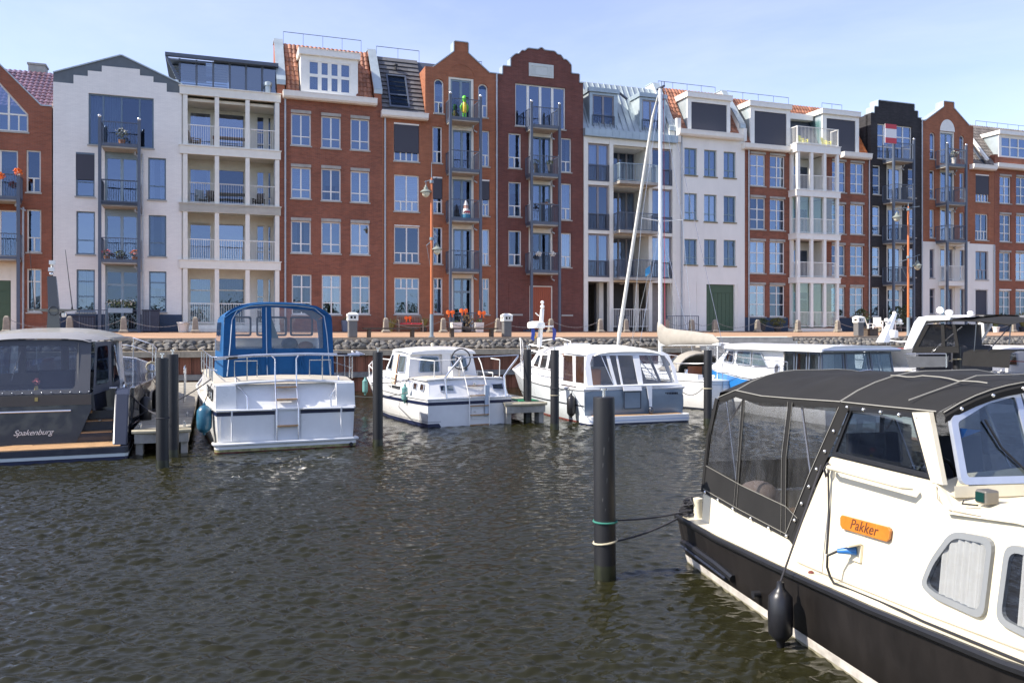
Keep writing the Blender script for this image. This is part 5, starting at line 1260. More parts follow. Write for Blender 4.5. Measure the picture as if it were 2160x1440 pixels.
for a, b in ((-45, us0), (us1, 75)):
    n = max(1, int((b-a)/2.0))
    for k in range(n):
        x0 = a+(b-a)*k/n; x1 = a+(b-a)*(k+1)/n-.012
        if x1 < UA or x0 > UB: continue
        MB().box(x0,x1,QY-.12,QY+.29,ZQ-.14,ZQ+.012).build('kerb_stone', m_kerb, qroot)
        MB().box(x0,x1,QY-1.22,QY-.66,1.585+random.uniform(-.01,.01),1.84).build('cap_beam', m_beam, qroot)
# stones
def stone_mesh(k):
    bm = bmesh.new(); bmesh.ops.create_icosphere(bm, subdivisions=2, radius=1.0)
    r = random.Random(k); d = [Vector((r.gauss(0,1),r.gauss(0,1),r.gauss(0,1))).normalized() for _ in range(13)]
    for v in bm.verts:
        s = 1.0
        for q_ in d: s = min(s, .66/max(.3, v.co.normalized().dot(q_))) if v.co.dot(q_) > .3 else s
        v.co *= s*(1+r.uniform(-.05,.05))
    me = bpy.data.meshes.new('stone'); bm.to_mesh(me); bm.free(); me.materials.append(m_st[k % 4]); return me
SM = [stone_mesh(k) for k in range(12)]
far = []; cnt = 0
def lay_stones(a, b, rows, single):
    global cnt
    for rr in range(rows):
        x = a+random.uniform(0,.2); t = (rr+.5)/rows
        while x < b:
            w_ = random.uniform(.22,.50); c = (x+w_/2, QY-.06-.60*(1-t)+random.uniform(-.05,.05), 1.86+(ZQ-.16-1.84)*t+random.uniform(-.03,.03))
            o = bpy.data.objects.new('stone', random.choice(SM))
            o.location = c; o.scale = (w_*.60, .15, .44/rows*1.0*random.uniform(.75,1.3)); o.rotation_euler = (random.uniform(-.5,.5), random.uniform(-.55,.55), random.uniform(-.3,.3))
            if single and cnt < 298:
                COL.objects.link(o); o.parent = qroot; cnt += 1
            else: far.append(o)
            x += w_*.92
lay_stones(FU(270,QY), us0, 3, True); lay_stones(us1, FU(2200,QY), 3, True); lay_stones(UA, FU(270,QY), 3, False)
bm = bmesh.new()
for o in far:
    o.rotation_mode = 'XYZ'; Mx = Matrix.LocRotScale(o.location, o.rotation_euler, o.scale); t = bmesh.new(); t.from_mesh(o.data); t.transform(Mx); me = bpy.data.meshes.new('t'); t.to_mesh(me); t.free(); bm.from_mesh(me); bpy.data.meshes.remove(me)
me = bpy.data.meshes.new('stone_rubble'); bm.to_mesh(me); bm.free(); me.materials.append(m_st[0])
for o in far: bpy.data.objects.remove(o)
ro = bpy.data.objects.new('stone_rubble', me); COL.objects.link(ro); ro.parent = qroot; ro['kind'] = 'stuff'
# sheet piling
x = UA; k = 0
pm = []
for j in range(8):
    mb = MB(); mb.cr = j/7; mb.box(0,.44,-.05,.05,-1.2,1.584); mb.cr = (j*3 % 8)/7; mb.box(.10,.34,-.085,-.051,-1.2,1.58); pm.append(mb.mesh('plank', m_plank))
while x < UB:
    o = bpy.data.objects.new('plank', random.choice(pm)); COL.objects.link(o); o.parent = qroot; o.location = (x, QY-.96+random.uniform(-.01,.01), random.uniform(-.02,0)); x += .455
x = UA
while x < UB:
    MB().box(x,x+5.9,QY-1.20,QY-1.055,.62,.86).build('waler', m_wale, qroot); x += 5.92
# steps
for k in range(6):
    z = ZQ-.03-.22*k; MB().box(us0+.02,us1-.02,QY-.42*(k+1)+.2,QY+.28-.42*k if k else QY+.29,z-.8,z).build('step', m_conc, qroot)

# ---- chain posts
m_post = M('lichened stone post', (.27,.24,.195), .9, var=.25, scale=6, bump=.3)
def bollard_mb():
    mb = MB(); mb.loft([[(-s,-s,z),(s,-s,z),(s,s,z),(-s,s,z)] for s, z in ((.21,0),(.21,.10),(.15,.13),(.125,.62),(.11,.72),(.06,.80))], True, True, False); return mb
PB = [14,147,261,412,814,935,1050,1162,1266,1320,1406,1459,1508,1598,1683,1767,1858,1975,2067,2137]
names = {14:'beside the green garage doors',147:'before the left windows of the white stepped house',261:'before the balcony posts of the white stepped house',412:'beside the white flower pot',814:'between the litter bin and the wooden bench',935:'between the orange lamp post and the orange bows',1050:'close to the litter bin before the plum brick house',1162:'before the rust red door',1266:'at the left corner of the dark passage',1320:'before the white passage railing',1406:'by the sailing boat mast',1459:'left of the green garage gate',1508:'before the green garage gate',1598:'beside the two low shrubs',1683:'before the white columned bays',1767:'right of the white columned bays',1858:'by the white garden chairs',1975:'before the white plastered base',2067:'by the small white flower pot',2137:'closest to the right edge'}
b0 = None; pos = {}
for px in PB:
    y = -1.9; u = FU(px, y); w_ = fworld(u, y, ground_z(y)); pos[px] = (u, y)
    lab = 'grey stone chain post '+names[px]
    if b0 is None:
        b0 = thing('bollard', lab, 'bollard', w_, FA, 'stone chain posts along the houses'); bollard_mb().build('post', m_post, b0, bevel=.02)
        MB().tube([(-.16,0,.62),(.16,0,.62)], .03, 8).build('chain_eye', m_steelblue, b0)
    else: dup(b0, w_, lab)
m_chain = M('galvanised chain', (.27,.26,.25), .5, metal=.5, var=.2)
for a, b in zip(PB[:-1], PB[1:]):
    if (a, b) in ((412,814),(1266,1320),(1320,1406)): continue
    (ua, y), (ub, _) = pos[a], pos[b]; L_ = ub-ua; mb = MB(); n = int(L_/.10)
    for k in range(n):
        t0, t1 = k/n, (k+1)/n; f = lambda t: (ua+.13+(L_-.26)*t, y, ground_z(y)+.62-.34*4*t*(1-t)*min(1,L_/2.6))
        p, r = Vector(f(t0)), Vector(f(t1)); d = (r-p)*.16; o = Vector((0,.022,0)) if k % 2 else Vector((0,0,.022))
        mb.tube([p-d,p+(r-p)*.5+o,r+d,p+(r-p)*.5-o], .011, 4, closed=True)
    o = mb.build('chain', m_chain, None, (0,FY0,0), FA)
    tag(o, 'iron chain running right from the stone post '+' '.join(names[a].split()[:7]), 'chain', 'chains between the stone posts')

# ---- litter bins
m_bin = M('dark grey bin body', (.13,.13,.13), .6, var=.1)
def bin_thing(px, lab, y=-7.9):
    r = thing('litter_bin', lab, 'litter bin', fworld(FU(px,y),y,ground_z(y)), FA, 'litter bins along the quay edge')
    MB().box(-.20,.20,-.20,.20,0,.76).build('body', m_bin, r, bevel=.02)
    hd = MB().box(-.235,.235,-.235,-.20,.79,.86).box(-.235,.235,.20,.235,.79,.86)
    for sx in (-1,1):
        for sy in (-1,1): hd.box(*(sorted((sx*.235,sx*.13))),*(sorted((sy*.235,sy*.13))),.86,.99)
    hd.box(-.235,.235,-.235,.235,.763,.86) if False else None
    hd.loft([[(-s,-s,z),(s,-s,z),(s,s,z),(-s,s,z)] for s, z in ((.245,.99),(.245,1.07),(.12,1.15))], True, True, False)
    hd.box(-.235,.235,-.199,.199,.765,.86)
    hd.build('hood', m_white, r); MB().box(-.15,.15,-.15,.15,.861,.985).build('liner', m_black, r)
    MB().box(-.03,.03,-.245,-.236,.88,.97).build('divider', m_white, r)
for px, lab in ((743.5,'grey litter bin with white hood left of the long backless bench'),(1068.5,'grey litter bin with white hood before the plum brick house'),(1811,'grey litter bin with white hood near the white garden chairs')): bin_thing(px, lab)

# ---- benches
m_bwood = M('dark stained bench wood', (.085,.065,.05), .75, var=.3)
def low_bench(pa, pb, lab, y=-7.9):
    ua, ub = FU(pa,y), FU(pb,y); L_ = ub-ua
    r = thing('backless_bench', lab, 'bench', fworld((ua+ub)/2,y,ground_z(y)), FA, 'long backless benches on the quay edge')
    for k in range(4): MB().box(-L_/2,L_/2,-.22+k*.112,-.22+k*.112+.10,.37,.44).build('slat', m_bwood, r)
    for sx in (-.39,.39): MB().box(sx*L_-.07,sx*L_+.07,-.18,.18,-.01,.369).build('leg', m_bwood, r)
low_bench(765,882,'dark backless timber bench left of the orange lamp post'); low_bench(941,1048,'dark backless timber bench right of the orange lamp post')
m_tk = M('greyed teak', (.27,.22,.18), .7, var=.25); m_redc = M('red cushion cloth', (.50,.03,.05), .85, var=.08); m_orange = M('orange ribbon', (.95,.16,.02), .6, var=.06)
y = -.95; r = thing('garden_bench', 'slatted teak garden bench with red cushions before the brick wall', 'bench', fworld(FU(865,y),y,ground_z(y)), FA)
for k in range(13): MB().box(-.62+k*.098,-.585+k*.098,.16,.185,.44,.84).build('back_slat', m_tk, r)
MB().box(-.70,.70,.15,.20,.841,.89).build('top_rail', m_tk, r); MB().box(-.70,.70,.15,.20,.40,.439).build('lower_rail', m_tk, r)
for sx in (-.68,.68):
    MB().box(sx-.03,sx+.03,-.28,-.22,0,.62).build('leg', m_tk, r); MB().box(sx-.03,sx+.03,.201,.25,0,.88).build('leg', m_tk, r); MB().box(sx-.035,sx+.035,-.30,.2,.621,.66).build('arm', m_tk, r)
for k in range(4): MB().box(-.645,.645,-.27+k*.105,-.185+k*.105,.38,.41).build('seat_slat', m_tk, r)
for sx in (-.33,.33): MB().box(sx-.31,sx+.31,-.27,.14,.411,.48).build('cushion', m_redc, r, bevel=.025)
def bow(loc, lab, s=.2, group='orange ribbon bows', name='ribbon_bow'):
    mb = MB()
    for sg in (-1,1):
        secs = []
        for k in range(7):
            t = k/6; secs.append([(sg*s*t*1.0, -.02-.05*sin(pi*t)+.05*c, s*(.12+.42*sin(pi*min(1,t*.85)))*e) for c, e in ((0,1),(1,.6),(1,-.6),(0,-1))])
        mb.loft(secs, True, True)
        mb.slab([(sg*.02,-.03,0),(sg*.06,-.03,0),(sg*.16,-.05,-s*1.1),(sg*.08,-.05,-s*1.2)],(0,-.012,0))
    mb.ball((0,-.04,0),.045,6)
    o = mb.build(name, m_orange, None, loc, FA); tag(o, lab, 'ribbon bow', group); return o
bow(fworld(FU(862,-1.0),-.82,ground_z(-1)+.78), 'orange ribbon bow tied on the back of the garden bench', .2)
zoom(*A4)
for x, yy, lab in ((1685,1160,'orange ribbon bow on the left balcony post foot'),(1806,1146,'orange ribbon bow on the middle of the ground floor railing'),(1970,1166,'orange ribbon bow on the right balcony post foot')):
    u, z = fac(*q(x,yy), -1.3); bow(fworld(u,-1.3,z), lab, .24)

# ---- lamp posts
m_lorange = M('orange lamp post paint', (.50,.15,.05), .45, var=.06); m_lgrey = M('blue grey lamp post paint', (.20,.25,.29), .45, var=.06)
m_lgreen = M('grey green lamp cap', (.20,.22,.19), .5, var=.1); m_globe = M('milky lamp glass', (.62,.60,.47), .25, var=.05)
def lamp_post(px, lab, y_arm1, y_arm2, y_top, grey_top, ll, lr, y=-8.0):
    u = FU(px,y); g = ground_z(y); zz = lambda py: fac(px, py, y)[1]-g
    r = thing('lamp_post', lab, 'lamp post', fworld(u,y,g), FA, 'two armed orange lamp posts')
    MB().lathe([(.15,0),(.15,.04),(.092,.05),(.088,zz(grey_top)-.01)],16).build('foot', m_lgrey, r)
    MB().lathe([(.072,zz(grey_top)),(.060,zz(y_arm1)+.1),(.03,zz(y_arm1)+.25)],16).build('shaft', m_lorange, r)
    MB().lathe([(.022,zz(y_arm1)+.25),(.008,zz(y_top))],8).build('spike', m_lgrey, r)
    for za, dx in ((zz(y_arm1), ll), (zz(y_arm2), lr)):
        s = 1 if dx > 0 else -1
        a = MB().tube([(-dx*1.0,.0,za-.28*s*1.0),(dx*1.25,0,za+.10*s+.12)],.02,6); a.tube([(0,0,za-.01),(0,0,za+.12)],.10,10); a.tube([(dx*1.0,0,za+.1),(dx,0,za-.12)],.018,6)
        if s > 0: a.tube([(-dx*.95,0,za-.25),(-.06,0,za-1.3)],.008,5)
        arm = a.build('arm', m_lgrey, r)
        zl = za-.12
        MB().lathe([(.03,0),(.05,-.02),(.06,-.09),(.10,-.11),(.11,-.20),(.19,-.25),(.27,-.32),(.27,-.35),(.20,-.352)],16,(dx,0,zl)).build('lamp_cap', m_lgreen, arm)
        MB().lathe([(.19,-.353),(.185,-.42),(.15,-.50),(.09,-.56),(.02,-.585)],16,(dx,0,zl)).build('lamp_glass', m_globe, arm)
lamp_post(910.5,'orange lamp post with two bell lamps left of the centre',386,506,341,662,-.28,.26)
lamp_post(1916,'orange lamp post with two bell lamps before the black brick house',444,544,428,669,-.86,.70)

# ---- plants, pots and garden furniture by the houses
m_leaf = M('bush leaf', (.065,.085,.03), .6, var=.3, scale=8, rnd=.45); m_grass = M('dry reed leaf', (.20,.19,.07), .7, var=.2, rnd=.35)
m_wflower = M('white petal', (.75,.75,.70), .6, var=.05); m_oflower = M('orange petal', (.80,.20,.04), .6, var=.08); m_pinkf = M('pink petal', (.55,.12,.15), .6, var=.1)
m_terra = M('terracotta pot', (.30,.14,.08), .8, var=.15); m_bluepot = M('blue glazed pot', (.10,.14,.21), .35, var=.1); m_whitepot = M('white pot', (.68,.66,.62), .6, var=.08)
m_darkpot = M('anthracite pot', (.05,.05,.055), .6, var=.1)
def leaves(mb, c, r, h, n, s, spike=False):
    R = random
    for _ in range(n):
        th = R.uniform(0,2*pi); rr = r*sqrt(R.random()); ht = h*R.random()**.7
        if spike:
            b = Vector((c[0]+.15*r*cos(th), c[1]+.15*r*sin(th), c[2])); t = Vector((c[0]+rr*cos(th)*1.3, c[1]+rr*sin(th)*1.3, c[2]+h*R.uniform(.55,1))); d = Vector((-sin(th),cos(th),0))*s*.35
            mid = b.lerp(t,.5)+Vector((0,0,h*.12)); mb.cr = R.random(); mb.face([b-d,b+d,mid+d,mid-d]); mb.face([mid-d,mid+d,t])
        else:
            env = sin(pi*min(.98,max(.12,ht/h)))**.5
            p = Vector((c[0]+rr*cos(th)*env, c[1]+rr*sin(th)*env, c[2]+ht)); nrm = Vector((R.gauss(0,1),R.gauss(0,1),R.gauss(.4,1))).normalized(); a = nrm.orthogonal().normalized(); b = nrm.cross(a); sz = s*R.uniform(.6,1.3)
            mb.cr = R.random(); mb.face([p-a*sz,p-b*sz*.5,p+a*sz,p+b*sz*.5])
def plant(px, y, lab, pr=.2, ph=.4, fr=.35, fh=.5, potm=None, n=160, s=.06, leaf=None, spike=False, z=None, flowers=None, square=False, cat='potted plant', name='potted_plant', group=None, loc=None):
    r = thing(name, lab, cat, loc or fworld(FU(px,y),y,ground_z(y) if z is None else z), FA, group)
    if ph:
        mb = MB()
        if square: mb.loft([[(-a,-a,zz),(a,-a,zz),(a,a,zz),(-a,a,zz)] for a, zz in ((pr*.85,0),(pr,ph),(pr*.88,ph),(pr*.85,ph-.04))], True, True, False)
        else: mb.lathe([(pr*.72,0),(pr*.95,ph*.85),(pr*1.05,ph*.86),(pr*1.05,ph),(pr*.9,ph),(pr*.88,ph-.04)],14)
        mb.build('pot', potm or m_terra, r)
    if n:
        f = MB(); leaves(f,(0,0,ph*.95),fr,fh,n,s,spike); f.build('foliage', leaf or m_leaf, r)
    if flowers:
        f = MB(); leaves(f,(0,0,ph*.95+fh*.35),fr*1.05,fh*.75,60,.045); f.build('flowers', flowers, r)
    return r
plant(387,-1.5,'large empty white flower pot beside a stone chain post',.30,.52,.1,.05,m_whitepot,n=0)
plant(825,-1.0,'tall dry grass left of the garden bench',0,0,.38,.85,n=140,s=.05,leaf=m_grass,spike=True,cat='plant',name='grass_clump')
plant(895,-1.0,'tall dry grass right of the garden bench',.17,.22,.30,.65,m_darkpot,n=110,s=.05,leaf=m_grass,spike=True,cat='plant',name='grass_clump')
plant(730,-.6,'square blue planter with a low green plant by the brick wall',.24,.62,.22,.18,m_bluepot,n=70,s=.05,square=True)
plant(962,-1.6,'square white planter left of the ground floor balcony',.28,.55,.2,.12,m_whitepot,n=40,s=.05,square=True)
plant(1010,-1.6,'square white planter with green herbs right of the ground floor balcony',.24,.55,.2,.2,m_whitepot,n=80,s=.05,square=True)
plant(985,-1.5,'dark planter with brown dry plants behind the chain',.3,.30,.45,.7,m_darkpot,n=190,s=.06,leaf=M('brown dry leaf',(.16,.11,.06),.8,var=.2,rnd=.4))
plant(1608,-1.0,'low green shrub left of the second shrub before the navy plinth',.24,.42,.45,.45,m_darkpot,n=320,s=.06)
plant(1640,-1.0,'olive green shrub right of the first shrub before the navy plinth',.26,.36,.55,.55,m_darkpot,n=420,s=.06,leaf=M('olive leaf',(.12,.12,.03),.6,var=.3,rnd=.4))
plant(1817,-1.0,'tall dark green bush left of the white garden chairs',.3,.40,.6,1.15,m_darkpot,n=520,s=.07)
plant(1893,-.8,'tall leafy bush behind the radar mast before the black house',.3,.40,.65,1.35,m_darkpot,n=560,s=.07)
plant(1909,-.7,'narrow leafy bush right next to the taller bush by the black house',.25,.40,.4,1.5,m_darkpot,n=380,s=.06)
plant(2100,-.9,'wide reed bush in front of the corner of the white base',.3,.35,.6,1.0,m_darkpot,n=300,s=.06,leaf=m_grass,spike=True)
plant(2158,-.9,'reed bush cut by the right edge',.3,.35,.6,1.2,m_darkpot,n=320,s=.06,leaf=m_grass,spike=True)
plant(2101,-2.6,'small white flower pot in front of the reed bush',.24,.40,.15,.15,m_whitepot,n=60,s=.05)
plant(2042,-1.0,'pair of low blue pots before the white base',.3,.42,.2,.2,m_bluepot,n=60,s=.05)
# white garden chairs and table
m_wplast = M('white garden furniture', (.74,.73,.70), .5, var=.04)
def chair(px, y, lab, rot, mat=None, z=None, s=1.0, name='garden_chair', group='white garden chairs', loc=None):
    mat = mat or m_wplast; r = thing(name, lab, 'chair', loc or fworld(FU(px,y),y,ground_z(y) if z is None else z), FA+rot, group); r.scale = (s,s,s)
    for k in range(5): MB().slab([(-.25+k*.10,.22,.36),(-.165+k*.10,.22,.36),(-.165+k*.10,.42,1.0),(-.25+k*.10,.42,1.0)],(0,.02,.006)).build('back_slat', mat, r)
    MB().slab([(-.27,-.28,.40),(.27,-.28,.40),(.27,.24,.34),(-.27,.24,.34)],(0,0,-.03)).build('seat', mat, r)
    for sx in (-.28,.28):
        MB().box(sx-.03,sx+.03,-.27,-.20,0,.55).build('leg', mat, r); MB().box(sx-.03,sx+.03,.18,.25,0,.55).build('leg', mat, r); MB().box(sx-.06,sx+.06,-.33,.28,.551,.58).build('arm', mat, r)
chair(1838,-2.2,'white slatted garden chair nearest the tall dark bush',.9); chair(1851,-2.6,'white slatted garden chair next to the white table',-.7)
r = thing('garden_table', 'white garden table right of the white garden chairs', 'table', fworld(FU(1868,-2.4),-2.4,ground_z(-2.4)), FA)
MB().box(-.6,.6,-.4,.4,.70,.74).build('table_top', m_wplast, r)
for sx in (-.52,.52):
    for sy in (-.32,.32): MB().box(sx-.03,sx+.03,sy-.03,sy+.03,0,.699).build('leg', m_wplast, r)
r = thing('wooden_planter', 'dark timber planter box behind the litter bin near the black house', 'planter', fworld(FU(1836,-7.6),-7.6,ground_z(-7.6)), FA)
MB().box(-.3,.3,-.3,.3,0,.36).build('box', m_bwood, r); MB().box(-.33,.33,-.33,.33,.361,.41).build('rim', m_bwood, r)
# storage boxes before the white house
for px, lab, w_, h_ in ((174,'dark blue storage chest left of the balcony posts on the navy plinth',.75,.75),(319,'dark blue cushion chest stacked right of the balcony posts',.5,1.05)):
    r = thing('storage_chest', lab, 'chest', fworld(FU(px,-.9),-.9,ground_z(-.9)), FA); MB().box(-w_/1.3,w_/1.3,-.3,.3,0,h_).build('box', M('dark blue plastic', (.028,.035,.06), .5, var=.1), r, bevel=.02); MB().box(-w_/1.3-.03,w_/1.3+.03,-.33,.33,h_+.002,h_+.07).build('lid', M('dark blue plastic'), r, bevel=.02)
# flower box of the white house
zoom(*A2); u, z = fac(*q(885,975), -1.3)
r = thing('flower_box', 'grey flower box of white flowers on the ground floor rail of the white house', 'flower box', fworld(u,-1.3,z), FA); MB().box(-.55,.55,-.13,.13,0,.24).build('box', m_ltblue, r); f = MB()
for k in range(6): leaves(f,(-.5+.2*k,0,.2),.22,.45,60,.05)
f.build('foliage', M('sage leaf',(.13,.16,.07),.6,var=.2,rnd=.4), r); f = MB()
for k in range(6): leaves(f,(-.5+.2*k,0,.35),.24,.3,16,.05)
f.build('flowers', m_wflower, r)

# ---- things on the balconies
def onb(za, x, y_, d):
    zoom(*za); u, z = fac(*q(x,y_), d); return fworld(u, d, z)
def hz_(h, k): return h.zb+h.P[k][3]
def up(za, x, y_, d, z): 
    zoom(*za); u, _ = fac(*q(x,y_), d); return fworld(u, d, z)
plant(0,0,'potted plant with pale flowers on the top balcony of the white stepped house',.16,.26,.32,.55,m_terra,n=120,s=.05,flowers=m_wflower,loc=up(A1,895,850,-.95,hz_(HW,0)))
plant(0,0,'pink flowers in the left corner of the white house lowest balcony',.15,.2,.25,.3,m_terra,n=70,s=.05,flowers=m_pinkf,loc=up(A2,785,590,-.9,hz_(HW,3)))
plant(0,0,'dark green plant in the middle of the white house lowest balcony',.18,.2,.28,.3,m_darkpot,n=120,s=.05,loc=up(A2,880,590,-.9,hz_(HW,3)))
plant(0,0,'red flowers in the right corner of the white house lowest balcony',.15,.2,.25,.32,m_terra,n=70,s=.05,flowers=m_oflower,loc=up(A2,990,590,-.9,hz_(HW,3)))
for x, y_, lab in ((130,1060,'bunch of orange flowers on the balcony rail at the left edge'),(2,1090,'half hidden bunch of orange flowers cut by the left edge')):
    o = MB(); leaves(o,(0,0,-.12),.22,.32,150,.06); oo = o.build('orange_flowers', m_oflower, None, onb(A1,x,y_,-1.2), FA); tag(oo, lab, 'flowers', 'orange flowers at the left edge')
for x, k in ((515,1),(655,1)):
    plant(0,0,'potted fern on the second highest balcony of the plum brick house, '+('left of the other' if x < 600 else 'right of the other'),.13,.62,.24,.3,m_darkpot,n=120,s=.045,loc=up(A5,x,1330,-.95,hz_(H7,k)))
for x, lab in ((545,'fluffy white flower bunch left of the other on the lowest plum house balcony rail'),(682,'fluffy white flower bunch right of the other on the lowest plum house balcony rail')):
    o = MB(); leaves(o,(0,0,-.1),.2,.26,170,.05); oo = o.build('white_flowers', m_wflower, None, onb(A6,x,640,-1.2), FA); tag(oo, lab, 'flowers', 'white flower bunches')
r = thing('balcony_table', 'small brown balcony table with a plant before the plum brick house', 'table', up(A6,620,300,-.75,hz_(H7,2)-.03), FA); MB().box(-.42,.42,-.22,.22,1.16,1.2).build('table_top', m_tk, r); MB().box(-.3,-.25,-.03,.03,0,1.159).build('leg', m_black, r); MB().box(.25,.3,-.03,.03,0,1.159).build('leg', m_black, r)
plant(0,0,'low plant standing on the brown balcony table',.1,.1,.2,.16,m_terra,n=60,s=.04,loc=up(A6,625,300,-.75,hz_(H7,2)+1.172))
plant(0,0,'pale cream hydrangea on the top balcony of the orange gabled house',.16,.5,.34,.5,m_whitepot,n=60,s=.06,flowers=m_wflower,loc=up(B3,1318,880,-.95,hz_(H12,0)))
m_yel = M('yellow chair plastic', (.75,.70,.12), .5, var=.05)
for x, lab in ((1585,'yellow garden chair left of the other on the roof terrace'),(1850,'yellow garden chair right of the other on the roof terrace')):
    zoom(*B1); u, _ = fac(*q(x,760),-.2); chair(0,0,lab,.2,m_yel,s=.8,group='yellow terrace chairs',loc=fworld(u,-.2,H10.zb+H10.zt1+.01))
# sale board on the black house
wpos = up(B3,562,525,-1.22,0); zoom(*B3); z = fac(*q(562,525),-1.22)[1]
r = thing('sale_board', 'red and white sale board fixed to the balcony of the black house', 'sign', (wpos[0],wpos[1],z), FA)
bw, bh = .50, .66; m_sr = M('sign red', (.55,.04,.06), .5, var=.03); m_sw = M('sign white', (.80,.79,.78), .5, var=.02)
MB().box(-bw,bw,-.015,.015,-bh,bh).build('board', m_sw, r); MB().box(-bw,bw,-.019,-.016,-bh,-bh+.38).build('lower_band', m_sr, r); MB().box(-bw,bw,-.019,-.016,bh-.32,bh).build('upper_band', m_sr, r)
# loggia furniture
def logg(k, x, za, y_, d): zoom(*za); u, _ = fac(*q(x,y_), d); return fworld(u, d, HG.zb+HG.levels[k]+.055)
wd = M('teak', (.30,.17,.09), .6, var=.2)
chair(0,0,'reclined teak chair on the top loggia',1.9,wd,s=.9,name='teak_chair',group='loggia chairs',loc=logg(4,1430,A1,840,.9))
def ltable(lab, loc, mat, w_=.8):
    r = thing('loggia_table', lab, 'table', loc, FA); MB().box(-w_,w_,-.35,.35,.66,.70).build('table_top', mat, r)
    for sx in (-w_+.08,w_-.08):
        for sy in (-.28,.28): MB().box(sx-.025,sx+.025,sy-.025,sy+.025,0,.659).build('leg', mat, r)
ltable('long teak table on the top loggia',logg(4,1690,A1,870,.9),wd,.9); ltable('dark dining table on the second highest loggia',logg(3,1700,A1,1280,.9),m_bwood,.9)
chair(0,0,'dark wicker chair left on the second highest loggia',.3,m_bwood,s=.85,name='wicker_chair',group='loggia chairs',loc=logg(3,1560,A1,1280,.7)); chair(0,0,'dark wicker chair right on the second highest loggia',-.4,m_bwood,s=.85,name='wicker_chair',group='loggia chairs',loc=logg(3,1900,A1,1290,.8))
ltable('grey table behind the glass of the glazed loggia',logg(2,1700,A2,580,1.0),m_ltblue,.9); chair(0,0,'grey chair behind the glass of the glazed loggia',.3,m_ltblue,s=.9,name='wicker_chair',group='loggia chairs',loc=logg(2,1480,A2,580,.9))
# green bird figure and garden gnome
m_bg = M('bright green toy skin', (.12,.55,.03), .4, var=.05); m_by = M('bright yellow toy skin', (.85,.62,.05), .4, var=.05)
r = thing('bird_figure', 'bright green and yellow inflatable bird on the top balcony', 'inflatable figure', up(A3,1812,800,-.85,hz_(H5,0)), FA); r.scale = (.78,.78,.78)
MB().lathe([(.02,.42),(.15,.50),(.20,.70),(.19,.95),(.14,1.15),(.11,1.25)],14).build('body', m_by, r); MB().lathe([(.11,1.24),(.13,1.32),(.17,1.50),(.16,1.62),(.10,1.72),(.01,1.76)],14).build('head', m_bg, r)
MB().tube([(.08,-.08,1.58),(.20,-.16,1.56),(.26,-.2,1.48)],[.07,.05,.015],8).build('beak', m_black, r)
for sx in (-1,1):
    MB().tube([(sx*.16,-.02,1.15),(sx*.27,-.04,.9),(sx*.22,-.03,.55)],[.05,.09,.02],8).build('wing', m_bg, r); MB().tube([(sx*.08,0,.46),(sx*.09,-.02,.2),(sx*.10,-.05,.02)],[.07,.05,.06],8).build('leg', m_bg, r)
r = thing('garden_gnome', 'white bearded gnome figure with red and blue dress on the third balcony', 'gnome', up(A4,1826,300,-.85,hz_(H5,2)), FA)
MB().lathe([(.24,0),(.26,.06),(.25,.28)],12).build('trousers', M('gnome blue',(.05,.25,.42),.6,var=.05), r); MB().lathe([(.25,.281),(.22,.5),(.16,.62)],12).build('jacket', m_wplast, r)
MB().lathe([(.15,.621),(.16,.7),(.12,.80)],12).build('face', M('gnome face',(.62,.35,.27),.6,var=.05), r); MB().lathe([(.15,.801),(.09,1.0),(.01,1.15)],12).build('hat', m_sw, r); MB().slab([(-.2,-.24,.36),(.2,-.24,.36),(.15,-.26,.46),(-.15,-.26,.46)],(0,.02,0)).build('sash', m_sr, r)

# opposite bank behind the camera, only met in reflections
ob = MB(); ob.face([(-900,-140,.9),(900,-140,.9),(900,-900,.9),(-900,-900,.9)]).face([(-900,-140,-1),(900,-140,-1),(900,-140,.9),(-900,-140,.9)]); structure(ob.build('far_bank', m_land))
ft = MB()
for k in range(90):
    x = -320+k*7+random.uniform(-2,2); leaves(ft, (x,-150+random.uniform(-6,6),.9), random.uniform(4,6.5), random.uniform(7,12), 90, 1.3)
fo = ft.build('far_trees', m_leaf, stuff=True); fo['label'] = 'belt of trees on the opposite bank'; fo['category'] = 'trees'
# ------------------------------------------------------------------ boats
m_hullw = M('white hull paint', (.74,.74,.73), .28, var=.05, scale=2, coat=.3); m_gel = M('cream gelcoat', (.66,.60,.455), .36, var=.09, scale=2.2, coat=.2, streak=.25)
m_hullblk = M('worn black hull', (.0125,.0105,.0095), .40, var=.5, streak=.35, scale=2.5, bump=.04, bscale=6, spec=.4); m_rub = M('black rubber', (.011,.011,.012), .38, var=.15)
m_navy = M('navy stripe', (.012,.018,.055), .35, var=.08); m_anti = M('red brown antifouling', (.14,.03,.025), .7, var=.3, scale=5)
m_deckb = M('sand deck paint', (.46,.42,.35), .7, var=.1); m_alu = M('silver window frame', (.48,.52,.60), .35, metal=.55, var=.06)
m_canv = M('black canvas', (.017,.0165,.0162), .85, var=.18, scale=3, bump=.08, bscale=5, spec=.25); m_blue = M('royal blue canvas', (.008,.080,.215), .75, var=.14, scale=3, bump=.15, bscale=3, spec=.3)
m_thread = M('pale seam thread', (.26,.25,.22), .8, var=.05); m_greyv = M('grey canvas', (.085,.088,.10), .75, var=.08, scale=2, bump=.06, bscale=5); m_teak = M('teak deck', (.42,.25,.12), .7, var=.2, scale=6, streak=1)
m_char = M('charcoal hull', (.028,.032,.048), .22, var=.06, coat=.5); m_dkgrey = M('dark grey gloss', (.026,.030,.044), .2, var=.06, coat=.6); m_cabroof = M('warm white roof', (.36,.35,.315), .3, var=.05, coat=.3)
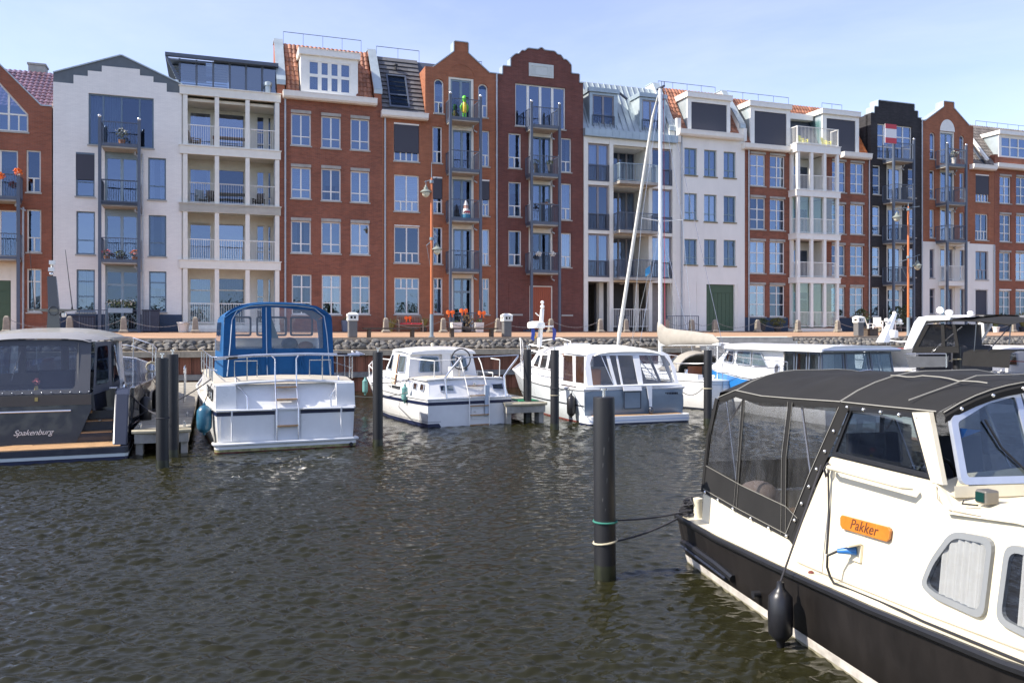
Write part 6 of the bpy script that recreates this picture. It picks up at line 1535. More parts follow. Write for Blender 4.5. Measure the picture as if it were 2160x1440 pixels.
m_tanint = M('cabin varnish', (.30,.10,.035), .4, var=.2); m_seat = M('dark seat cloth', (.055,.058,.075), .85, var=.1); m_hullgrey = M('steel blue hull', (.145,.195,.25), .3, var=.05, coat=.3)
m_rope = M('dark rope', (.035,.034,.04), .9, var=.2); m_ropel = M('pale rope', (.45,.40,.28), .9, var=.2); m_pile = M('black pile sleeve', (.009,.009,.0105), .5, var=.4, scale=3, bump=.05, bscale=9, streak=.3)
m_int = M('cabin lining', (.30,.28,.25), .7, var=.05); m_bluef = M('blue fender', (.02,.10,.17), .35, var=.12); m_greenf = M('teal fender', (.13,.30,.28), .5, var=.15); m_blkf = M('black fender', (.012,.012,.014), .36, var=.12)
m_beige = M('beige canvas', (.30,.275,.235), .85, var=.1, scale=3, bump=.12, bscale=4)
m_sticker = M('blue sticker', (.03,.16,.5), .5, var=0)

class Boat(Fr):
    def __init__(s, label, X, Y, ang, name='motor_boat', cat='motor boat'):
        super().__init__(X, Y, ang); s.root = thing(name, label, cat, (X, Y, 0), ang)
    def add(s, name, mb, mats, parent=None, **k): return mb.build(name, mats, parent or s.root, **k)
    def hull(s, st, hullm, deckm=None, boot=None, boot_z=.1, stripe=None, bot=None):
        """st: (x, half beam at water, half beam at sheer, sheer height, rake)"""
        s.st = st; mb = MB(); secs = []
        for x, bw, bg, zg, rk in st:
            pts = []
            for sg in (1, -1):
                l = [(x+rk, sg*bg, zg), (x+rk*.55, sg*(bw+(bg-bw)*.62), zg*.5), (x, sg*bw, 0), (x-.15*min(1,rk+.2), sg*bw*.8, -.35)]
                pts += l if sg == 1 else l[::-1]
            secs.append(pts)
        mb.loft(secs, True, True); s.add('hull', mb, hullm)
        if deckm:
            d = MB(); rows = []
            for x, bw, bg, zg, rk in st: rows.append([(x+rk, bg-.02, zg+.006), (x+rk, 0, zg+.03), (x+rk, -bg+.02, zg+.006)])
            d.loft(rows, smooth=True); s.add('deck', d, deckm)
        return s
    def sp(s, k, z, sg, off=0):
        x, bw, bg, zg, rk = s.st[k]; f = z/zg; y = bw+(bg-bw)*f if z >= 0 else bw
        if f < .5 and z >= 0: ym = bw+(bg-bw)*.62; y = bw+(ym-bw)*f/.5
        elif z >= 0: ym = bw+(bg-bw)*.62; y = ym+(bg-ym)*(f-.5)/.5
        return (x+rk*max(0,f), sg*(y+off), z)
    def band(s, name, mat, z0, z1, off=.006, stern=True, frac=False):
        mb = MB()
        for sg in (1, -1):
            mb.loft([[s.sp(k, (z0*s.st[k][3] if frac else z0), sg, off), s.sp(k, (z1*s.st[k][3] if frac else z1), sg, off)] for k in range(len(s.st))])
        if stern:
            a, b = (z0*s.st[0][3], z1*s.st[0][3]) if frac else (z0, z1); p, q_ = s.sp(0,a,1,off), s.sp(0,b,1,off)
            mb.face([(p[0]-off,p[1],p[2]),(p[0]-off,-p[1],p[2]),(q_[0]-off,-q_[1],q_[2]),(q_[0]-off,q_[1],q_[2])])
        return s.add(name, mb, mat)
    def rub(s, name, mat, r=.035, frac=1.0, off=.01, stern=True):
        L_ = [s.sp(k, frac*s.st[k][3], 1, off) for k in range(len(s.st))]; R_ = [s.sp(k, frac*s.st[k][3], -1, off) for k in range(len(s.st))]
        pts = L_[::-1]+(R_ if stern else R_)
        return s.add(name, MB().tube(pts, r, 8), mat)
    def rail(s, name, pts, r=.014, posts=None, zb=None, mat=None, parent=None):
        mb = MB().tube(pts, r, 6)
        for p in posts or []: mb.tube([p, (p[0], p[1], zb if zb is not None else p[2]-.5)], r*.9, 6)
        return s.add(name, mb, mat or m_steel, parent)
def sheet(P, off): return MB().slab(P, off)
def rounded(poly, r=.06, n=4):
    """polygon of 2D points with its corners rounded off"""
    out = []; N = len(poly)
    for k in range(N):
        p, a, b = Vector(poly[k]), Vector(poly[k-1]), Vector(poly[(k+1) % N]); da, db = (a-p), (b-p); rr = min(r, da.length*.45, db.length*.45)
        s0, s1 = p+da.normalized()*rr, p+db.normalized()*rr
        for j in range(n+1): t = j/n; out.append(tuple(s0*(1-t)**2+p*2*t*(1-t)+s1*t*t))
    return out
def ring(mb, outer, inner, f3, off):
    """flat frame between two loops of equal count; f3 maps 2D to 3D, off = thickness vector"""
    n = len(outer); o = Vector(off); A = [Vector(f3(p)) for p in outer]; B_ = [Vector(f3(p)) for p in inner]; i = len(mb.v)
    mb.v += [tuple(p) for p in A]+[tuple(p) for p in B_]+[tuple(p+o) for p in A]+[tuple(p+o) for p in B_]
    for k in range(n):
        k2 = (k+1) % n
        for q_ in ((i+k,i+k2,i+n+k2,i+n+k),(i+2*n+k,i+3*n+k,i+3*n+k2,i+2*n+k2),(i+k,i+2*n+k,i+2*n+k2,i+k2),(i+n+k,i+n+k2,i+3*n+k2,i+3*n+k)): mb._f(q_, False)
    return mb
def inset(poly, t):
    c = Vector((sum(p[0] for p in poly)/len(poly), sum(p[1] for p in poly)/len(poly))); N = len(poly); out = []
    area = sum(poly[k][0]*poly[(k+1) % N][1]-poly[(k+1) % N][0]*poly[k][1] for k in range(N)); sg = 1 if area > 0 else -1
    for k in range(N):
        p, a, b = Vector(poly[k]), Vector(poly[k-1]), Vector(poly[(k+1) % N]); d1, d2 = (p-a).normalized(), (b-p).normalized(); n1, n2 = Vector((-d1.y,d1.x))*sg, Vector((-d2.y,d2.x))*sg; m = n1+n2
        out.append(tuple(p+m*(t/max(.35,(1+n1.dot(n2))))))
    return out
def window_on(b, poly, f3, off, fm, t=.05, glass=None, r=.06, name='window', parent=None, backing=None, curt=None, ph=.5):
    o = rounded(poly, r); i = rounded(inset(poly, t), max(.01,r-t*.5)); fr = b.add(name, ring(MB(), o, i, f3, off), fm, parent)
    tgt = fr if not parent else parent
    h = Vector(off)*ph; P = [tuple(Vector(f3(p))+h) for p in i]
    b.add('pane', sheet(P, tuple(Vector(off).normalized()*.006)), glass or m_bglass, tgt)
    if backing: b.add('pane_backing', sheet([tuple(Vector(f3(p))+Vector(off)*.04) for p in i], tuple(Vector(off)*.04)), backing, tgt)  # opaque sheet, no opening; where black, its colour paints in the unlit cabin
    return fr
def fender(lab, loc, L_, r, mat, top=None, group=None, tilt=0):
    o = thing('fender', lab, 'fender', loc, 0, group); o.rotation_euler = (tilt, 0, 0)
    MB().lathe([(.01,-L_/2-.05),(.03,-L_/2-.045),(.035,-L_/2),(r*.6,-L_/2+.03),(r*.95,-L_/2+r*.7),(r,0),(r*.95,L_/2-r*.7),(r*.6,L_/2-.03),(.035,L_/2),(.03,L_/2+.05),(.012,L_/2+.06)],18).build('body', mat, o)
    if top: 
        d = Vector(top)-Vector(loc); MB().tube([(0,0,L_/2+.05), tuple(d)], .009, 6).build('lanyard', m_rope, o)
    return o
def rope(lab, pts, r, mat, sag=0.0, group='mooring ropes'):
    P = [Vector(p) for p in pts]; out = []
    for a, b in zip(P[:-1], P[1:]):
        for k in range(9): t = k/8; out.append(a.lerp(b, t)+Vector((0,0,-sag*4*t*(1-t))))
    o = MB().tube(out, r, 6).build('mooring_rope', mat); tag(o, lab, 'rope', group); return o

# ---------- piles
def pile(px, Y, ytop, lab, r=.118, first=None):
    X = (px-1080)/1770*Y; zt = EYE-(ytop-697)/1770*Y
    o = thing('mooring_pile', lab, 'mooring pile', (X,Y,0), 0, 'black mooring piles')
    MB().lathe([(r,-1.2),(r*1.01,.15),(r,zt-.02),(r*.97,zt),(.01,zt)],24).build('shaft', m_pile, o)
    o.rotation_euler = (random.uniform(-.008,.008), random.uniform(-.008,.008), random.uniform(0,6)); MB().lathe([(r+.002,-.3),(r+.0045,.04),(r+.003,.10),(r+.001,.16)],24).build('tide_band', M('slimy tide band', (.020,.022,.010), .35, var=.6, scale=9, streak=.4), o)
    MB().lathe([(.018,zt+.001),(.018,zt+.07),(.045,zt+.075),(.045,zt+.095),(.01,zt+.10)],10).build('bolt', m_steel, o)
    return o, X, Y, zt
def loop(px_pile, z, lab, mat, r=.012, tilt=.0):
    _, X, Y, zt = px_pile; o = MB().tube([(X+.128*cos(2*pi*k/16), Y+.128*sin(2*pi*k/16), z+tilt*cos(2*pi*k/16)) for k in range(16)], r, 6, closed=True).build('rope_loop', mat); tag(o, lab, 'rope', 'rope loops on the piles')
P1 = pile(343,16.55,755,'tall black pile in front of the timber finger jetty'); P1b = pile(365.5,18.0,747,'black pile half hidden behind the pile at the jetty head')
P2 = pile(797,19.7,742,'black pile between the blue canopied cruiser and the curtained cruiser'); P3 = pile(1276.5,9.17,837,'big near black pile in the open water')
P4 = pile(1170,23.0,738,'black pile in front of the grey sloop cabin'); P4b = pile(1113,24.7,737,'black pile through the small jetty end')
P5 = pile(1493,24.4,738,'black pile in front of the sailing yacht'); P6 = pile(1679,31.0,725,'black pile in front of the white cabin with blue hull'); P7 = pile(1773,29.0,731,'black pile before the tinted cabin windows')
P8 = pile(2018,28.0,730,'black pile with tan rope beside the black canopied cruiser'); P9 = pile(2068,31.5,727,'black pile furthest to the right')
sm_ = M('pale scuff', (.07,.07,.07), .8, var=.3)
for a_, z_, h_ in ((-1.75,1.35,.09),(-1.85,1.22,.05),(-1.5,1.05,.06),(-1.9,.85,.04),(-1.3,1.5,.05),(-1.65,.75,.03)): MB().slab([(.1195*cos(a_),.1195*sin(a_),z_),(.1195*cos(a_+.06),.1195*sin(a_+.06),z_+.01),(.1195*cos(a_+.10),.1195*sin(a_+.10),z_+h_),(.1195*cos(a_+.02),.1195*sin(a_+.02),z_+h_)],(.0004*cos(a_),.0004*sin(a_),0)).build('scuff_mark', sm_, P3[0])
P3[0].rotation_euler.z = 0
loop(P1,.98,'dark rope loop on the pile at the jetty head',m_rope); loop(P3,.62,'green rope loop high on the near pile',M('green rope',(.03,.16,.12),.9,var=.1)); loop(P3,.40,'tan rope loop low on the near pile',m_ropel,tilt=.02)
loop(P5,1.02,'white rope loop on the pile by the sailing yacht',m_ropel,.018); loop(P4,.93,'white rope loop on the pile before the grey sloop',m_ropel); loop(P4,1.12,'dark rope loop on the pile before the grey sloop',m_rope); loop(P8,1.75,'tan rope loop on the right pile',m_ropel,.02)

# ---------- jetties
m_jet = M('silvery jetty board', (.34,.31,.25), .85, var=.3, scale=5, rnd=.25); m_jc = M('jetty concrete', (.34,.32,.28), .85, var=.25, scale=4, bump=.2)
def jetty(lab, X, Y, ang, w, L_, z, hd=True):
    r = thing('jetty', lab, 'jetty', (X,Y,0), ang); mb = MB(); n = int(L_/.16)
    MB().box(.02,L_,-w/2+.03,w/2-.03,z-.30,z-.045).build('beam', m_jc, r)
    for k in range(n):
        m_ = MB(); m_.cr = random.random(); m_.box(.18+k*.16,.18+k*.16+.148,-w/2,w/2,z-.04+random.uniform(-.003,.003),z).build('board', m_jet, r)
    MB().tube([(.05,-w/2-.02,z-.05),(.0,-w/2*.5,z-.05),(-.02,0,z-.05),(0,w/2*.5,z-.05),(.05,w/2+.02,z-.05)],.05,8).build('end_strip', m_ropel, r)
    for sy in (-1,1): MB().box(.1,.5,sy*(w/2-.12)-.07,sy*(w/2-.12)+.07,-1,z-.301).build('leg', m_jc, r)
    return r
J1 = jetty('weathered finger jetty between the dark yacht and the blue canopied cruiser', -7.62,18.25, FA+pi/2, 1.15, 17.5, .56)
for k, (x, sy) in enumerate(((.35,1),(.35,-1),(2.6,-1))):
    MB().tube([(x,sy*.45,.561),(x,sy*.45,.66)],.03,8).tube([(x-.1,sy*.45,.66),(x+.1,sy*.45,.66)],.028,8).build('cleat', m_steel, J1)
MB().tube([(7.0,-.25,.56),(7.0,-.25,1.55),(7.1,-.25,1.62),(7.9,-.25,1.62),(8.0,-.25,1.55),(8.0,-.25,.56)],.022,8).build('handrail', m_steel, J1)
J2 = jetty('short jetty end with a green mat between the two white cruisers', .42,24.3, FA+pi/2, 1.25, 12, .62)
MB().box(.3,1.0,-.5,.1,.621,.65).build('green_mat', M('green mat', (.02,.25,.10), .9, var=.1), J2)

# ---------- near boat: cream and black cabin cruiser
def boat_near():
    b = Boat('cream and black cabin cruiser with a black canvas top, nearest at right', 3.29, 10.05, atan2(-.975,.22))
    st = [(0,1.27,1.38,.53,-.06),(1,1.33,1.41,.53,0),(2.3,1.38,1.43,.57,0),(3.6,1.40,1.45,.63,0),(4.85,1.40,1.45,.71,.0),(6.4,1.08,1.3,.83,.05),(7.8,.6,.9,.95,.15),(8.6,.06,.12,1.03,.35)]
    b.hull(st, m_hullblk, m_gel); b.rub('rub_rail', m_rub, .036, 1.0, .012)
    b.band('waterline_stripe', M('cream grey waterline', (.50,.46,.40), .6, var=.3, scale=6), .02, .10); b.band('lower_line', M('dirty waterline', (.20,.18,.12), .7, var=.4, scale=8), -.02, .019, .005)
    # steel fender strip low on the quarter
    b.add('quarter_strip', MB().tube([(.0,-1.33,.24),(.25,-1.37,.27),(1.0,-1.40,.25),(1.35,-1.40,.21)], .04, 8), m_rub)
    b.add('quarter_strip_pad', MB().tube([(.0,-1.345,.20),(1.2,-1.405,.17)], .02, 6), m_dkgrey)
    b.add('exhaust', MB().tube([(1.85,-1.38,.21),(1.85,-1.46,.21)], .035, 10), m_black)
    zoom(1400,760,2.117); S = lambda x, y, yl=-1.10: b.side(x,y,yl)
    # coaming / cabin sides
    top = [(.2,.50),(.2,.84),(1.2,.815),(2.06,.80),(2.16,.98),(2.55,1.60),(3.84,1.605),(4.02,1.44),(4.6,1.50),(6.6,1.42),(7.2,.95),(7.2,.6)]
    for sg in (-1,1):
        inn = 1.02; P = [(x, sg*(1.20-.10*max(0,min(1,(z-.6)/1.0))), z) for x, z in top]; b.add('cabin_side', sheet(P, (0,-sg*.06,0)), m_gel, bevel=.012)
    rows = []
    for x, z, hw in ((3.84,1.605,1.07),(4.02,1.44,1.12),(4.6,1.50,1.10),(5.6,1.50,1.02),(6.6,1.42,.8),(7.2,.95,.6)): rows.append([(x,hw+.04,z-.02),(x,hw*.8,z+.055),(x,0,z+.10),(x,-hw*.8,z+.055),(x,-hw-.04,z-.02)])
    b.add('cabin_top', MB().loft(rows), m_gel)
    # cabin interior
    b.add('cockpit_sole', MB().box(.3,3.7,-1.08,1.08,.18,.24), m_seat); b.add('bulkhead', MB().box(3.6,3.66,-1.08,1.08,.24,1.5), m_gel)
    b.add('aft_bulkhead', MB().box(.2,.26,-1.12,1.12,.4,.84), m_gel)
    b.add('dashboard', MB().box(3.2,3.6,-.95,.95,1.30,1.5), m_seat); b.add('helm_wheel', MB().tube([(3.05,-.45+.2*cos(2*pi*k/14),1.45+.2*sin(2*pi*k/14)) for k in range(14)],.016,6,closed=True), m_black)
    for y, z in ((-.45,1.55),(.45,1.5)):
        st_ = b.add('helm_seat', MB().loft([rounded([(2.35,y-.25),(2.75,y-.25),(2.75,y+.25),(2.35,y+.25)],.08) and [(p[0],p[1],zz) for p in rounded([(2.35,y-.25),(2.75,y-.25),(2.75,y+.25),(2.35,y+.25)],.08)] for zz in (.9,1.02)],True,True), m_seat)
        b.add('seat_back', MB().loft([[(p[0],p[1],zz) for p in rounded([(2.28+d,y-.26),(2.36+d,y-.26),(2.36+d,y+.26),(2.28+d,y+.26)],.03)] for zz, d in ((1.0,.0),(1.4,-.06),(z+.2,-.1))],True,True), m_seat, st_)
    b.add('bench', MB().box(.35,.9,-1.0,1.0,.24,.66), m_beige); cu = b.add('cushion', MB().ball((.62,-.72,.86),.24,10,.75), M('blush cushion', (.52,.40,.34), .9, var=.06)); b.add('cushion', MB().ball((1.15,-.55,.72),.2,10,.6), M('tan cushion', (.33,.20,.10), .9, var=.06))
    # canvas top
    R_ = []; N = 12
    for x, ze, zc, hw in ((.24,1.93,2.10,1.0),(.32,2.0,2.20,1.03),(.75,2.05,2.27,1.05),(1.3,2.03,2.27,1.05),(1.9,2.05,2.30,1.05),(2.6,2.08,2.34,1.04),(3.2,2.09,2.34,1.03),(3.74,2.10,2.33,1.0)):
        R_.append([(x+ (.06*(1-(2*k/N-1)**2) if x > 3.7 else 0), hw*(1-2*k/N), ze+(zc-ze)*(1-abs(2*k/N-1)**2.6)) for k in range(N+1)])
    sag = lambda p: (p[0], p[1], p[2]+(.010*sin(5*p[0]+3*p[1])+.007*sin(11*p[0]-7*p[1]+1)+.004*sin(23*p[0]+9*p[1]))*(1-abs(p[1])**4*.8))
    R2 = []
    for A_, B_ in zip(R_[:-1], R_[1:]):
        for j in range(5): R2.append([sag(tuple(Vector(p).lerp(Vector(q2), j/5)-Vector((0,0,.022*sin(pi*j/5)*(1-abs(p[1])**3))))) for p, q2 in zip(A_, B_)])
    R2.append([sag(p) for p in R_[-1]]); R_ = [[sag(p) for p in r_] for r_ in R_]
    b.add('canvas_top', MB().loft(R2), m_canv)
    ins = []
    for sg in (-1,1):
        V = [(x, sg*(hw+.004), ze) for (x,ze,hw) in ((.24,1.93,1.0),(.75,2.05,1.05),(1.3,2.03,1.05),(1.9,2.05,1.05),(2.6,2.08,1.04),(3.2,2.09,1.03),(3.74,2.10,1.0))]
        wv = [.085,.07,.10,.075,.085,.075,.08]
        b.add('valance', MB().loft([[(x,y,z+.01),(x,y+sg*.012,z-h_*.5),(x,y+sg*.004,z-h_)] for (x,y,z),h_ in zip(V,wv)]), m_canv)
        b.add('seam', MB().tube([(x,y+sg*.008,z+.005) for x,y,z in V], .006, 5), m_thread)
        for k in range(5): x = 2.72+k*.22; b.add('stud', MB().ball((x, sg*1.052, 2.045), .017, 6), m_steel)
    for k, xx in ((2,.75),(5,2.6)): b.add('seam', MB().tube([(p[0],p[1],p[2]+.004) for p in R_[k]], .007, 5), m_thread)
    b.add('seam', MB().tube([(3.4,-.98,2.16),(3.44,-.4,2.345),(3.46,0,2.352),(3.44,.5,2.33),(3.4,.98,2.16)], .006, 5), m_thread)
    b.add('seam', MB().tube([sag((2.62+.1*k,-.55,2.312+.0*k)) for k in range(12)], .006, 5), m_thread)
    fv = [(3.80+.06*(1-t*t)-.0, t, 2.10+.23*(1-abs(t)**2.6)) for t in [-1+2*k/16 for k in range(17)]]
    b.add('front_valance', MB().loft([[(x-.02,y,z+.01),(x+.015,y,z-.03),(x+.01,y,z-.075)] for x,y,z in fv]), m_canv); b.add('seam', MB().tube([(x,y,z+.004) for x,y,z in fv], .005, 5), m_thread)
    for k in range(1,16,2): x,y,z = fv[k]; b.add('stud', MB().ball((x+.016,y,z-.038), .015, 6), m_steel)
    # side curtains
    for sg in (-1,1):
        def T(x, z, o=0): return (x, sg*(1.17-.13*max(0,min(1,(z-.8)/1.25))+.012+o), z)
        A = [(.20,.86),(1.05,.80),(2.06,.76),(2.66,2.04),(1.9,2.0),(1.2,1.97),(.36,1.90),(.26,1.5)]
        b.add('vinyl_pane', sheet([T(x,z) for x,z in A], (0,sg*.004,0)), glassy('smoky clear vinyl', (.66,.665,.68), .05, .06, (1,1,1), .35, .065))
        low = [(.20,.86),(1.05,.80),(2.06,.76),(2.17,.98),(1.95,1.045),(1.1,1.085),(.22,1.16)]
        b.add('canvas_skirt', sheet([T(x,z,.006) for x,z in low], (0,sg*.008,0)), m_canv)
        def strip(pts, w_, m=m_canv, nm='canvas_strip', o=.012):
            mb = MB(); Q = [Vector(p) for p in pts]
            rows_ = []
            for k, p in enumerate(Q):
                d = (Q[min(k+1,len(Q)-1)]-Q[max(k-1,0)]).normalized(); n = Vector((-d.y,d.x))*w_/2; rows_.append([T(p.x-n.x,p.y-n.y,o),T(p.x+n.x,p.y+n.y,o+.004)])
            mb.loft(rows_, smooth=False); return b.add(nm, mb, m)
        strip([(.95,1.96),(.98,1.4),(1.0,.81)],.075); strip([(1.86,2.02),(1.84,1.5),(1.95,.77)],.085); strip([(2.70,2.06),(2.35,1.4),(2.04,.76)],.14); strip([(.33,1.93),(.23,1.5),(.20,.86)],.08)
        for pts in ([(.985,1.96),(1.0,1.4),(1.03,.82)],[(.92,1.96),(.95,1.4),(.97,.82)],[(1.82,2.02),(1.80,1.5),(1.91,.78)],[(1.90,2.02),(1.88,1.5),(1.99,.78)],[(2.63,2.04),(2.28,1.4),(1.98,.78)],[(.22,1.165),(1.1,1.09),(1.95,1.05),(2.16,.985)],[(.21,.90),(1.05,.845),(2.04,.80)]):
            strip(pts,.010,m_thread,'seam',.019)
        for x, z in [(.3,.875),(.62,.85),(.97,.825),(1.35,.805),(1.7,.79),(2.02,.79),(2.13,.96),(2.22,1.13),(2.31,1.3),(2.40,1.47),(2.50,1.64),(2.6,1.83)]:
            p = T(x,z,.026); b.add('stud', MB().ball(p, .017, 6), m_steel)
        # bows of the canopy frame inside
        for p, q_ in (((.45,1.95),(.95,.9)),((.85,1.97),(.42,1.55)),((1.95,2.0),(2.22,1.35))): b.add('canopy_bow', MB().tube([T(p[0],p[1],-.05),T(q_[0],q_[1],-.05)], .013, 6), m_steel)
        # wheelhouse side window
        W_ = [(2.56,1.615),(2.76,2.06),(3.54,2.075),(3.80,1.62)]
        f3 = lambda p: T(p[0],p[1],-.03); window_on(b, W_, f3, (0,sg*.03,0), m_black, .035, m_bglass, .02, 'side_window')
        b.add('window_pillar', sheet([T(3.54,2.08,-.03),T(3.72,2.10,-.03),T(3.92,1.60,-.03),T(3.80,1.60,-.03)],(0,sg*.04,0)), m_gel)
        b.add('grab_rail', MB().tube([(2.66,sg*1.185,1.53),(2.72,sg*1.235,1.54),(3.66,sg*1.235,1.545),(3.70,sg*1.18,1.545)], .02, 8), m_gel)
    # aft curtain
    b.add('aft_skirt', sheet([(.2,-1.17,.86),(.2,1.17,.86),(.21,1.12,1.2),(.21,-1.12,1.2)],(-.01,0,0)), m_canv); b.add('vinyl_pane', sheet([(.215,-1.12,1.2),(.215,1.12,1.2),(.27,.98,1.95),(.27,0,2.1),(.27,-.98,1.95)],(-.004,0,0)), m_vinyl)
    b.add('aft_edge', MB().tube([(.21,-1.18,.86),(.23,-1.12,1.5),(.26,-1.02,1.92)], .03, 6), m_canv)
    # windscreen in three parts
    for ya, yb in ((-1.0,-.36),(-.34,.34),(.36,1.0)):
        xf = lambda y, z: 3.76+(2.12-z)*.36+.06*(1-y*y)
        ztp = lambda y: 2.06+.22*(1-abs(y)**2.6)
        poly = [(ya,1.60),(yb,1.60),(yb*.96,ztp(yb)),((ya+yb)/2*.97,ztp((ya+yb)/2)),(ya*.96,ztp(ya))]
        window_on(b, poly, lambda p: (xf(p[0],p[1]),p[0],p[1]), (.035,0,.008), m_alu, .05, glassy('windscreen glass', (.66,.70,.72), .26, .02, (.9,.95,1.0)), .05, 'windscreen')
    b.add('screen_sill', MB().loft([[(3.84,y,1.55),(3.99+.06*(1-y*y),y,1.52),(3.98+.06*(1-y*y),y,1.60)] for y in [-1.06+2.12*k/8 for k in range(9)]]), m_gel)
    b.add('wiper', MB().tube([(4.02,-.42,1.63),(3.93,-.62,1.85),(3.86,-.70,2.05)], .009, 5), m_black); b.add('pennant_sticker', sheet([(3.838,-.90,1.99),(3.846,-.72,1.97),(3.858,-.9,1.92)],(.004,0,.001)), m_sticker)
    # cabin windows with curtains
    def Tc(x, z, o=0): return (x, -(1.20-.10*max(0,min(1,(z-.6)/1.0))+o), z)
    for poly in ([(3.80,.855),(3.88,1.06),(4.06,1.31),(4.43,1.345),(4.405,.805),(3.95,.81)],[(4.50,.83),(4.53,1.34),(5.05,1.36),(5.05,.80)],[(5.15,.83),(5.15,1.36),(5.6,1.34),(5.6,.83)]):
        window_on(b, poly, lambda p: Tc(p[0],p[1],.001), (0,-.03,0), M('grey window rubber', (.20,.21,.215), .5, var=.05), .043, glassy('clear cabin glass', (.9,.91,.92), .05, .01), .09, 'cabin_window', backing=m_black, ph=.86)
        pin = inset(poly,.055); x0 = min(p[0] for p in pin)+.10; x1 = max(p[0] for p in pin); zb, zt = .825, 1.325; nn = 60; mb = MB(); rows_ = []
        for k in range(nn+1):
            x = x0+(x1-x0)*k/nn; zt2 = min(1.325, .95+(x-3.83)*1.75) if poly[0][0] < 4 else 1.325; o = .0125+.0085*sin(k*.62+.5*sin(k*.21)); rows_.append([Tc(x,zb,o),Tc(x,zt2,o)])
        mb.loft(rows_); b.add('curtain', mb, M('cream curtain', (.50,.485,.45), .9, var=.05))
    # name board
    nb = [(2.80,1.155),(3.44,1.19),(3.43,1.075),(2.82,1.045)]
    brd = b.add('name_board', sheet([Tc(x,z,.012) for x,z in inset_c(nb,.025)], (0,-.022,0)), M('varnished board', (.50,.17,.02), .25, var=.2, scale=9, streak=.3, coat=.6), bevel=.005)
    dv = Vector((.64,0,.033)).normalized(); nrm = Vector((0,-1,.1)).normalized(); up_ = nrm.cross(dv)*1
    M4 = Matrix(((dv.x,up_.x,nrm.x,3.12),(dv.y,up_.y,nrm.y,-1.182),(dv.z,up_.z,nrm.z,1.118),(0,0,0,1)))
    letters('Pakker','name_lettering',brd,M('dark carved letters',(.10,.025,.008),.7,var=0),.12,M4,.003,.32,1.05)
    # shore power socket, plug and cable
    so = b.add('power_socket', sheet([Tc(2.98,.96,.003),Tc(3.10,.965,.003),Tc(3.10,.83,.003),Tc(2.98,.825,.003)],(0,-.02,0)), m_gel); b.add('socket_lid', sheet([Tc(2.97,.97,.02),Tc(3.10,.975,.02),Tc(3.09,.955,.13),Tc(2.96,.95,.13)],(0,0,.012)), m_gel, so)
    b.add('blue_plug', MB().tube([Tc(3.05,.91,.02),Tc(3.0,.905,.07),Tc(2.94,.89,.12)], [.034,.03,.02], 10), M('blue plug', (.02,.13,.38), .4, var=.03), so)
    cp = [Tc(2.94,.89,.12),Tc(2.88,.84,.17),Tc(2.86,.74,.15),Tc(2.87,.66,.12),(2.9,-1.30,.615),(3.1,-1.27,.612),(3.45,-1.27,.63),(3.75,-1.30,.655),(4.0,-1.33,.67),(4.4,-1.35,.70),(4.9,-1.36,.73),(5.6,-1.30,.79)]
    o = MB().tube(cp, .011, 7).build('power_cable', m_black, None, (b.X,b.Y,0), b.ang); tag(o, 'black power cable lying along the cream side deck', 'cable')
    # starboard light, hatch, bollard, vents
    nl = b.add('nav_light', MB().box(4.11,4.21,-1.01,-.90,1.51,1.605), M('dull bronze', (.22,.20,.17), .35, metal=.5, var=.1), bevel=.012); b.add('green_lens', MB().box(4.122,4.198,-1.018,-1.0105,1.525,1.59), M('green lens', (.006,.035,.030), .15, var=0), nl); b.add('lamp_wire', MB().tube([(4.1,-.98,1.54),(4.03,-1.03,1.51),(4.05,-1.06,1.49),(4.16,-1.03,1.50)],.006,5), m_black, nl)
    b.add('hatch', MB().box(4.45,5.3,-.55,.55,1.56,1.66), m_gel, bevel=.02); b.add('hatch_glass', MB().box(4.52,5.23,-.48,.48,1.661,1.672), m_soot)
    b.add('mooring_post', MB().lathe([(.05,.53),(.05,.72),(.055,.73),(.055,.76),(.02,.77)],14,(.07,-1.18,0)), m_gel); b.add('mooring_post', MB().lathe([(.05,.53),(.05,.72),(.055,.73),(.055,.76),(.02,.77)],14,(.07,1.18,0)), m_gel)
    for k in range(5): b.add('rope_coil', MB().tube([(-.03+random.uniform(-.04,.04)+.07*cos(2*pi*j/12),-1.28+random.uniform(-.06,.1)+.07*sin(2*pi*j/12)*.6,.58+.03*k+.06*sin(2*pi*j/12)) for j in range(12)], .012, 5, closed=True), m_rope)
    for P_ in ([(2.2,-1.215,.60),(3.0,-1.215,.625),(3.7,-1.215,.66),(4.6,-1.21,.72),(5.6,-1.2,.80)],[(3.86,-1.11,1.58),(3.9,-1.135,1.50),(4.0,-1.13,1.44),(4.3,-1.13,1.46)]): b.add('panel_seam', MB().tube(P_, .004, 5), M('seam sealant', (.25,.22,.17), .8, var=.2))
    b.add('filler_cap', MB().lathe([(.025,.57),(.025,.60),(.01,.61)],10,(2.52,-1.27,0)), m_anti)
    w = lambda x,y,z: b.world(x,y,z)
    fe = fender('big black fender hanging on the near boat', w(2.58,-1.60,.27), .46, .105, m_blkf, w(2.60,-1.22,1.54))
    mbk = MB(); mbk.tube([Tc(2.6,1.56,.05),Tc(2.58,1.50,.07),Tc(2.60,1.44,.06),Tc(2.63,1.48,.06),Tc(2.62,1.55,.05)], .011, 6); mbk.tube([Tc(2.60,1.54,.05),Tc(2.62,1.1,.012),Tc(2.63,.78,.012)], .009, 6)
    o = mbk.build('fender_line', m_rope, None, (b.X,b.Y,0), b.ang); tag(o, 'dark knotted line hanging from the cream grab rail', 'rope')
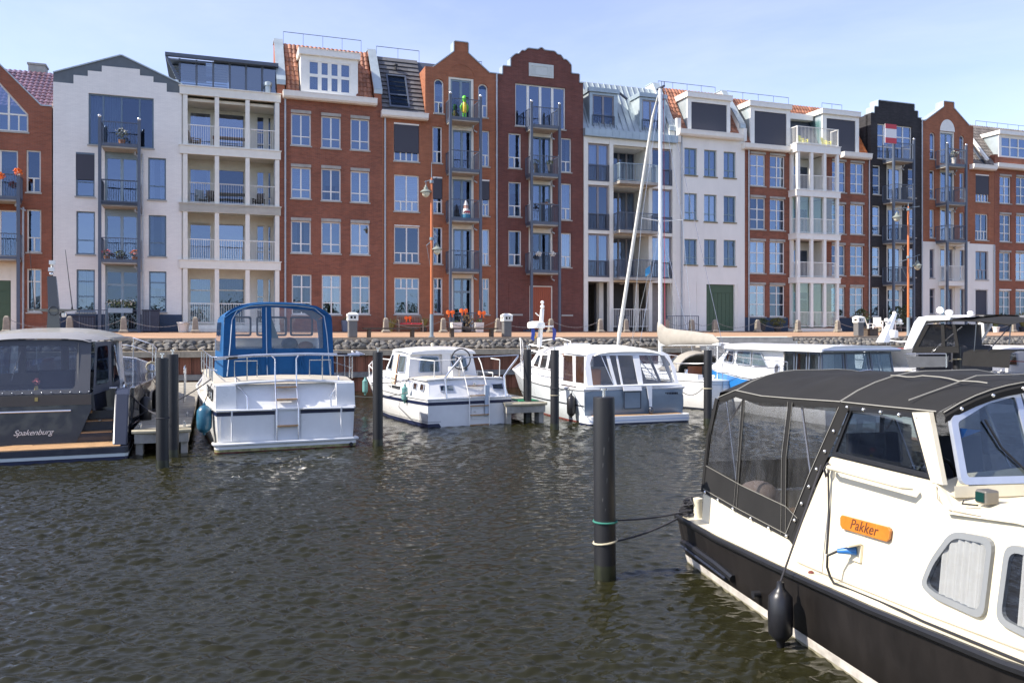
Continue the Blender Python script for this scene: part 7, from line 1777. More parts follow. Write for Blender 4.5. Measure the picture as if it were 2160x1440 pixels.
    e = P3; rope('dark upper rope from the near pile to the cream boat', [(e[1]+.12,e[2],.63), w(.02,-1.22,.62)], .010, m_rope, .03); rope('dark lower rope from the near pile to the cream boat', [(e[1]+.12,e[2],.40), w(-.05,-1.28,.56), w(.05,-1.2,.66)], .011, m_rope, .04)
    return b
def inset_c(poly, c):
    out = []; N = len(poly)
    for k in range(N):
        p, a, b_ = Vector(poly[k]), Vector(poly[k-1]), Vector(poly[(k+1) % N]); out += [tuple(p+(a-p).normalized()*c), tuple(p+(b_-p).normalized()*c)]
    return out
BN = boat_near()
# ---------- dark motor yacht at the left edge, seen from astern
def boat_dark():
    b = Boat('dark charcoal motor yacht with grey cockpit cover and teak swim platform', -9.75, 16.95, radians(112))
    st = [(1.95,1.74,1.86,1.38,0),(2.6,1.80,1.92,1.40,0),(4.5,1.98,2.16,1.42,0),(7,2.0,2.28,1.46,.05),(9.5,1.7,2.15,1.60,.25),(11.6,.95,1.5,1.75,.6),(13,.06,.15,1.85,1.0)]
    b.hull(st, m_char, m_dkgrey); b.rub('sheer_rail', m_steel, .025, 1.0, .01, False)
    b.band('chine_line', m_hullw, .10, .16, .008, False); b.rub('lower_rub_rail', m_dkgrey, .05, .34, .0, False)
    zoom(0,560,3.2)
    # swim platform
    pl = [(.0,-1.74),(.06,-1.80),(2.1,-1.83),(2.1,1.83),(.06,1.80),(0,1.74)]
    b.add('platform', MB().loft([[(x,y,z) for x,y in pl] for z in (-.18,.07)],True,True), m_navy); b.add('platform_stripe', MB().loft([[(x-.012,y*1.006,z) for x,y in pl] for z in (.071,.14)],True,True), M('pale stripe', (.55,.60,.60), .3, var=.03)); b.add('platform_edge', MB().loft([[(x-.02,y*1.01,z) for x,y in pl] for z in (.141,.27)],True,True), m_char)
    for k in range(9): 
        x0 = .04+k*.10; MB().box(x0,x0+.094,-1.66,1.66,.271,.29).build('teak_plank', m_teak, b.root)
    # transom block, tapered, with stairs on both sides
    f = lambda y, z, x: (x,y,z)
    tr = [(-1.05,1.0),(-.76,.29),(.76,.29),(1.05,1.0),(1.05,1.33),(-1.05,1.33)]
    b.add('transom', MB().loft([[(.92+(.0 if z < 1 else .06), y, z) for y, z in tr], [(1.9,y,z) for y, z in tr]],True,True), m_char)
    for sg in (-1,1):
        for k in range(3): b.add('stair', MB().box(.95+.28*k,2.0,*sorted((sg*.70,sg*1.46)),.28+.22*k-.22,.28+.22*(k+1)-.025), m_char); b.add('stair_tread', MB().box(.95+.28*k,1.5+.2*k,*sorted((sg*.80,sg*1.45)),.28+.22*(k+1)-.024,.28+.22*(k+1)), m_teak) if k < 2 else None
        # quarter wing
        w = [(.18,.28),(.55,.30),(2.4,.4),(2.6,1.42),(1.25,1.42),(1.0,1.30)]
        b.add('quarter_wing', sheet([(x,sg*1.80,z) for x,z in w], (0,-sg*.30,0)), m_dkgrey, bevel=.04)
        b.add('cleat', MB().tube([(1.5,sg*1.66,1.43),(1.5,sg*1.66,1.50),(1.38,sg*1.66,1.52),(1.66,sg*1.66,1.52)], .03, 8), m_steel)
        b.add('step_light', MB().lathe([(.05,0),(.05,.01),(.03,.015)],12,(0,0,0)), m_steel, loc=(1.2,sg*1.2,.72))
    b.add('grab_bar', MB().tube([(.9,.80,.98),(.84,.80,.99),(.84,-.66,.99),(.9,-.66,.98)], .018, 8), m_steel); b.add('latch', MB().box(.93,.97,-.03,.03,1.20,1.28), M('brass', (.5,.38,.15), .3, metal=.7, var=0))
    b.add('transom_band', MB().box(.955,.975,-1.04,1.04,1.10,1.32), M('bronze grey band', (.10,.085,.07), .45, var=.08))
    nrm = Vector((-1,0,0)); 
    letters('Spakenburg','port_lettering',b.root,m_hullw,.165,Matrix(((0,0,-1,.905),(-1,0,0,.06),(0,1,0,.54),(0,0,0,1))),.003,.45,.95)
    # cockpit cover: back face with big clear window
    ytop = [(-1.02,2.30),(-.98,2.42),(-.80,2.49),(0,2.53),(.80,2.49),(.98,2.42),(1.02,2.30)]
    back = [(-1.08,1.34)]+ytop+[(1.08,1.34)]
    xb = lambda z: 1.02+(z-1.34)*.38
    win = rounded([(-.72,1.43),(-.72,2.37),(.82,2.37),(.82,1.43)],.13,5)
    outer = []
    for p in win:      # matching loop on the outer edge
        c = (.05,1.9); d = Vector((p[0]-c[0], p[1]-c[1])); s_ = min(1.06/max(1e-3,abs(d.x)), (.60 if d.y > 0 else .56)/max(1e-3,abs(d.y))); s_ = max(1.0,s_); outer.append((max(-1.06,min(1.06,c[0]+d.x*s_)), c[1]+d.y*s_))
    b.add('cockpit_cover', ring(MB(), outer, win, lambda p: (xb(p[1]),p[0],p[1]), (.015,0,0)), m_greyv); b.add('clear_window', sheet([(xb(z)+.006,y,z) for y,z in win], (.004,0,0)), m_vinyl)
    for k in range(12): y = -1.0+2.0*k/11; b.add('stud', MB().ball((xb(1.37)-.015,y,1.375), .014, 6), m_steel)
    b.add('seam', MB().tube([(xb(1.4)-.004,-.78,1.36),(xb(2.4)-.004,-.75,2.42)], .006, 5), m_thread)
    # sides of the cover with two clear panels, then the white door pillar
    for sg in (-1,1):
        def SP(x, z): return (x, sg*(1.08+.42*min(1,max(0,(x-1.05)/1.4))-.10*(z-1.34)), z)
        o = [(1.05,1.34),(3.2,1.42),(3.5,2.42),(1.50,2.44)]
        b.add('side_cover', sheet([SP(1.05,1.30),SP(2.05,1.36),SP(2.3,2.45),SP(1.46,2.44)], (0,-sg*.01,0)), m_greyv); b.add('side_cover', sheet([SP(2.05,1.36),SP(3.2,1.40),SP(3.45,2.45),SP(2.3,2.45)], (0,-sg*.01,0)), m_greyv)
        for pl_ in ([(1.22,1.50),(1.90,1.52),(2.10,2.36),(1.52,2.34)],[(2.16,1.50),(3.0,1.54),(3.2,2.38),(2.36,2.36)]):
            b.add('side_window', sheet([tuple(Vector(SP(*p))+Vector((-.008,sg*.008,0))) for p in rounded(pl_,.08)], (0,sg*.004,0)), m_soot)
        b.add('side_bulwark', sheet([SP(1.05,.95),SP(3.2,1.0),SP(3.2,1.40),SP(1.05,1.34)], (0,-sg*.06,0)), m_char)
        b.add('door_pillar', sheet([(3.2,sg*1.50,1.40),(3.9,sg*1.56,1.42),(4.1,sg*1.48,2.50),(3.45,sg*1.45,2.48)], (0,-sg*.06,0)), m_hullw)
        ws = [(3.9,sg*1.52,1.50),(6.6,sg*1.42,1.50),(5.9,sg*1.28,2.42),(4.1,sg*1.44,2.46)]; b.add('saloon_window', sheet(ws,(0,-sg*.03,0)), m_soot)
        b.add('cabin_coaming', sheet([(3.2,sg*1.58,1.38),(7.4,sg*1.35,1.44),(7.0,sg*1.35,1.56),(3.2,sg*1.56,1.50)],(0,-sg*.2,0)), m_hullw)
    # roof
    rows = []
    for x, hw, ze, zc in ((1.38,.98,2.46,2.53),(1.75,1.14,2.50,2.60),(2.4,1.36,2.52,2.66),(3.4,1.60,2.52,2.74),(4.6,1.66,2.50,2.77),(5.8,1.55,2.46,2.72),(6.5,1.35,2.38,2.60)):
        rows.append([(x,hw*(1-2*k/14), (ze-.02 if k in (0,14) else ze+(zc-ze)*(1-abs(1-2*k/14)**3))) for k in range(15)])
    b.add('cover_roof', MB().loft(rows[:3]), M('light grey canvas', (.22,.22,.23), .7, var=.06)); b.add('hardtop', MB().loft(rows[2:]), m_cabroof)
    b.add('hardtop_edge', MB().tube([(2.4,-1.36,2.50),(3.4,-1.62,2.51),(4.6,-1.68,2.49),(5.8,-1.57,2.45),(6.5,-1.36,2.37)], .05, 8), m_cabroof); b.add('hardtop_edge', MB().tube([(2.4,1.36,2.50),(3.4,1.62,2.51),(4.6,1.68,2.49),(5.8,1.57,2.45),(6.5,1.36,2.37)], .05, 8), m_cabroof)
    b.add('windscreen', sheet([(6.6,1.42,1.5),(6.6,-1.42,1.5),(6.1,-1.28,2.40),(6.1,1.28,2.40)],(.02,0,0)), m_soot)
    b.add('foredeck', MB().loft([[(6.6,1.45,1.45),(6.6,1.2,1.62),(6.6,-1.2,1.62),(6.6,-1.45,1.45)],[(9.5,1.1,1.6),(9.5,.9,1.75),(9.5,-.9,1.75),(9.5,-1.1,1.6)],[(11.6,.5,1.75),(11.6,.4,1.8),(11.6,-.4,1.8),(11.6,-.5,1.75)]]), m_dkgrey)
    # interior
    b.add('cockpit_floor', MB().box(1.1,3.2,-1.05,1.05,.9,.95), m_teak); b.add('bulkhead', MB().box(3.3,3.36,-1.4,1.4,.95,1.7), m_int)
    b.add('helm_seat', MB().loft([[(x,y,z) for x,y in rounded([(2.3,-.55),(2.8,-.55),(2.8,.15),(2.3,.15)],.12)] for z in (1.2,1.6,1.78)],True,True), m_seat); b.add('cabin_post', MB().box(3.4,3.5,-.35,-.2,1,2.5).box(3.4,3.5,.55,.7,1,2.5), m_int)
    b.add('wiper_arm', MB().tube([(1.5,.55,1.62),(1.56,.38,2.25)],.012,5), m_thread)
    v = thing('flower_vase','small vase of pink tulips behind the clear cover of the dark yacht','flower vase', b.world(1.32,.05,1.36), b.ang); MB().lathe([(.03,0),(.045,.06),(.03,.12),(.035,.14)],10).build('vase', M('yellow glaze',(.6,.45,.12),.4,var=.05), v)
    fl = MB(); leaves(fl,(0,0,.18),.09,.12,40,.03); fl.build('tulips', M('tulip pink',(.75,.22,.20),.6,var=.1), v); b.add('vase_shelf', MB().box(1.2,1.5,-.9,.9,1.33,1.355), m_greyv)
    # rails at the bow
    for sg in (-1,1):
        P = [(7.5,sg*2.22,2.05),(8.6,sg*2.22,2.15),(9.75,sg*2.1,2.25),(11.9,sg*1.45,2.45),(13.6,sg*.15,2.6)]
        b.rail('bow_rail', P, .018); 
        for p, zb in zip(P, (1.47,1.5,1.58,1.75,1.85)): b.add('stanchion', MB().tube([p,(p[0],p[1]*.99,zb)],.015,6), m_steel)
        b.rail('bow_rail', [(x,y*.995,z-.28) for x,y,z in P], .010)
    b.add('rope_coil', MB().tube([(7.6+.05*sin(k),-2.1+.14*cos(k*.7),1.6+.14*sin(k*.7)+.002*k) for k in range(24)],.02,6), m_ropel)
    # mast on the roof: dark polished blade with a cross wing, horn, camera and two whip aerials
    m_mast = M('dark bronze mast', (.055,.050,.042), .18, var=.08, coat=.6); zoom(0,380,3.4839); xm = 5.0
    P = lambda x, y_: b.tr(x,y_,xm)
    y0, z0 = P(398,1070); y1, z1 = P(378,705); yl, zw = P(185,950); yr, _ = P(590,955)
    b.add('mast', MB().loft([[(xm-.12,y0+.17,2.5),(xm-.12,y0-.15,2.5),(xm+.12,y0-.15,2.5),(xm+.12,y0+.17,2.5)],[(xm-.09,y0+.13,zw),(xm-.09,y0-.12,zw),(xm+.1,y0-.12,zw),(xm+.1,y0+.13,zw)],[(xm,y1+.10,z1),(xm,y1-.10,z1),(xm+.14,y1-.10,z1),(xm+.14,y1+.10,z1)]],True,True,False), m_mast)
    b.add('mast_wing', MB().loft([[(xm-.02,yl,zw+.01),(xm+.06,yl,zw+.01),(xm+.06,yl,zw-.0),(xm-.02,yl,zw-.0)],[(xm-.1,y0+.13,zw+.02),(xm+.12,y0+.13,zw+.02),(xm+.12,y0+.13,zw-.06),(xm-.1,y0+.13,zw-.06)],[(xm-.1,y0-.13,zw+.02),(xm+.12,y0-.13,zw+.02),(xm+.12,y0-.13,zw-.06),(xm-.1,y0-.13,zw-.06)],[(xm-.02,yr,zw+.01),(xm+.06,yr,zw+.01),(xm+.06,yr,zw),(xm-.02,yr,zw)]],True,True), M('olive grey paint', (.17,.16,.13), .3, var=.05))
    b.add('mast_emblem', MB().tube([(xm-.135,y0+.11*cos(2*pi*k/20),zw-.03+.11*sin(2*pi*k/20)) for k in range(20)],.012,6,closed=True), m_dkgrey)
    b.add('mast_horn', MB().ball((xm+.0,y1,z1+.06),.05,8), m_steel); b.add('mast_camera', MB().box(xm-.05,xm+.08,y1-.07,y1+.07,z1+.12,z1+.22).box(xm-.06,xm+.09,y1-.09,y1+.05,z1+.30,z1+.40).box(xm,xm+.03,y1-.02,y1+.02,z1+.2,z1+.30), m_white)
    b.add('searchlight', MB().lathe([(.06,-.06),(.08,-.02),(.08,.05),(.02,.08)],12,(xm,P(465,995)[0],zw-.13)), m_steel)
    for xx, yt_ in ((253,(218,520)),(530,(480,512))):
        ya, za = P(xx,938); yb_, zb_ = P(*yt_); b.add('whip_aerial', MB().tube([(xm,ya,zw),(xm,ya,za+.05),(xm,yb_,zb_)],[.03,.012,.006],6), m_black)
    fender('black fender on the quarter of the dark yacht', b.world(2.6,-2.08,.75), .75, .14, m_blkf, b.world(2.6,-1.95,1.45)); fender('second black fender forward on the dark yacht', b.world(4.9,-2.3,.8), .7, .13, m_blkf, b.world(4.9,-2.15,1.45))
    w = b.world; rope('dark mooring line from the dark yacht to the jetty pile', [w(1.5,-1.66,1.50), w(2.2,-2.0,.95), (P1[1],P1[2]+.12,1.0)], .018, m_rope, .05)
    return b
boat_dark()

# ---------- white cruiser with blue canopy
def boat_blue():
    b = Boat('white steel cruiser under a royal blue canopy, ladder on its transom', -5.1, 19.1, radians(113)); zoom(390,620,4)
    st = [(0.05,1.48,1.53,.92,0),(1.5,1.56,1.66,.98,0),(3.5,1.58,1.72,1.05,0),(5.5,1.5,1.70,1.15,.05),(7.5,1.0,1.40,1.32,.3),(9.2,.1,.2,1.5,.7)]
    b.hull(st, m_hullw, m_deckb); b.rub('rub_rail', m_hullw, .035, 1.0, .01); b.band('navy_stripe', m_navy, .80, .885, .009); b.band('waterline', m_anti, -.02, .045, .008, True); b.band('stain_line', M('algae stain', (.28,.26,.12), .8, var=.5, scale=9), .046, .10, .007, True)
    # swim platform and lower transom panels
    b.add('platform', MB().loft([[(x,y,z) for x,y in rounded([(-.10,-1.56),(-.10,1.58),(.25,1.58),(.25,-1.56)],.12)] for z in (.08,.20)],True,True), m_hullw); b.add('platform_rim', MB().tube([(.2,1.60,.19),(-.05,1.59,.19),(-.12,1.45,.19),(-.13,0,.19),(-.12,-1.45,.19),(-.05,-1.58,.19),(.2,-1.58,.19)],.035,8), m_hullw)
    b.add('exhaust', MB().tube([(-.09,-1.42,.06),(-.14,-1.42,.06)],.045,10), m_black)
    b.add('platform_bottom', MB().loft([[(x,y,z) for x,y in rounded([(-.09,-1.55),(-.09,1.57),(.25,1.57),(.25,-1.55)],.12)] for z in (-.2,.02)],True,True), m_anti); b.add('platform_stain', MB().loft([[(x,y,z) for x,y in rounded([(-.095,-1.555),(-.095,1.575),(.25,1.575),(.25,-1.555)],.12)] for z in (.021,.079)],True,True), M('algae stain'))
    for y0, y1 in ((.30,1.45),(-1.45,-.30)): b.add('transom_panel', MB().box(.015,.039,y0,y1,.24,.78), m_hullw)
    b.add('ladder_recess', MB().box(.02,.04,-.28,.28,.22,.92), M('pale recess', (.66,.68,.70), .35, var=.03))
    # raked upper panel with wings
    b.add('upper_transom', MB().slab([(.08,1.12,.94),(.08,-1.12,.94),(.42,-1.12,1.47),(.42,1.12,1.47)],(.05,0,0)), m_hullw)
    for sg in (-1,1):
        b.add('wing_panel', MB().loft([[(.06,sg*1.12,.94),(.06,sg*1.55,.94),(.10,sg*1.54,1.47),(.10,sg*1.12,1.47)],[(.5,sg*1.12,.94),(.5,sg*1.57,.94),(.5,sg*1.55,1.47),(.5,sg*1.12,1.47)]],True,True,False), m_hullw)
        b.add('aft_cabin_side', sheet([(.3,sg*1.57,.95),(5.4,sg*1.6,1.1),(5.4,sg*1.56,1.52),(.3,sg*1.55,1.47)],(0,-sg*.05,0)), m_hullw)
        for k in range(3): window_on(b, [(.75+k*.75,1.08),(1.2+k*.75,1.08),(1.2+k*.75,1.36),(.75+k*.75,1.36)], lambda p: (p[0], sg*1.578, p[1]), (0,sg*.02,0), m_black, .03, m_bglass, .06, 'side_port', backing=m_black)
    b.add('transom_ledge', MB().box(-.02,.5,-1.53,1.55,.90,.94), m_hullw)
    rows = []
    for x, z in ((.30,1.50),(.9,1.56),(2.5,1.60),(5.4,1.62)): rows.append([(x,1.58,z-.05),(x,1.56,z),(x,.8,z+.05),(x,0,z+.07),(x,-.8,z+.05),(x,-1.55,z),(x,-1.57,z-.05)])
    b.add('aft_deck', MB().loft(rows), m_deckb); b.add('deck_edge', MB().tube([(.28,1.57,1.47),(.27,.8,1.52),(.27,0,1.545),(.27,-.8,1.52),(.28,-1.56,1.47)],.035,8), m_hullw)
    # fixed ladder, tubes and brackets
    for y in (.25,-.23):
        b.add('ladder_rail', MB().tube([(-.03,y,.22),(-.05,y,.90),(.05,y,1.05),(.28,y,1.62),(.30,y*1.0,2.05),(.36,y*1.25,2.12)], .015, 8), m_steel)
    for x, z in ((-.04,.54),(.10,1.13),(.22,1.40)): b.add('ladder_step', MB().box(x-.05,x+.06,-.22,.24,z-.015,z+.015), m_teak)
    b.add('transom_rail', MB().tube([(-.06,1.5,.93),(-.08,.36,.92)],.022,8).tube([(-.08,-.34,.92),(-.06,-1.5,.90)],.022,8) and MB().tube([(-.06,1.5,.93),(-.08,.36,.92)],.022,8), m_hullw); b.add('transom_rail', MB().tube([(-.08,-.34,.92),(-.06,-1.5,.90)],.022,8), m_hullw)
    for y in (1.22,-1.2): b.add('fender_bar', MB().tube([(-.07,y,.93),(-.07,y,.26)],.02,8), m_hullw)
    for y in (.88,-.98):
        b.add('handrail', MB().tube([(.42,y*1.25,1.62),(.30,y*1.25,1.48),(.06,y,1.22),(.02,y,.94)],.018,8), m_steel)
    # guard rails
    L_ = [(5.2,1.6,2.2),(2.5,1.62,2.14),(.55,1.60,2.10),(.42,1.5,2.10),(.36,.3,2.14)]; R_ = [(x,-y,z) for x,y,z in L_]
    for P in (L_, R_):
        b.rail('guard_rail', P, .014); b.rail('guard_rail', [(x,y,z-.30) for x,y,z in P[:-1]], .009)
        for p in ((5.2,1.6),(3.8,1.61),(2.5,1.61),(1.5,1.6),(.9,1.6),(.55,1.59),(.42,.85)): b.add('stanchion', MB().tube([(p[0],p[1]*(1 if P is L_ else -1),1.55),(p[0],p[1]*(1 if P is L_ else -1),2.11)],.014,6), m_steel)
    b.add('boarding_pole', MB().tube([(.5,1.55,2.06),(.42,.7,2.13),(.42,-.5,2.15),(.5,-1.75,2.11)],.035,8), m_alu); b.add('pole_grip', MB().tube([(.49,1.3,2.08),(.46,1.05,2.10)],.048,8), m_black); b.add('pole_grip', MB().tube([(.47,-1.2,2.13),(.49,-1.45,2.12)],.048,8), m_black)
    for k in range(5): b.add('anchor_bundle', MB().tube([(.5+.05*k,-1.5-.03*k,2.08+.03*k),(.6,-1.9+.06*k,2.12+.03*sin(k)),(.7,-1.7,2.2-.02*k)],.018,6), m_steel)
    b.add('canopy_frame', MB().tube([(.7,.6,1.62),(.7,.6,2.0),(.7,1.1,2.0),(.7,1.1,1.62)],.013,6), m_steel); b.add('canopy_frame', MB().tube([(.7,-.6,1.62),(.7,-.6,2.0),(.7,-1.1,2.0),(.7,-1.1,1.62)],.013,6), m_steel)
    # canopy: back face with two clear windows
    x0 = 1.3; xb = lambda z: x0+.10*(z-1.6)
    def crown(y): return 3.20+.19*(1-abs(y/1.27)**2.4)
    edge = [(1.31,1.60),(1.29,2.4),(1.27,3.0)]+[(1.24*cos(t)*1.0, 3.0+.2*sin(t)) for t in (.4,.9)]+[(y,crown(y)-.02) for y in (.9,.5,0,-.5,-.9)]+[(-1.24*cos(t),3.0+.2*sin(t)) for t in (.9,.4)]+[(-1.27,3.0),(-1.28,2.4),(-1.30,1.60)]
    hs1 = rounded([(.40,2.26),(1.03,2.26),(1.02,3.05),(.86,3.20),(.40,3.24)],.06); hs2 = rounded([(-1.06,2.26),(.20,2.26),(.20,3.26),(-.80,3.20),(-1.04,3.05)],.06)
    # canvas around the windows, as strips
    def pan(P, nm='canopy_panel', o=0): return b.add(nm, sheet([(xb(z)-o,y,z) for y,z in P],(.012,0,0)), m_blue)
    pan([(1.31,1.60),(-1.30,1.60),(-1.29,2.262),(1.30,2.262)])
    pan([(1.30,2.263),(1.02,2.263),(1.02,3.06),(1.10,3.22),(1.25,3.08),(1.28,2.8)]); pan([(-1.29,2.263),(-1.28,2.8),(-1.25,3.08),(-1.10,3.20),(-1.04,3.06),(-1.05,2.263)]); pan([(.41,2.263),(.19,2.263),(.19,3.27),(.41,3.25)]); 
    pan([(1.10,3.221),(1.02,3.061),(.86,3.195),(.40,3.251),(.19,3.271),(-.80,3.20),(-1.04,3.061),(-1.10,3.201),(-.9,crown(.9)),(-.5,crown(.5)),(0,crown(0)),(.5,crown(.5)),(.9,crown(.9))])
    for h_ in (hs1, hs2): b.add('clear_window', sheet([(xb(z)+.02,y,z) for y,z in h_],(.004,0,0)), m_vinyl)
    m_pipe_ = M('pale piping', (.45,.52,.60), .7, var=.03)
    b.add('piping', MB().tube([(xb(z)-.012,y,z) for y,z in [(.30,1.62),(.31,2.3),(.31,3.26)]],.012,5), m_pipe_); b.add('piping', MB().tube([(xb(z)-.012,y,z) for y,z in [(1.22,1.62),(1.14,2.4),(1.10,2.95),(.98,3.18),(.7,3.28),(.3,3.32),(-.4,3.31),(-.85,3.25),(-1.08,3.05),(-1.14,2.6),(-1.20,1.62)]],.012,5), m_pipe_)
    for k in range(10): y = (-.35-.07*k if k < 4 else .15+.1*(k-4)); b.add('canvas_fold', MB().tube([(xb(2.2)-.004,y,2.22),(xb(1.9)-.012,y+.06*(1 if k % 2 else -.6),1.95),(xb(1.65)-.004,y+.12*(1 if k % 2 else -1),1.66)],[.008,.022,.006],6), m_blue)
    rows = []; xs = (1.42,1.5,2.3,3.1,3.7)
    for x, dz in zip(xs, (-.03,0,.04,.02,-.06)): rows.append([(x,1.28*(1-2*k/16), 3.02+dz+(.36)*(1-abs(1-2*k/16)**3.2)) for k in range(17)])
    b.add('canopy_top', MB().loft(rows), m_blue)
    for sg in (-1,1):
        b.add('canopy_side', MB().loft([[(x0+.02,sg*1.305,1.60),(2.3,sg*1.36,1.62),(3.7,sg*1.36,1.64)],[(x0+.1,sg*1.29,2.4),(2.3,sg*1.34,2.4),(3.6,sg*1.33,2.4)],[(x0+.15,sg*1.275,3.03),(2.3,sg*1.29,3.06),(3.65,sg*1.28,2.98)]]), m_blue)
        b.add('side_window', sheet([(1.75,sg*1.352,2.2),(3.3,sg*1.352,2.2),(3.3,sg*1.312,2.9),(1.75,sg*1.312,2.9)],(0,sg*.004,0)), m_vinyl)
    for y0, y1 in ((.42,1.2),(-.5,.3),(-1.2,-.58)): window_on(b, [(y0,2.55),(y1,2.55),(y1,3.08),(y0,3.08)], lambda p: (3.72,p[0],p[1]), (.02,0,0), m_steelblue, .05, m_vinyl, .07, 'front_window')
    b.add('front_panel', MB().box(3.70,3.74,-1.34,1.34,1.6,2.5), m_hullw); b.add('dashboard', MB().box(3.2,3.69,-1.2,1.2,1.9,2.28), m_hullw); b.add('helm_bundle', MB().ball((2.9,-.45,2.35),.22,8,.8), m_bluef); b.add('towel_bundle', MB().ball((2.8,-.85,2.3),.2,8,.6), M('peach towel',(.55,.28,.18),.9,var=.1)); b.add('sofa', MB().box(1.6,2.0,.1,1.1,1.65,2.3), m_bluef)
    b.add('shore_sailcloth', MB().slab([(3.5,-.02,2.5),(3.5,-.25,2.5),(3.5,-.05,3.1)],(.01,0,0)), M('aqua pennant',(.25,.5,.55),.7,var=.05))
    fender('large blue fender on the port side of the blue canopied cruiser', b.world(.6,1.76,.70), .62, .17, m_bluef, b.world(.6,1.6,1.5))
    w = b.world; rope('dark line from the blue canopied cruiser to the finger jetty', [w(.6,1.62,1.6),w(1.2,3.0,.85),w(1.6,4.0,.6)], .014, m_rope, .1)
    rope('pale line from the blue canopied cruiser over to the pile on its right', [w(2.6,-1.66,1.05),w(2.8,-3.6,1.0)], .012, m_ropel, .12)
    return b
boat_blue()

# ---------- white cruiser with curtains
def boat_curtain():
    b = Boat('old white cruiser with chequered curtains and steering wheel on deck', -1.2, 23.93, radians(117.5)); zoom(740,640,5.142); m_c = M('chequered curtain', (.62,.63,.60), .9, var=.12, scale=14)
    st = [(0,1.28,1.30,.78,-.04),(1.2,1.34,1.42,.80,0),(3,1.34,1.48,.86,0),(4.6,1.15,1.40,.95,.05),(6.2,.6,.95,1.06,.25),(7.4,.04,.10,1.18,.5)]
    b.hull(st, m_hullw, m_hullw); b.band('navy_bottom', m_navy, -.03, .10, .006); b.band('white_line', m_hullw, .125, .135, .008); b.band('black_line', m_black, .145,.155,.007); b.band('navy_stripe', m_navy, .61, .70, .010); b.rub('rub_rail', m_hullw, .03, 1.0, .01)
    # aft cabin: raked upper transom and port side with small windows
    z1 = 1.30
    b.add('upper_transom', MB().loft([[(.03,1.24,.79),(.03,0,.82),(.03,-1.26,.79)],[(.33,1.12,z1-.02),(.30,0,z1+.03),(.33,-1.22,z1-.02)]],smooth=False), m_hullw)
    for sg in (-1,1):
        b.add('aft_cabin_side', sheet([(.03,sg*1.25,.79),(2.2,sg*1.32,.84),(2.2,sg*1.22,z1),(.33,sg*1.15,z1-.01)],(0,-sg*.04,0)), m_hullw)
        for k, (xa, xb_) in enumerate(((.42,.72),(.95,1.25),(1.5,1.78))): window_on(b, [(xa,.98),(xb_,.99),(xb_,1.20),(xa,1.19)], lambda p: (p[0], sg*(1.285-.2*(p[1]-.8)), p[1]), (0,sg*.02,0), m_alu, .025, m_bglass, .03, 'port_window', backing=m_tanint)
    rows = [[(x,1.24,z1-.02),(x,.6,z1+.04),(x,0,z1+.05),(x,-.6,z1+.04),(x,-1.24,z1-.02)] for x in (.28,1.2,2.25)]; b.add('aft_deck', MB().loft(rows), m_deckb); b.add('deck_edge', MB().tube([(.9,1.24,z1),(.34,1.18,z1),(.27,.6,z1+.03),(.27,-.6,z1+.03),(.34,-1.2,z1),(.9,-1.24,z1)],.03,8), m_hullw)
    fx = lambda z: .03+.30*(z-.80)/.5-.012
    for y0, y1 in ((.86,.42),(-.78,-1.16)): window_on(b, [(y0,.98),(y1,.96),(y1,1.17),(y0,1.16)], lambda p: (fx(p[1]),p[0],p[1]), (-.02,0,.0), m_alu, .025, m_bglass, .02, 'transom_window', backing=m_black)
    b.add('transom_locker', MB().box(-.06,-.035,-.40,-.03,.18,.50), m_hullw); b.add('flange', MB().lathe([(.04,-.01),(.04,.0)],10), m_steel, loc=(-.07,-.12,.40)); b.add('exhaust', MB().tube([(-.02,-1.15,.16),(-.07,-1.15,.16)],.05,10), m_black)
    for y in (.06,-.56): b.add('ladder_rail', MB().tube([(-.12,y,-.12),(-.10,y,.8),(.15,y,1.25),(.34,y+.05,1.75),(.5,y+.06,1.92)],.016,6), m_white)
    for x, z in ((-.12,.02),(-.11,.30),(-.10,.56),(-.05,.85),(.1,1.12)): b.add('ladder_step', MB().box(x-.03,x+.03,-.54,.04,z-.014,z+.014), m_teak)
    b.add('rudder_head', MB().box(-.09,-.05,-.58,-.44,.25,1.14), M('pale blue grey rudder',(.45,.52,.60),.4,var=.05)); b.add('stern_light', MB().lathe([(.05,0),(.05,.08),(.03,.1)],10,(.12,-.2,1.12)), m_steel)
    for y, dy in ((.74,-.45),(-1.12,-.42)): b.add('davit', MB().tube([(-.05,y,.78),(.05,y,1.38),(.0,y+dy*.3,1.58),(-.05,y+dy,1.95)],.03,8), m_steel)
    b.add('davit_pole', MB().tube([(-.02,.34,1.93),(-.05,-1.55,1.98)],.02,6), m_alu)
    # wheelhouse
    xa, xb, ya, yb, zr = 1.95, 3.55, 1.02, 1.18, 2.03
    def wall_w(y0, y1, nm): return None
    bk = MB(); fz = lambda z: xa-.0+(z-1.3)*.16
    holes = [[(.82,1.42),(.10,1.42),(.12,1.92),(.72,1.94)],[(-.28,1.43),(-.86,1.43),(-.78,1.93),(-.28,1.93)]]
    b.add('wheelhouse_back', sheet([(fz(1.3),ya+.12,1.28),(fz(1.3),-ya-.12,1.28),(fz(zr),-ya,zr),(fz(zr),ya,zr)],(.04,0,0)), m_hullw)
    for h_ in holes:
        window_on(b, h_, lambda p: (fz(p[1])-.004,p[0],p[1]), (-.022,0,0), m_alu, .025, m_bglass, .08, 'back_window', backing=m_black)
        pin = inset(h_,.03); y0, y1 = max(p[0] for p in pin), min(p[0] for p in pin); cm = MB(); n = 24; cm.loft([[(fz(1.45)-.010-.002*sin(k*1.7), y0+(y1-y0)*k/n, 1.455), ][0:1]+[(fz(1.9)-.010-.002*sin(k*1.7), (y0+(y1-y0)*k/n)*.93, 1.90)] for k in range(n+1)]); b.add('curtain', cm, m_c)
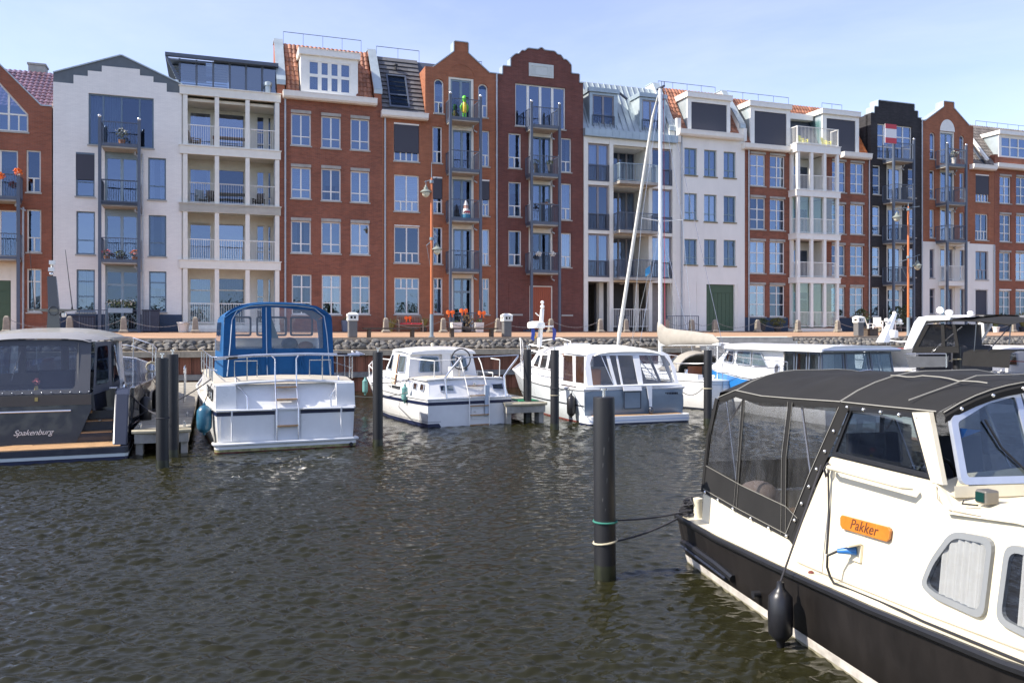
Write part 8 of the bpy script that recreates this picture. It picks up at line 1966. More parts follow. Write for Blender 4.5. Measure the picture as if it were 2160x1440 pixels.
    b.add('white_panel', MB().box(xa-.03,xa+.06,-.22,.05,1.3,2.0), m_hullw)
    for sg in (-1,1):
        S_ = lambda x, z: (x, sg*(ya+.12-.12*(z-1.28)/.75+.05*min(1,(x-xa)/1.0)), z)
        b.add('wheelhouse_side', sheet([S_(xa+.02,1.0),S_(xb+.35,1.0),S_(xb+.35,1.5),S_(xb-.05,zr),S_(xa+.13,zr)],(0,-sg*.04,0)), m_hullw)
        for wp in ([(2.22,1.42),(2.78,1.42),(2.80,1.94),(2.28,1.94)],[(3.32,1.46),(3.72,1.48),(3.46,1.95),(3.30,1.95)]):
            window_on(b, wp, lambda p: tuple(Vector(S_(*p))+Vector((0,sg*.006,0))), (0,sg*.02,0), m_alu, .025, m_bglass, .04, 'side_window', backing=m_black)
        cm = MB(); n = 16; cm.loft([[tuple(Vector(S_(2.26+.50*k/n,z))+Vector((0,sg*(.010+.003*sin(k*1.9)),0))) for z in (1.46,1.92)] for k in range(n+1)]); b.add('curtain', cm, m_c)
        b.add('side_door', sheet([tuple(Vector(S_(x,z))+Vector((0,sg*.004,0))) for x,z in ((2.86,1.05),(3.24,1.05),(3.24,1.98),(2.86,1.98))],(0,sg*.025,0)), m_gel); b.add('door_edge', MB().tube([tuple(Vector(S_(x,z))+Vector((0,sg*.03,0))) for x,z in ((2.84,1.05),(2.84,1.98))],.016,6), m_tanint)
        P = [(1.4,sg*1.42,1.40),(2.6,sg*1.46,1.40),(4.4,sg*1.44,1.46),(5.7,sg*1.15,1.52),(7.0,sg*.6,1.6),(7.85,sg*.05,1.66)]
        b.rail('guard_rail', P, .018, mat=m_white)
        for p, zb in zip(P, (.82,.85,.95,1.02,1.1,1.18)): b.add('stanchion', MB().tube([p,(p[0],p[1]*.98,zb)],.014,6), m_white)
        b.rail('stern_rail', [(.35,sg*.95,1.3),(.33,sg*.95,1.84),(1.0,sg*1.12,1.86),(1.9,sg*1.14,1.88)] if sg > 0 else [(.35,-1.12,1.3),(.33,-1.12,1.84),(1.0,-1.16,1.86)], .016, mat=m_white)
    b.rail('stern_rail', [(.33,.95,1.84),(.30,.3,1.87)], .014, mat=m_white)
    rows = []
    for x, hw, z in ((xa-.05,1.08,zr),(xa+.3,1.12,zr+.06),(2.8,1.13,zr+.10),(xb,1.08,zr+.06),(xb+.12,1.02,zr)): rows.append([(x,hw,z-.05),(x,hw*.96,z+.02),(x,hw*.5,z+.07),(x,0,z+.085),(x,-hw*.5,z+.07),(x,-hw*.96,z+.02),(x,-hw,z-.05)])
    b.add('wheelhouse_roof', MB().loft(rows,True,True), m_hullw); b.add('horn', MB().lathe([(.03,0),(.03,.1),(.05,.12),(.05,.18),(.01,.2)],10,(2.6,.1,zr+.09)), m_gel)
    b.add('windscreen', sheet([(xb+.4,1.0,1.5),(xb+.4,-1.0,1.5),(xb,-.98,zr),(xb,.98,zr)],(.03,0,0)), m_bglass); b.add('fore_cabin', MB().loft([[(3.6,1.1,.95),(3.6,1.0,1.45),(3.6,-1.0,1.45),(3.6,-1.1,.95)],[(5.6,.8,1.0),(5.6,.7,1.35),(5.6,-.7,1.35),(5.6,-.8,1.0)],[(6.0,.6,1.0),(6.0,.55,1.1),(6.0,-.55,1.1),(6.0,-.6,1.0)]],smooth=False), m_hullw)
    sw = thing('steering_wheel','large black rimmed steering wheel behind the curtained wheelhouse','steering wheel', b.world(.85,-.1,1.86), b.ang)
    MB().tube([(0,.30*cos(2*pi*k/22),.30*sin(2*pi*k/22)) for k in range(22)],.02,8,closed=True).build('rim', m_black, sw); 
    for a in (.5,2.6,4.7): MB().tube([(0,0,0),(0,.29*cos(a),.29*sin(a))],.012,6).build('spoke', m_steel, sw)
    MB().tube([(-.02,0,0),(.1,0,0),(.14,0,-.5)],.03,8).build('column', m_steel, sw)
    b.add('deck_pedestal', MB().box(.98,1.3,-.28,.12,1.33,1.62), m_hullw); b.add('binnacle', MB().box(.95,1.05,-.2,.0,1.75,1.95), m_seat)
    fender('teal fender with rope collar amidships on the curtained cruiser', b.world(1.35,1.47,.86), .46, .095, m_greenf, b.world(1.35,1.3,1.35)); fender('teal fender hanging at the bow rail of the curtained cruiser', b.world(5.9,1.22,.80), .50, .095, m_greenf, b.world(5.7,1.15,1.5))
    w = b.world; rope('dark mooring line from the curtained cruiser to the pile on its left', [w(1.2,1.25,1.30),w(2.2,2.2,1.15),(P2[1]+.12,P2[2],1.15)], .014, m_rope, .05)
    return b
boat_curtain()
# ---------- grey and white sloop with enclosed cockpit
def boat_sloop():
    b = Boat('white and steel blue motor sloop with enclosed cockpit and tilted radar mast', 3.75, 24.3, radians(110)); zoom(1060,660,4.5)
    st = [(.5,1.56,1.64,1.00,-.1),(1.6,1.62,1.74,.98,0),(3.2,1.62,1.78,1.0,0),(5,1.45,1.72,1.08,.05),(7,.85,1.25,1.28,.35),(8.4,.08,.16,1.5,.75)]
    m_pale = M('pale grey hull', (.62,.66,.68), .28, var=.04, coat=.3)
    b.hull(st, m_pale, m_hullw); b.band('dark_line', m_dkgrey, .50, .535, .012, False); b.rub('rub_rail', m_hullw, .04, 1.0, .015, False); b.band('bottom_paint', m_anti, -.03, .05, .006, False)
    # platform and transom
    pl = rounded([(0,-1.62),(0,1.66),(.7,1.72),(.7,-1.72)],.15)
    b.add('platform', MB().loft([[(x,y,z) for x,y in pl] for z in (-.1,.05)],True,True), m_navy); b.add('platform_top', MB().loft([[(x-.02,y*1.005,z) for x,y in pl] for z in (.051,.24)],True,True), m_hullw)
    b.add('platform_line', MB().loft([[(x-.026,y*1.008,z) for x,y in pl] for z in (.11,.14)],True,True), M('pale lilac line', (.42,.48,.62), .4, var=0)); b.add('platform_teak', MB().box(.1,.45,-1.4,1.4,.241,.255), m_teak)
    b.add('transom', MB().loft([[(.42,1.62,.25),(.36,0,.25),(.42,-1.62,.25)],[(.36,1.62,.6),(.28,0,.6),(.36,-1.62,.6)],[(.42,1.58,1.03),(.36,0,1.05),(.42,-1.58,1.03)]]), m_hullgrey)
    b.add('transom_cap', MB().tube([(.9,1.62,1.04),(.44,1.58,1.05),(.36,0,1.08),(.44,-1.58,1.05),(.9,-1.62,1.04)],.045,8), m_hullw)
    dr = b.add('transom_door', MB().box(.27,.29,-.12,.42,.42,.92), m_hullgrey); fr = MB()
    for a in ((-.13,-.11,.42,.92),(.41,.43,.42,.92),(-.11,.41,.42,.44),(-.11,.41,.90,.92)): fr.box(.258,.269,*a)
    b.add('door_trim', fr, m_dkgrey, dr); b.add('white_flap', MB().slab([(.26,.46,1.07),(.26,-.14,1.07),(.22,-.14,.95),(.22,.46,.95)],(.02,0,0)), m_hullw)
    b.add('white_strap', MB().slab([(.30,-.34,1.06),(.30,-.52,1.06),(.2,-.46,.36),(.2,-.40,.36)],(.015,0,0)), m_hullw); b.add('small_fender', MB().ball((.2,-.42,.36),.075,8,1.5), m_dkgrey)
    letters('MEERVAL' if False else '','x',b.root,m_dkgrey,.1,Matrix.Identity(4)) if False else None
    for k in range(8): b.add('name_letter', MB().box(.362,.368,-1.02-.055*k-.02,-1.02-.055*k+.02,.80,.86), m_dkgrey)
    # deckhouse
    zr = 2.02; xa = .55
    S_ = lambda x, z, sg, o=0: (x, sg*(1.48-.22*(z-1.05)+o), z)
    bx = lambda z: .42+.42*(z-1.05)
    # cockpit tent back: white frame round four clear windows
    o4 = [[(1.34,1.10),(.66,1.10),(.74,1.95),(1.18,1.96),(1.30,1.75)],[(.56,1.10),(.42,1.10),(.42,1.95),(.62,1.95)],[(.36,1.10),(-.14,1.10),(-.14,1.95),(.36,1.95)],[(-.30,1.10),(-1.40,1.14),(-1.36,1.7),(-1.22,1.94),(-.36,1.96)]]
    out = [(1.52,1.05),(1.50,1.6),(1.36,1.98),(1.2,2.05),(0,2.10),(-1.2,2.05),(-1.36,1.98),(-1.50,1.6),(-1.52,1.05)]
    # frame pieces between the windows
    F3 = lambda p: (bx(p[1]), p[0], p[1])
    for P in ([(1.52,1.05),(1.50,1.6),(1.36,1.98),(1.18,1.965),(1.30,1.75),(1.34,1.05)],[(-1.52,1.05),(-1.50,1.6),(-1.36,1.98),(-1.22,1.945),(-1.36,1.7),(-1.40,1.05)],[(1.34,1.05),(-1.40,1.05),(-1.40,1.135),(1.34,1.10)],[(.66,1.10),(.56,1.10),(.63,1.95),(.74,1.95)],[(.42,1.10),(.36,1.10),(.36,1.95),(.42,1.95)],[(-.14,1.10),(-.30,1.10),(-.36,1.96),(-.14,1.95)],[(1.36,1.98),(1.2,2.05),(0,2.10),(-1.2,2.05),(-1.36,1.98),(-1.22,1.945),(-.36,1.96),(1.18,1.965)]):
        b.add('tent_panel', sheet([F3(p) for p in P],(.012,0,0)), m_hullw)
    for P in o4: b.add('clear_window', sheet([tuple(Vector(F3(p))+Vector((.015,0,0))) for p in P],(.004,0,0)), m_vinyl)
    b.add('window_rail', MB().tube([F3((1.32,1.10)),F3((.66,1.10)),F3((.72,1.3)),F3((.9,1.96))],.012,5), m_alu); b.add('diagonal_tube', MB().tube([(1.1,-.4,1.95),(1.0,-1.1,1.15)],.014,5), m_alu)
    for sg in (-1,1):
        for P in ([(.45,1.03),(2.6,1.05),(2.6,1.15),(.5,1.15)],[(.62,1.15),(.80,1.15),(1.2,2.03),(.9,2.03)],[(1.42,1.15),(1.58,1.15),(2.05,2.03),(1.85,2.03)],[(.9,1.93),(4.0,1.93),(4.0,2.05),(.9,2.05)],[(2.35,1.15),(2.75,1.05),(3.05,2.0),(2.75,2.0)]): b.add('tent_side', sheet([S_(x,z,sg) for x,z in P],(0,-sg*.014,0)), m_hullw)
        b.add('clear_window', sheet([S_(.78,1.14,sg,-.016),(2.4,sg*1.44,1.14),(2.8,sg*1.25,1.96),S_(1.1,1.96,sg,-.016)],(0,sg*.004,0)), m_vinyl)
        C_ = lambda x, z: (x, sg*(1.42-.20*(z-1.0)-.04*max(0,x-3)), z)
        b.add('deckhouse_side', sheet([C_(2.6,1.0),C_(6.2,1.05),C_(6.0,1.45),C_(5.3,1.95),C_(2.9,2.0)],(0,-sg*.04,0)), m_hullw)
        for wp in ([(3.05,1.42),(3.95,1.42),(3.95,1.92),(3.15,1.92)],[(4.1,1.42),(4.75,1.43),(4.7,1.90),(4.1,1.92)],[(4.85,1.44),(5.45,1.46),(5.1,1.88),(4.82,1.90)]):
            window_on(b, wp, lambda p: tuple(Vector(C_(*p))+Vector((0,sg*.005,0))), (0,sg*.02,0), m_hullw, .03, m_bglass, .05, 'cabin_window', backing=M('brown curtain', (.16,.12,.10), .9, var=.2))
        P = [(2.4,sg*1.70,1.45),(4.5,sg*1.68,1.50),(6.5,sg*1.3,1.72),(8.4,sg*.5,2.05),(9.1,sg*.05,2.15)]; b.rail('guard_rail', P, .016); b.rail('guard_rail', [(x,y,z-.22) for x,y,z in P], .010)
        for p, zb in zip(P,(1.0,1.05,1.22,1.42,1.5)): b.add('stanchion', MB().tube([p,(p[0],p[1],zb)],.013,6), m_steel)
        b.add('pulpit', MB().tube([(7.2,sg*1.0,1.35),(7.3,sg*1.0,2.3),(7.9,sg*.8,2.42),(8.7,sg*.4,2.3),(8.9,sg*.25,1.6)],.018,6), m_white)
    b.add('varnished_bulkhead', MB().box(2.7,2.74,.35,1.3,1.0,1.98), m_tanint); b.add('beige_bulkhead', MB().box(2.7,2.74,-1.2,.33,1.0,1.55), m_beige); b.add('door_pane', MB().box(2.68,2.69,-.25,.25,1.55,1.95), m_seat); b.add('cockpit_seat', MB().box(1.2,2.4,-1.3,-.7,.6,1.15), m_beige); b.add('helm_chair', MB().box(2.1,2.45,.25,.65,.6,1.5), M('tan leather', (.35,.16,.06), .6, var=.1), bevel=.05)
    rows = []
    for x, hw, ze, zc in ((.78,1.12,1.98,2.07),(.92,1.32,2.0,2.12),(1.5,1.36,2.02,2.20),(2.4,1.33,2.03,2.25),(3.1,1.28,2.02,2.24),(4.4,1.22,2.0,2.22),(5.5,1.1,1.98,2.16),(6.0,.95,1.93,2.05)): rows.append([(x,hw*(1-2*k/14),(ze-.03 if k in (0,14) else ze+(zc-ze)*(1-abs(1-2*k/14)**3))) for k in range(15)])
    b.add('tent_roof', MB().loft(rows[:5]), M('white tent cloth', (.74,.73,.69), .7, var=.05)); b.add('cabin_roof', MB().loft(rows[4:]), m_hullw); b.add('hatch', MB().box(4.2,4.8,-.35,.35,2.2,2.27).box(5.0,5.4,-.9,-.4,2.1,2.18), m_hullw)
    b.add('windscreen', sheet([(6.1,1.0,1.45),(6.1,-1.0,1.45),(5.6,-.95,1.97),(5.6,.95,1.97)],(.03,0,0)), m_soot); b.add('fore_cabin', MB().loft([[(6,1.1,1.1),(6,1.0,1.5),(6,-1.0,1.5),(6,-1.1,1.1)],[(7.6,.7,1.3),(7.6,.6,1.5),(7.6,-.6,1.5),(7.6,-.7,1.3)]],smooth=False), m_hullw)
    # radar mast
    zoom(1020,400,4.692); xm = 4.6; P = lambda x, y: (xm,)+b.tr(x,y,xm)
    m_ = MB().loft([[(xm+a,P(552,1420)[1]+c,2.15) for a,c in ((-.1,.05),(-.1,-.05),(.1,-.05),(.1,.05))],[(xm+a,P(582,1180)[1]+c,P(582,1180)[2]) for a,c in ((-.05,.05),(-.05,-.05),(.05,-.05),(.05,.05))]],True,True,False); p = P(582,1180); m_.tube([p,(p[0],p[1],p[2]+.25)],.02,8); m_.ball((p[0],p[1],p[2]+.08),.07,8); m_.ball((p[0],p[1],p[2]+.22),.06,8); mo = b.add('radar_mast', m_, m_white)
    p = P(520,1340); b.add('radar_dome', MB().lathe([(.28,-.10),(.30,0),(.28,.09),(.15,.13),(.01,.13)],16,p), m_white, mo); b.add('mast_wing', MB().tube([P(440,1352),P(690,1352)],.025,8), m_white, mo); b.add('mast_horn', MB().tube([P(515,1220),P(548,1250)],.02,6), m_white, mo)
    for k, (x, c) in enumerate(((470,M('flag blue',(.03,.07,.35),.7,var=.1)),(680,M('flag navy',(.05,.06,.25),.7,var=.1)))):
        a = P(x,1360); f = MB().loft([[(a[0]+.02*sin(j*1.3+t*3),a[1]-.12*t-.02*sin(j),a[2]-.10*j-.05*t) for t in (0,.35,.7,1)] for j in range(5)]); b.add('small_flag', f, c, mo)
        if k == 0: b.add('small_flag', MB().loft([[(a[0]+.03,a[1]-.10-.10*t,a[2]-.18-.06*j-.02*t) for t in (0,.5,1)] for j in range(4)]), M('flag yellow',(.75,.42,.03),.7,var=.05), mo)
    fender('black fender at the port quarter of the grey sloop', b.world(.95,1.80,.50), .62, .13, m_blkf, b.world(1.0,1.66,1.05)); fender('black fender at the starboard quarter of the grey sloop', b.world(1.0,-1.85,.50), .62, .14, m_blkf, b.world(1.0,-1.7,1.05))
    w = b.world; rope('dark mooring line from the grey sloop to the pile before it', [w(1.3,1.7,1.02),(P4[1],P4[2]+.12,1.05)], .013, m_rope, .04); rope('slack dark line from the sailing yacht to the grey sloop', [w(.9,-1.7,1.02),(P5[1]-.12,P5[2]+.1,1.02)], .011, m_rope, .25)
boat_sloop()

# ---------- sailing yacht
def boat_sail():
    b = Boat('white sailing yacht with furled sail and beige sail cover', 7.4, 28.6, FA+pi/2, 'sailing_boat', 'sailing boat')
    st = [(0,.75,1.0,1.0,-.15),(1.5,1.25,1.42,.98,0),(3.5,1.45,1.58,1.0,0),(5.5,1.15,1.42,1.08,.05),(7.2,.5,.85,1.2,.25),(8.3,.05,.10,1.3,.6)]
    b.hull(st, m_hullw, m_hullw); b.rub('toe_rail', m_hullw, .03, 1.0, .0); b.band('sheer_stripe', M('silver stripe',(.5,.52,.55),.4,var=0), .86, .89, .006); b.band('boot_top', m_dkgrey, -.02, .06, .006)
    b.add('coachroof', MB().loft([[(2.2,1.0,1.0),(2.3,.9,1.42),(2.3,-.9,1.42),(2.2,-1.0,1.0)],[(5.0,.8,1.05),(5.0,.7,1.40),(5.0,-.7,1.40),(5.0,-.8,1.05)],[(6.2,.5,1.1),(6.0,.4,1.2),(6.0,-.4,1.2),(6.2,-.5,1.1)]],smooth=False), m_hullw); b.add('companionway', MB().box(2.15,2.19,-.3,.3,1.0,1.4), m_tanint)
    b.add('cockpit_coaming', MB().box(.3,2.2,.85,1.05,.95,1.2).box(.3,2.2,-1.05,-.85,.95,1.2), m_hullw)
    hood = [[(x,.98*cos(t),1.25+h_*sin(t)) for t in [pi*k/12 for k in range(13)]] for x,h_ in ((1.7,.62),(2.2,.72),(2.9,.48),(3.2,.14))]
    b.add('sprayhood', MB().loft(hood), m_beige); b.add('hood_edge', MB().tube(hood[0],.03,6), m_beige); b.add('hood_window', MB().loft([[tuple(Vector(p)*1.0+Vector((0,p[1]*.012,.012))) for p in hood[1][1:4]],[tuple(Vector(p)+Vector((0,p[1]*.012,.012))) for p in hood[2][1:4]]]), m_soot)
    xm, zt = 4.67, 12.2; al = M('mast aluminium', (.68,.68,.66), .35, metal=.3, var=.05)
    b.add('mast', MB().tube([(xm,0,1.35),(xm,0,zt)],[.085,.075],12), al); b.add('mast_head', MB().box(xm-.3,xm+.25,-.04,.04,zt,zt+.06).tube([(xm-.1,0,zt),(xm-.1,0,zt+.25)],.012,6).tube([(xm-.3,.0,zt+.06),(xm-.3,0,zt+.2)],.02,6), m_dkgrey)
    b.add('furled_sail', MB().tube([(8.45,0,1.75),(8.2,0,2.6),(5.3,0,11.2),(4.85,0,12.0)],[.03,.085,.055,.02],10), M('rolled sailcloth',(.66,.65,.60),.8,var=.08,scale=5,streak=.1)); b.add('furler_drum', MB().lathe([(.09,0),(.09,.12)],12,(8.52,0,1.5)), m_dkgrey)
    bm = [(xm-.1,0,2.15),(.55,0,2.22)]; b.add('boom', MB().tube(bm,.06,8), al)
    b.add('sail_cover', MB().loft([[(x,r_*cos(2*pi*k/12)*.9,zc+r2*sin(2*pi*k/12)+.02*sin(5*x+k)) for k in range(12)] for x,r_,r2,zc in ((4.85,.05,.3,2.75),(4.6,.17,.40,2.56),(4.2,.17,.36,2.46),(3.4,.17,.30,2.42),(2.2,.16,.25,2.40),(1.0,.13,.19,2.36),(.6,.03,.05,2.30))],True,True), m_beige)
    b.add('boom_gallows', MB().tube([(.7,0,.95),(.7,0,2.18)],.025,6), al)
    zs = 7.0; 
    for sg in (-1,1):
        b.add('spreader', MB().tube([(xm,0,zs),(xm-.15,sg*.9,zs+.06)],.02,6), al)
        for P in ([(xm-.2,sg*1.45,1.02),(xm-.15,sg*.9,zs+.06),(xm,0,zt-.1)],[(xm-.5,sg*1.4,1.02),(xm,0,zs-.1)],[(xm+.4,sg*1.35,1.05),(xm,0,zs-.1)]): b.add('shroud', MB().tube(P,.008,4), m_steel)
        P = [(1.2,sg*1.35,1.55),(3.5,sg*1.5,1.58),(6,sg*1.2,1.7),(7.9,sg*.55,1.85),(8.8,sg*.1,1.92)]; b.rail('guard_rail', P, .014)
        for p,zb in zip(P,(.98,1.0,1.1,1.22,1.3)): b.add('stanchion', MB().tube([p,(p[0],p[1],zb)],.012,5), m_steel)
        b.rail('pushpit', [(1.2,sg*1.35,1.55),(.3,sg*1.1,1.58),(-.1,sg*.6,1.6)], .014)
    b.add('backstay', MB().tube([(-.1,0,1.0),(xm-.3,0,zt)],.008,4), m_steel); b.add('red_halyard', MB().tube([(xm-.12,-.14,2.2),(xm-.04,-.12,zt-.2)],.010,5), M('red rope',(.45,.03,.08),.8,var=0))
    b.add('ensign', MB().loft([[(xm-.12+.03*sin(j),.5+.22*t,5.25-.1*j-.16*t) for t in (0,.33,.66,1)] for j in range(4)]), M('faded blue flag',(.06,.28,.50),.7,var=.05)); b.add('winch', MB().lathe([(.07,0),(.05,.06),(.06,.14)],12,(1.2,.95,1.2)), m_steel); b.add('outboard_bracket', MB().box(-.2,.0,-.5,-.2,.7,1.3), m_hullw)
    b.add('stern_ladder', MB().tube([(-.18,.35,.3),(-.12,.35,1.6),(-.12,.05,1.6),(-.18,.05,.3)],.014,6), m_steel)
boat_sail()

# ---------- cruiser with blue hull and white cabin
def boat_bluehull():
    b = Boat('bright blue hulled cruiser with long white cabin and tinted aft windows', 10.3, 24.5, FA+pi/2); b.root.scale = (.75,1,1); zoom(1440,640,3)
    st = [(0,1.4,1.5,1.12,-.1),(2,1.5,1.62,1.12,0),(5,1.45,1.62,1.2,0),(7.5,1.0,1.35,1.38,.2),(9.3,.4,.75,1.55,.5),(10.2,.05,.1,1.66,.8)]
    m_bb = M('bright blue hull', (.02,.19,.52), .3, var=.05, coat=.3)
    b.hull(st, m_hullw, m_hullw); b.band('blue_topside', m_bb, .55, .93, .008, True, True); b.rub('rub_rail', m_hullw, .04, 1.0, .01); b.add('bow_emblem', MB().slab([(8.2,1.19,1.12),(7.7,1.27,1.14),(7.95,1.24,1.0)],(0,.01,0)), m_hullw)
    S_ = lambda x, z, sg: (x, sg*(1.36-.15*(z-1.1)-.05*max(0,x-4.5)), z)
    for sg in (-1,1):
        b.add('cabin_side', sheet([S_(2.6,1.1,sg),S_(8.6,1.35,sg),S_(7.9,1.62,sg),S_(7.0,2.12,sg),S_(2.6,2.12,sg)],(0,-sg*.05,0)), m_hullw)
        for wp, bk in (([(5.0,1.55),(6.2,1.56),(6.2,2.02),(5.05,2.02)],m_blind),([(6.45,1.58),(7.35,1.62),(6.95,2.02),(6.45,2.02)],m_black),([(3.75,1.56),(4.85,1.55),(4.9,2.0),(4.3,1.98)],m_blind)): window_on(b, wp, lambda p: tuple(Vector(S_(p[0],p[1],sg))+Vector((0,sg*.005,0))), (0,sg*.02,0), m_alu, .03, m_bglass, .08, 'cabin_window', backing=bk)
        b.add('porthole', ring(MB(), [(3.1+.17*cos(2*pi*k/18),1.5+.19*sin(2*pi*k/18)) for k in range(18)], [(3.1+.12*cos(2*pi*k/18),1.5+.14*sin(2*pi*k/18)) for k in range(18)], lambda p: tuple(Vector(S_(p[0],p[1],sg))+Vector((0,sg*.006,0))),(0,sg*.02,0)), m_alu); b.add('porthole_glass', sheet([tuple(Vector(S_(3.1+.12*cos(2*pi*k/18),1.5+.14*sin(2*pi*k/18),sg))+Vector((0,sg*.008,0))) for k in range(18)],(0,sg*.003,0)), m_seat)
        for k, (xa, xb_) in enumerate(((.35,1.0),(1.08,1.75),(1.83,2.55))):
            window_on(b, [(xa,1.2),(xb_,1.2),(xb_+.1,2.06),(xa+.15,2.06)], lambda p: (p[0],sg*(1.42-.12*(p[1]-1.1)),p[1]), (0,-sg*.025,0), m_steelblue, .05, m_bglass, .03, 'aft_window')
        P = [(2.0,sg*1.56,1.75),(5,sg*1.56,1.82),(7.6,sg*1.3,2.0),(9.6,sg*.75,2.15),(10.6,sg*.1,2.25)]; b.rail('guard_rail', P, .016)
        for p,zb in zip(P,(1.12,1.2,1.38,1.55,1.66)): b.add('stanchion', MB().tube([p,(p[0],p[1],zb)],.012,5), m_steel)
    for y0,y1 in ((-1.35,-.5),(-.45,.45),(.5,1.35)): window_on(b, [(y0,1.2),(y1,1.2),(y1*.95,2.06),(y0*.95,2.06)], lambda p: (.30+.15*(p[1]-1.2),p[0],p[1]), (.025,0,0), m_steelblue, .06, m_bglass, .03, 'back_window')
    b.add('cockpit_lining', MB().box(2.55,2.6,-1.35,1.35,1.1,2.05), m_int); b.add('wood_post', MB().box(2.3,2.36,.9,1.0,1.1,2.05), m_tanint); b.add('white_door', MB().box(2.5,2.54,-.5,.2,1.1,2.05), m_hullw)
    rows = [[(x,hw,2.08),(x,hw,2.16),(x,hw*.7,2.24),(x,0,2.27),(x,-hw*.7,2.24),(x,-hw,2.16),(x,-hw,2.08)] for x,hw in ((.15,1.45),(1.5,1.5),(4,1.45),(6,1.35),(7.5,1.15))]
    b.add('cabin_roof', MB().loft(rows,True,True,False), m_hullw); b.add('aft_roof_edge', MB().tube([(.14,1.42,2.13),(.14,-1.42,2.13)],.045,6), m_alu); b.add('windscreen', sheet([(8.2,1.05,1.55),(8.2,-1.05,1.55),(7.3,-1.0,2.1),(7.3,1.0,2.1)],(.03,0,0)), m_soot); b.add('aft_rail', MB().tube([(.1,1.3,1.15),(.0,1.3,1.5),(-.1,.5,1.5),(.0,-.2,1.55),(.3,-.9,1.3)],.02,6), m_steel)
    rope('thin dark spring line along the blue hulled cruiser', [b.world(1.5,1.6,1.65),b.world(4.9,1.8,1.25)], .010, m_rope, .05)
boat_bluehull()

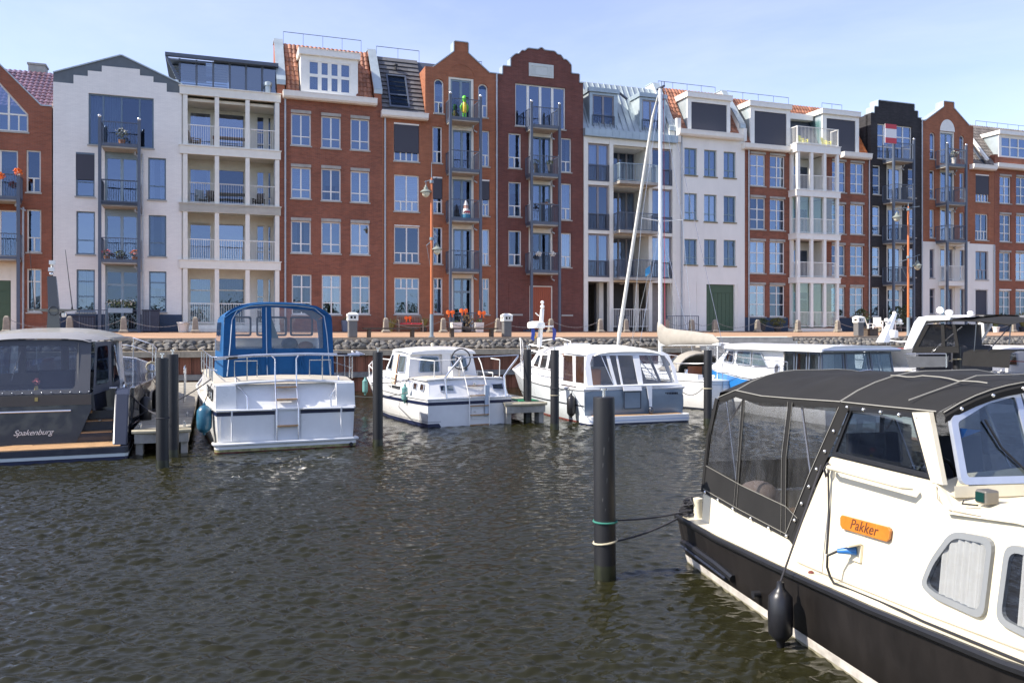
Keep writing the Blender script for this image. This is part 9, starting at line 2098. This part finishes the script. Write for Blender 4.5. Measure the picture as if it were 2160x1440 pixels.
# ---------- white fly bridge boat with black canvas
def boat_arch():
    b = Boat('white sports cruiser with radar arch, black canvas and long bimini', 16.0, 27.5, FA+pi/2); zoom(1440,640,3)
    st = [(0,1.5,1.65,1.15,-.1),(2.5,1.6,1.8,1.2,0),(5.5,1.5,1.8,1.3,0),(8,.9,1.4,1.5,.3),(10.4,.06,.15,1.75,.9)]
    b.hull(st, m_hullw, m_hullw); b.rub('rub_rail', m_dkgrey, .04, 1.0, .01); b.add('side_band', MB().slab([(1.0,1.77,1.02),(2.6,1.79,1.05),(2.6,1.75,.85),(1.0,1.72,.82)],(0,.02,0)), m_hullw)
    for k in range(3): b.add('oval_port', sheet([(.9+.7*k+.26*cos(t),1.78,.98+.06*sin(t)) for t in [2*pi*j/14 for j in range(14)]],(0,.02,0)), m_black)
    xp = 4.2; P = lambda x, y, xx=None: b.tr(x,y,xp if xx is None else xx)
    for sg in (-1,1):
        y = sg*1.55; f = lambda x, y_: b.side(x,y_,1.55)
        A = [f(1395,290),f(1450,285),f(1540,110),f(1690,105),f(1690,88),f(1490,85),f(1462,120)]
        b.add('radar_arch', sheet([(x,y,z) for x,z in A],(0,-sg*.14,0)), m_hullw, bevel=.02)
    x0, z0 = f(1490,85); x1, z1 = f(1785,88); b.add('hardtop', MB().loft([[(x,1.5,z0-.03),(x,1.2,z0+.05),(x,-1.2,z0+.05),(x,-1.5,z0-.03)] for x in (x0,x0-1.0,x0-2.0)]), m_hullw)
    b.add('arch_domes', MB().ball((x0-.4,.6,z0+.15),.13,8,.8), m_white); b.add('arch_domes', MB().ball((x0-.9,.2,z0+.13),.10,8,.7), m_white); b.add('arch_camera', MB().ball((x0-.5,1.1,z0+.22),.12,8), m_white)
    # black canvas: bimini over the cockpit and enclosure with clear panels
    g = lambda x, y_: b.side(x,y_,1.5)
    bx0, bz0 = g(1500,120); bx1, bz1 = g(2075,128); rows = []
    for k in range(9): t = k/8; x = bx0+(bx1-bx0)*t; z = bz0+(bz1-bz0)*t+.12*sin(pi*t); rows.append([(x,1.5,z-.04),(x,1.1,z+.04),(x,0,z+.12),(x,-1.1,z+.04),(x,-1.5,z-.04)])
    b.add('bimini', MB().loft(rows), m_canv); b.add('bimini_valance', MB().tube([(r_[0][0],1.5,r_[0][2]) for r_ in rows],.03,6), m_canv)
    for a, c in (((1850,130),(1845,300)),((2070,130),(2065,260)),((1760,145),(1575,310)),((2070,135),(1935,300))): b.add('bimini_tube', MB().tube([(g(*a)[0],1.45,g(*a)[1]),(g(*c)[0],1.5,g(*c)[1])],.018,6), m_steel if a[0] == 1760 else m_dkgrey)
    ex0, ez0 = g(1470,310); ex1, ez1 = g(1745,310); et = g(1600,130)[1]
    def pc(P_, m, nm, o=0): return b.add(nm, sheet([(g(x,y)[0],1.5+o,g(x,y)[1]) for x,y in P_],(0,-.02,0)), m)
    pc([(1450,312),(1750,312),(1745,270),(1462,275)],m_canv,'enclosure_panel'); pc([(1462,275),(1490,275),(1560,140),(1530,135)],m_canv,'enclosure_panel'); pc([(1640,275),(1662,275),(1655,135),(1632,135)],m_canv,'enclosure_panel'); pc([(1725,275),(1748,275),(1725,135),(1705,135)],m_canv,'enclosure_panel'); pc([(1490,275),(1640,275),(1632,135),(1560,140)],m_vinyl,'clear_window',-.03); pc([(1662,275),(1725,275),(1705,135),(1655,135)],m_vinyl,'clear_window',-.03)
    b.add('enclosure_back', MB().box(ex0-.1,ex0+.0,-1.45,1.45,1.2,et), m_seat); b.add('helm_seats', MB().box(ex0-1.3,ex0-.9,-.6,.9,1.3,2.2), m_seat, bevel=.08)
    c0, cz = g(1775,305); c1, _ = g(2075,310); rows = [[(x,1.55,cz-.45),(x,1.50,cz-.02),(x,1.2,cz+.06),(x,-1.2,cz+.06),(x,-1.5,cz-.02)] for x in (c0,(c0+c1)/2,c1)]; b.add('cockpit_cover', MB().loft(rows), m_canv)
    pc([(1420,335),(1690,330),(1685,400),(1440,405)],M('dark lattice panel',(.07,.075,.085),.6,var=.15),'dark_panel',.05)
    b.rail('side_rail', [(g(1430,322)[0],1.62,g(1430,318)[1]),(g(1685,318)[0],1.62,g(1685,318)[1]),(g(1685,400)[0],1.62,g(1685,405)[1])], .018)
    rope('tan rope from the black canopied cruiser to the right pile', [b.world(3.0,1.75,1.15),(P8[1],P8[2],1.75)], .012, m_ropel, .03)
    # radar mast further forward
    xm = 6.5; Q = lambda x, y: (xm,)+b.tr(x,y,xm)
    a0, a1 = Q(1265,245), Q(1345,62); mo = b.add('radar_mast', MB().loft([[(xm+u,a0[1]+v,a0[2]) for u,v in ((-.2,.16),(-.2,-.16),(.2,-.16),(.2,.16))],[(xm+u,Q(1310,140)[1]+v,Q(1310,140)[2]) for u,v in ((-.12,.10),(-.12,-.10),(.12,-.10),(.12,.10))],[(xm+u,a1[1]+v,a1[2]) for u,v in ((-.06,.05),(-.06,-.05),(.06,-.05),(.06,.05))]],True,True,False), m_hullw)
    p = Q(1318,192); b.add('radar_dome', MB().lathe([(.26,-.16),(.28,0),(.26,.14),(.01,.18)],16,p), m_white, mo); b.add('mast_wing', MB().tube([Q(1285,125),Q(1395,127)],.03,6), m_white, mo); p = Q(1372,112); b.add('searchlight', MB().ball(p,.11,8), m_white, mo); p = Q(1290,105); b.add('mast_lamp', MB().lathe([(.10,-.05),(.08,.06),(.02,.08)],10,p), m_white, mo); b.add('whip_aerial', MB().tube([Q(1272,240),Q(1272,30)],.008,5), m_black, mo); p = Q(1340,62); b.add('gps_dome', MB().ball(p,.08,8), m_white, mo)
    b.add('foredeck_cabin', MB().loft([[(4.6,1.5,1.2),(4.6,1.3,2.0),(4.6,-1.3,2.0),(4.6,-1.5,1.2)],[(6.5,1.2,1.35),(6.2,1.0,1.95),(6.2,-1.0,1.95),(6.5,-1.2,1.35)],[(8.2,.8,1.45),(8,.6,1.6),(8,-.6,1.6),(8.2,-.8,1.45)]],smooth=False), m_hullw)
boat_arch()

# ---------- boat half out of frame at the right edge
def boat_edge():
    b = Boat('white motor boat with red guard lines cut by the right edge', 19.7, 28.2, FA+pi/2)
    st = [(0,1.4,1.55,1.15,-.1),(3,1.5,1.7,1.2,0),(6,1.2,1.6,1.35,.1),(8.6,.06,.15,1.6,.8)]
    b.hull(st, m_hullw, m_hullw); b.rub('rub_rail', m_hullw, .04, 1.0, .01)
    for sg in (-1,1):
        b.add('cabin_side', sheet([(1.5,sg*1.35,1.2),(6.5,sg*1.2,1.35),(5.8,sg*1.1,1.95),(1.6,sg*1.22,2.05)],(0,-sg*.05,0)), m_hullw)
        for xa in (1.9,3.2,4.5): window_on(b, [(xa,1.45),(xa+1.1,1.47),(xa+1.0,1.9),(xa+.1,1.92)], lambda p: (p[0],sg*(1.36-.15*(p[1]-1.2)-.03*(p[0]-1.5)),p[1]), (0,sg*.02,0), m_alu, .03, m_bglass, .06, 'cabin_window', backing=m_seat)
        P = [(.2,sg*1.5,1.9),(3,sg*1.62,1.95),(6,sg*1.5,2.05),(9.3,sg*.1,2.25)]; b.rail('guard_rail', P, .018)
        for p,zb in zip(P,(1.15,1.2,1.35,1.6)): b.add('stanchion', MB().tube([p,(p[0],p[1],zb)],.014,5), m_steel)
        b.rail('red_guard_line', [(x,y,z-.3) for x,y,z in P], .014, mat=M('red guard line',(.45,.05,.02),.7,var=0))
    b.add('cabin_roof', MB().loft([[(x,1.25,2.03),(x,.8,2.14),(x,-.8,2.14),(x,-1.25,2.03)] for x in (1.4,4,6.0)]), m_hullw); b.add('aft_wall', MB().box(1.5,1.56,-1.3,1.3,1.2,2.04), m_hullw)
boat_edge()
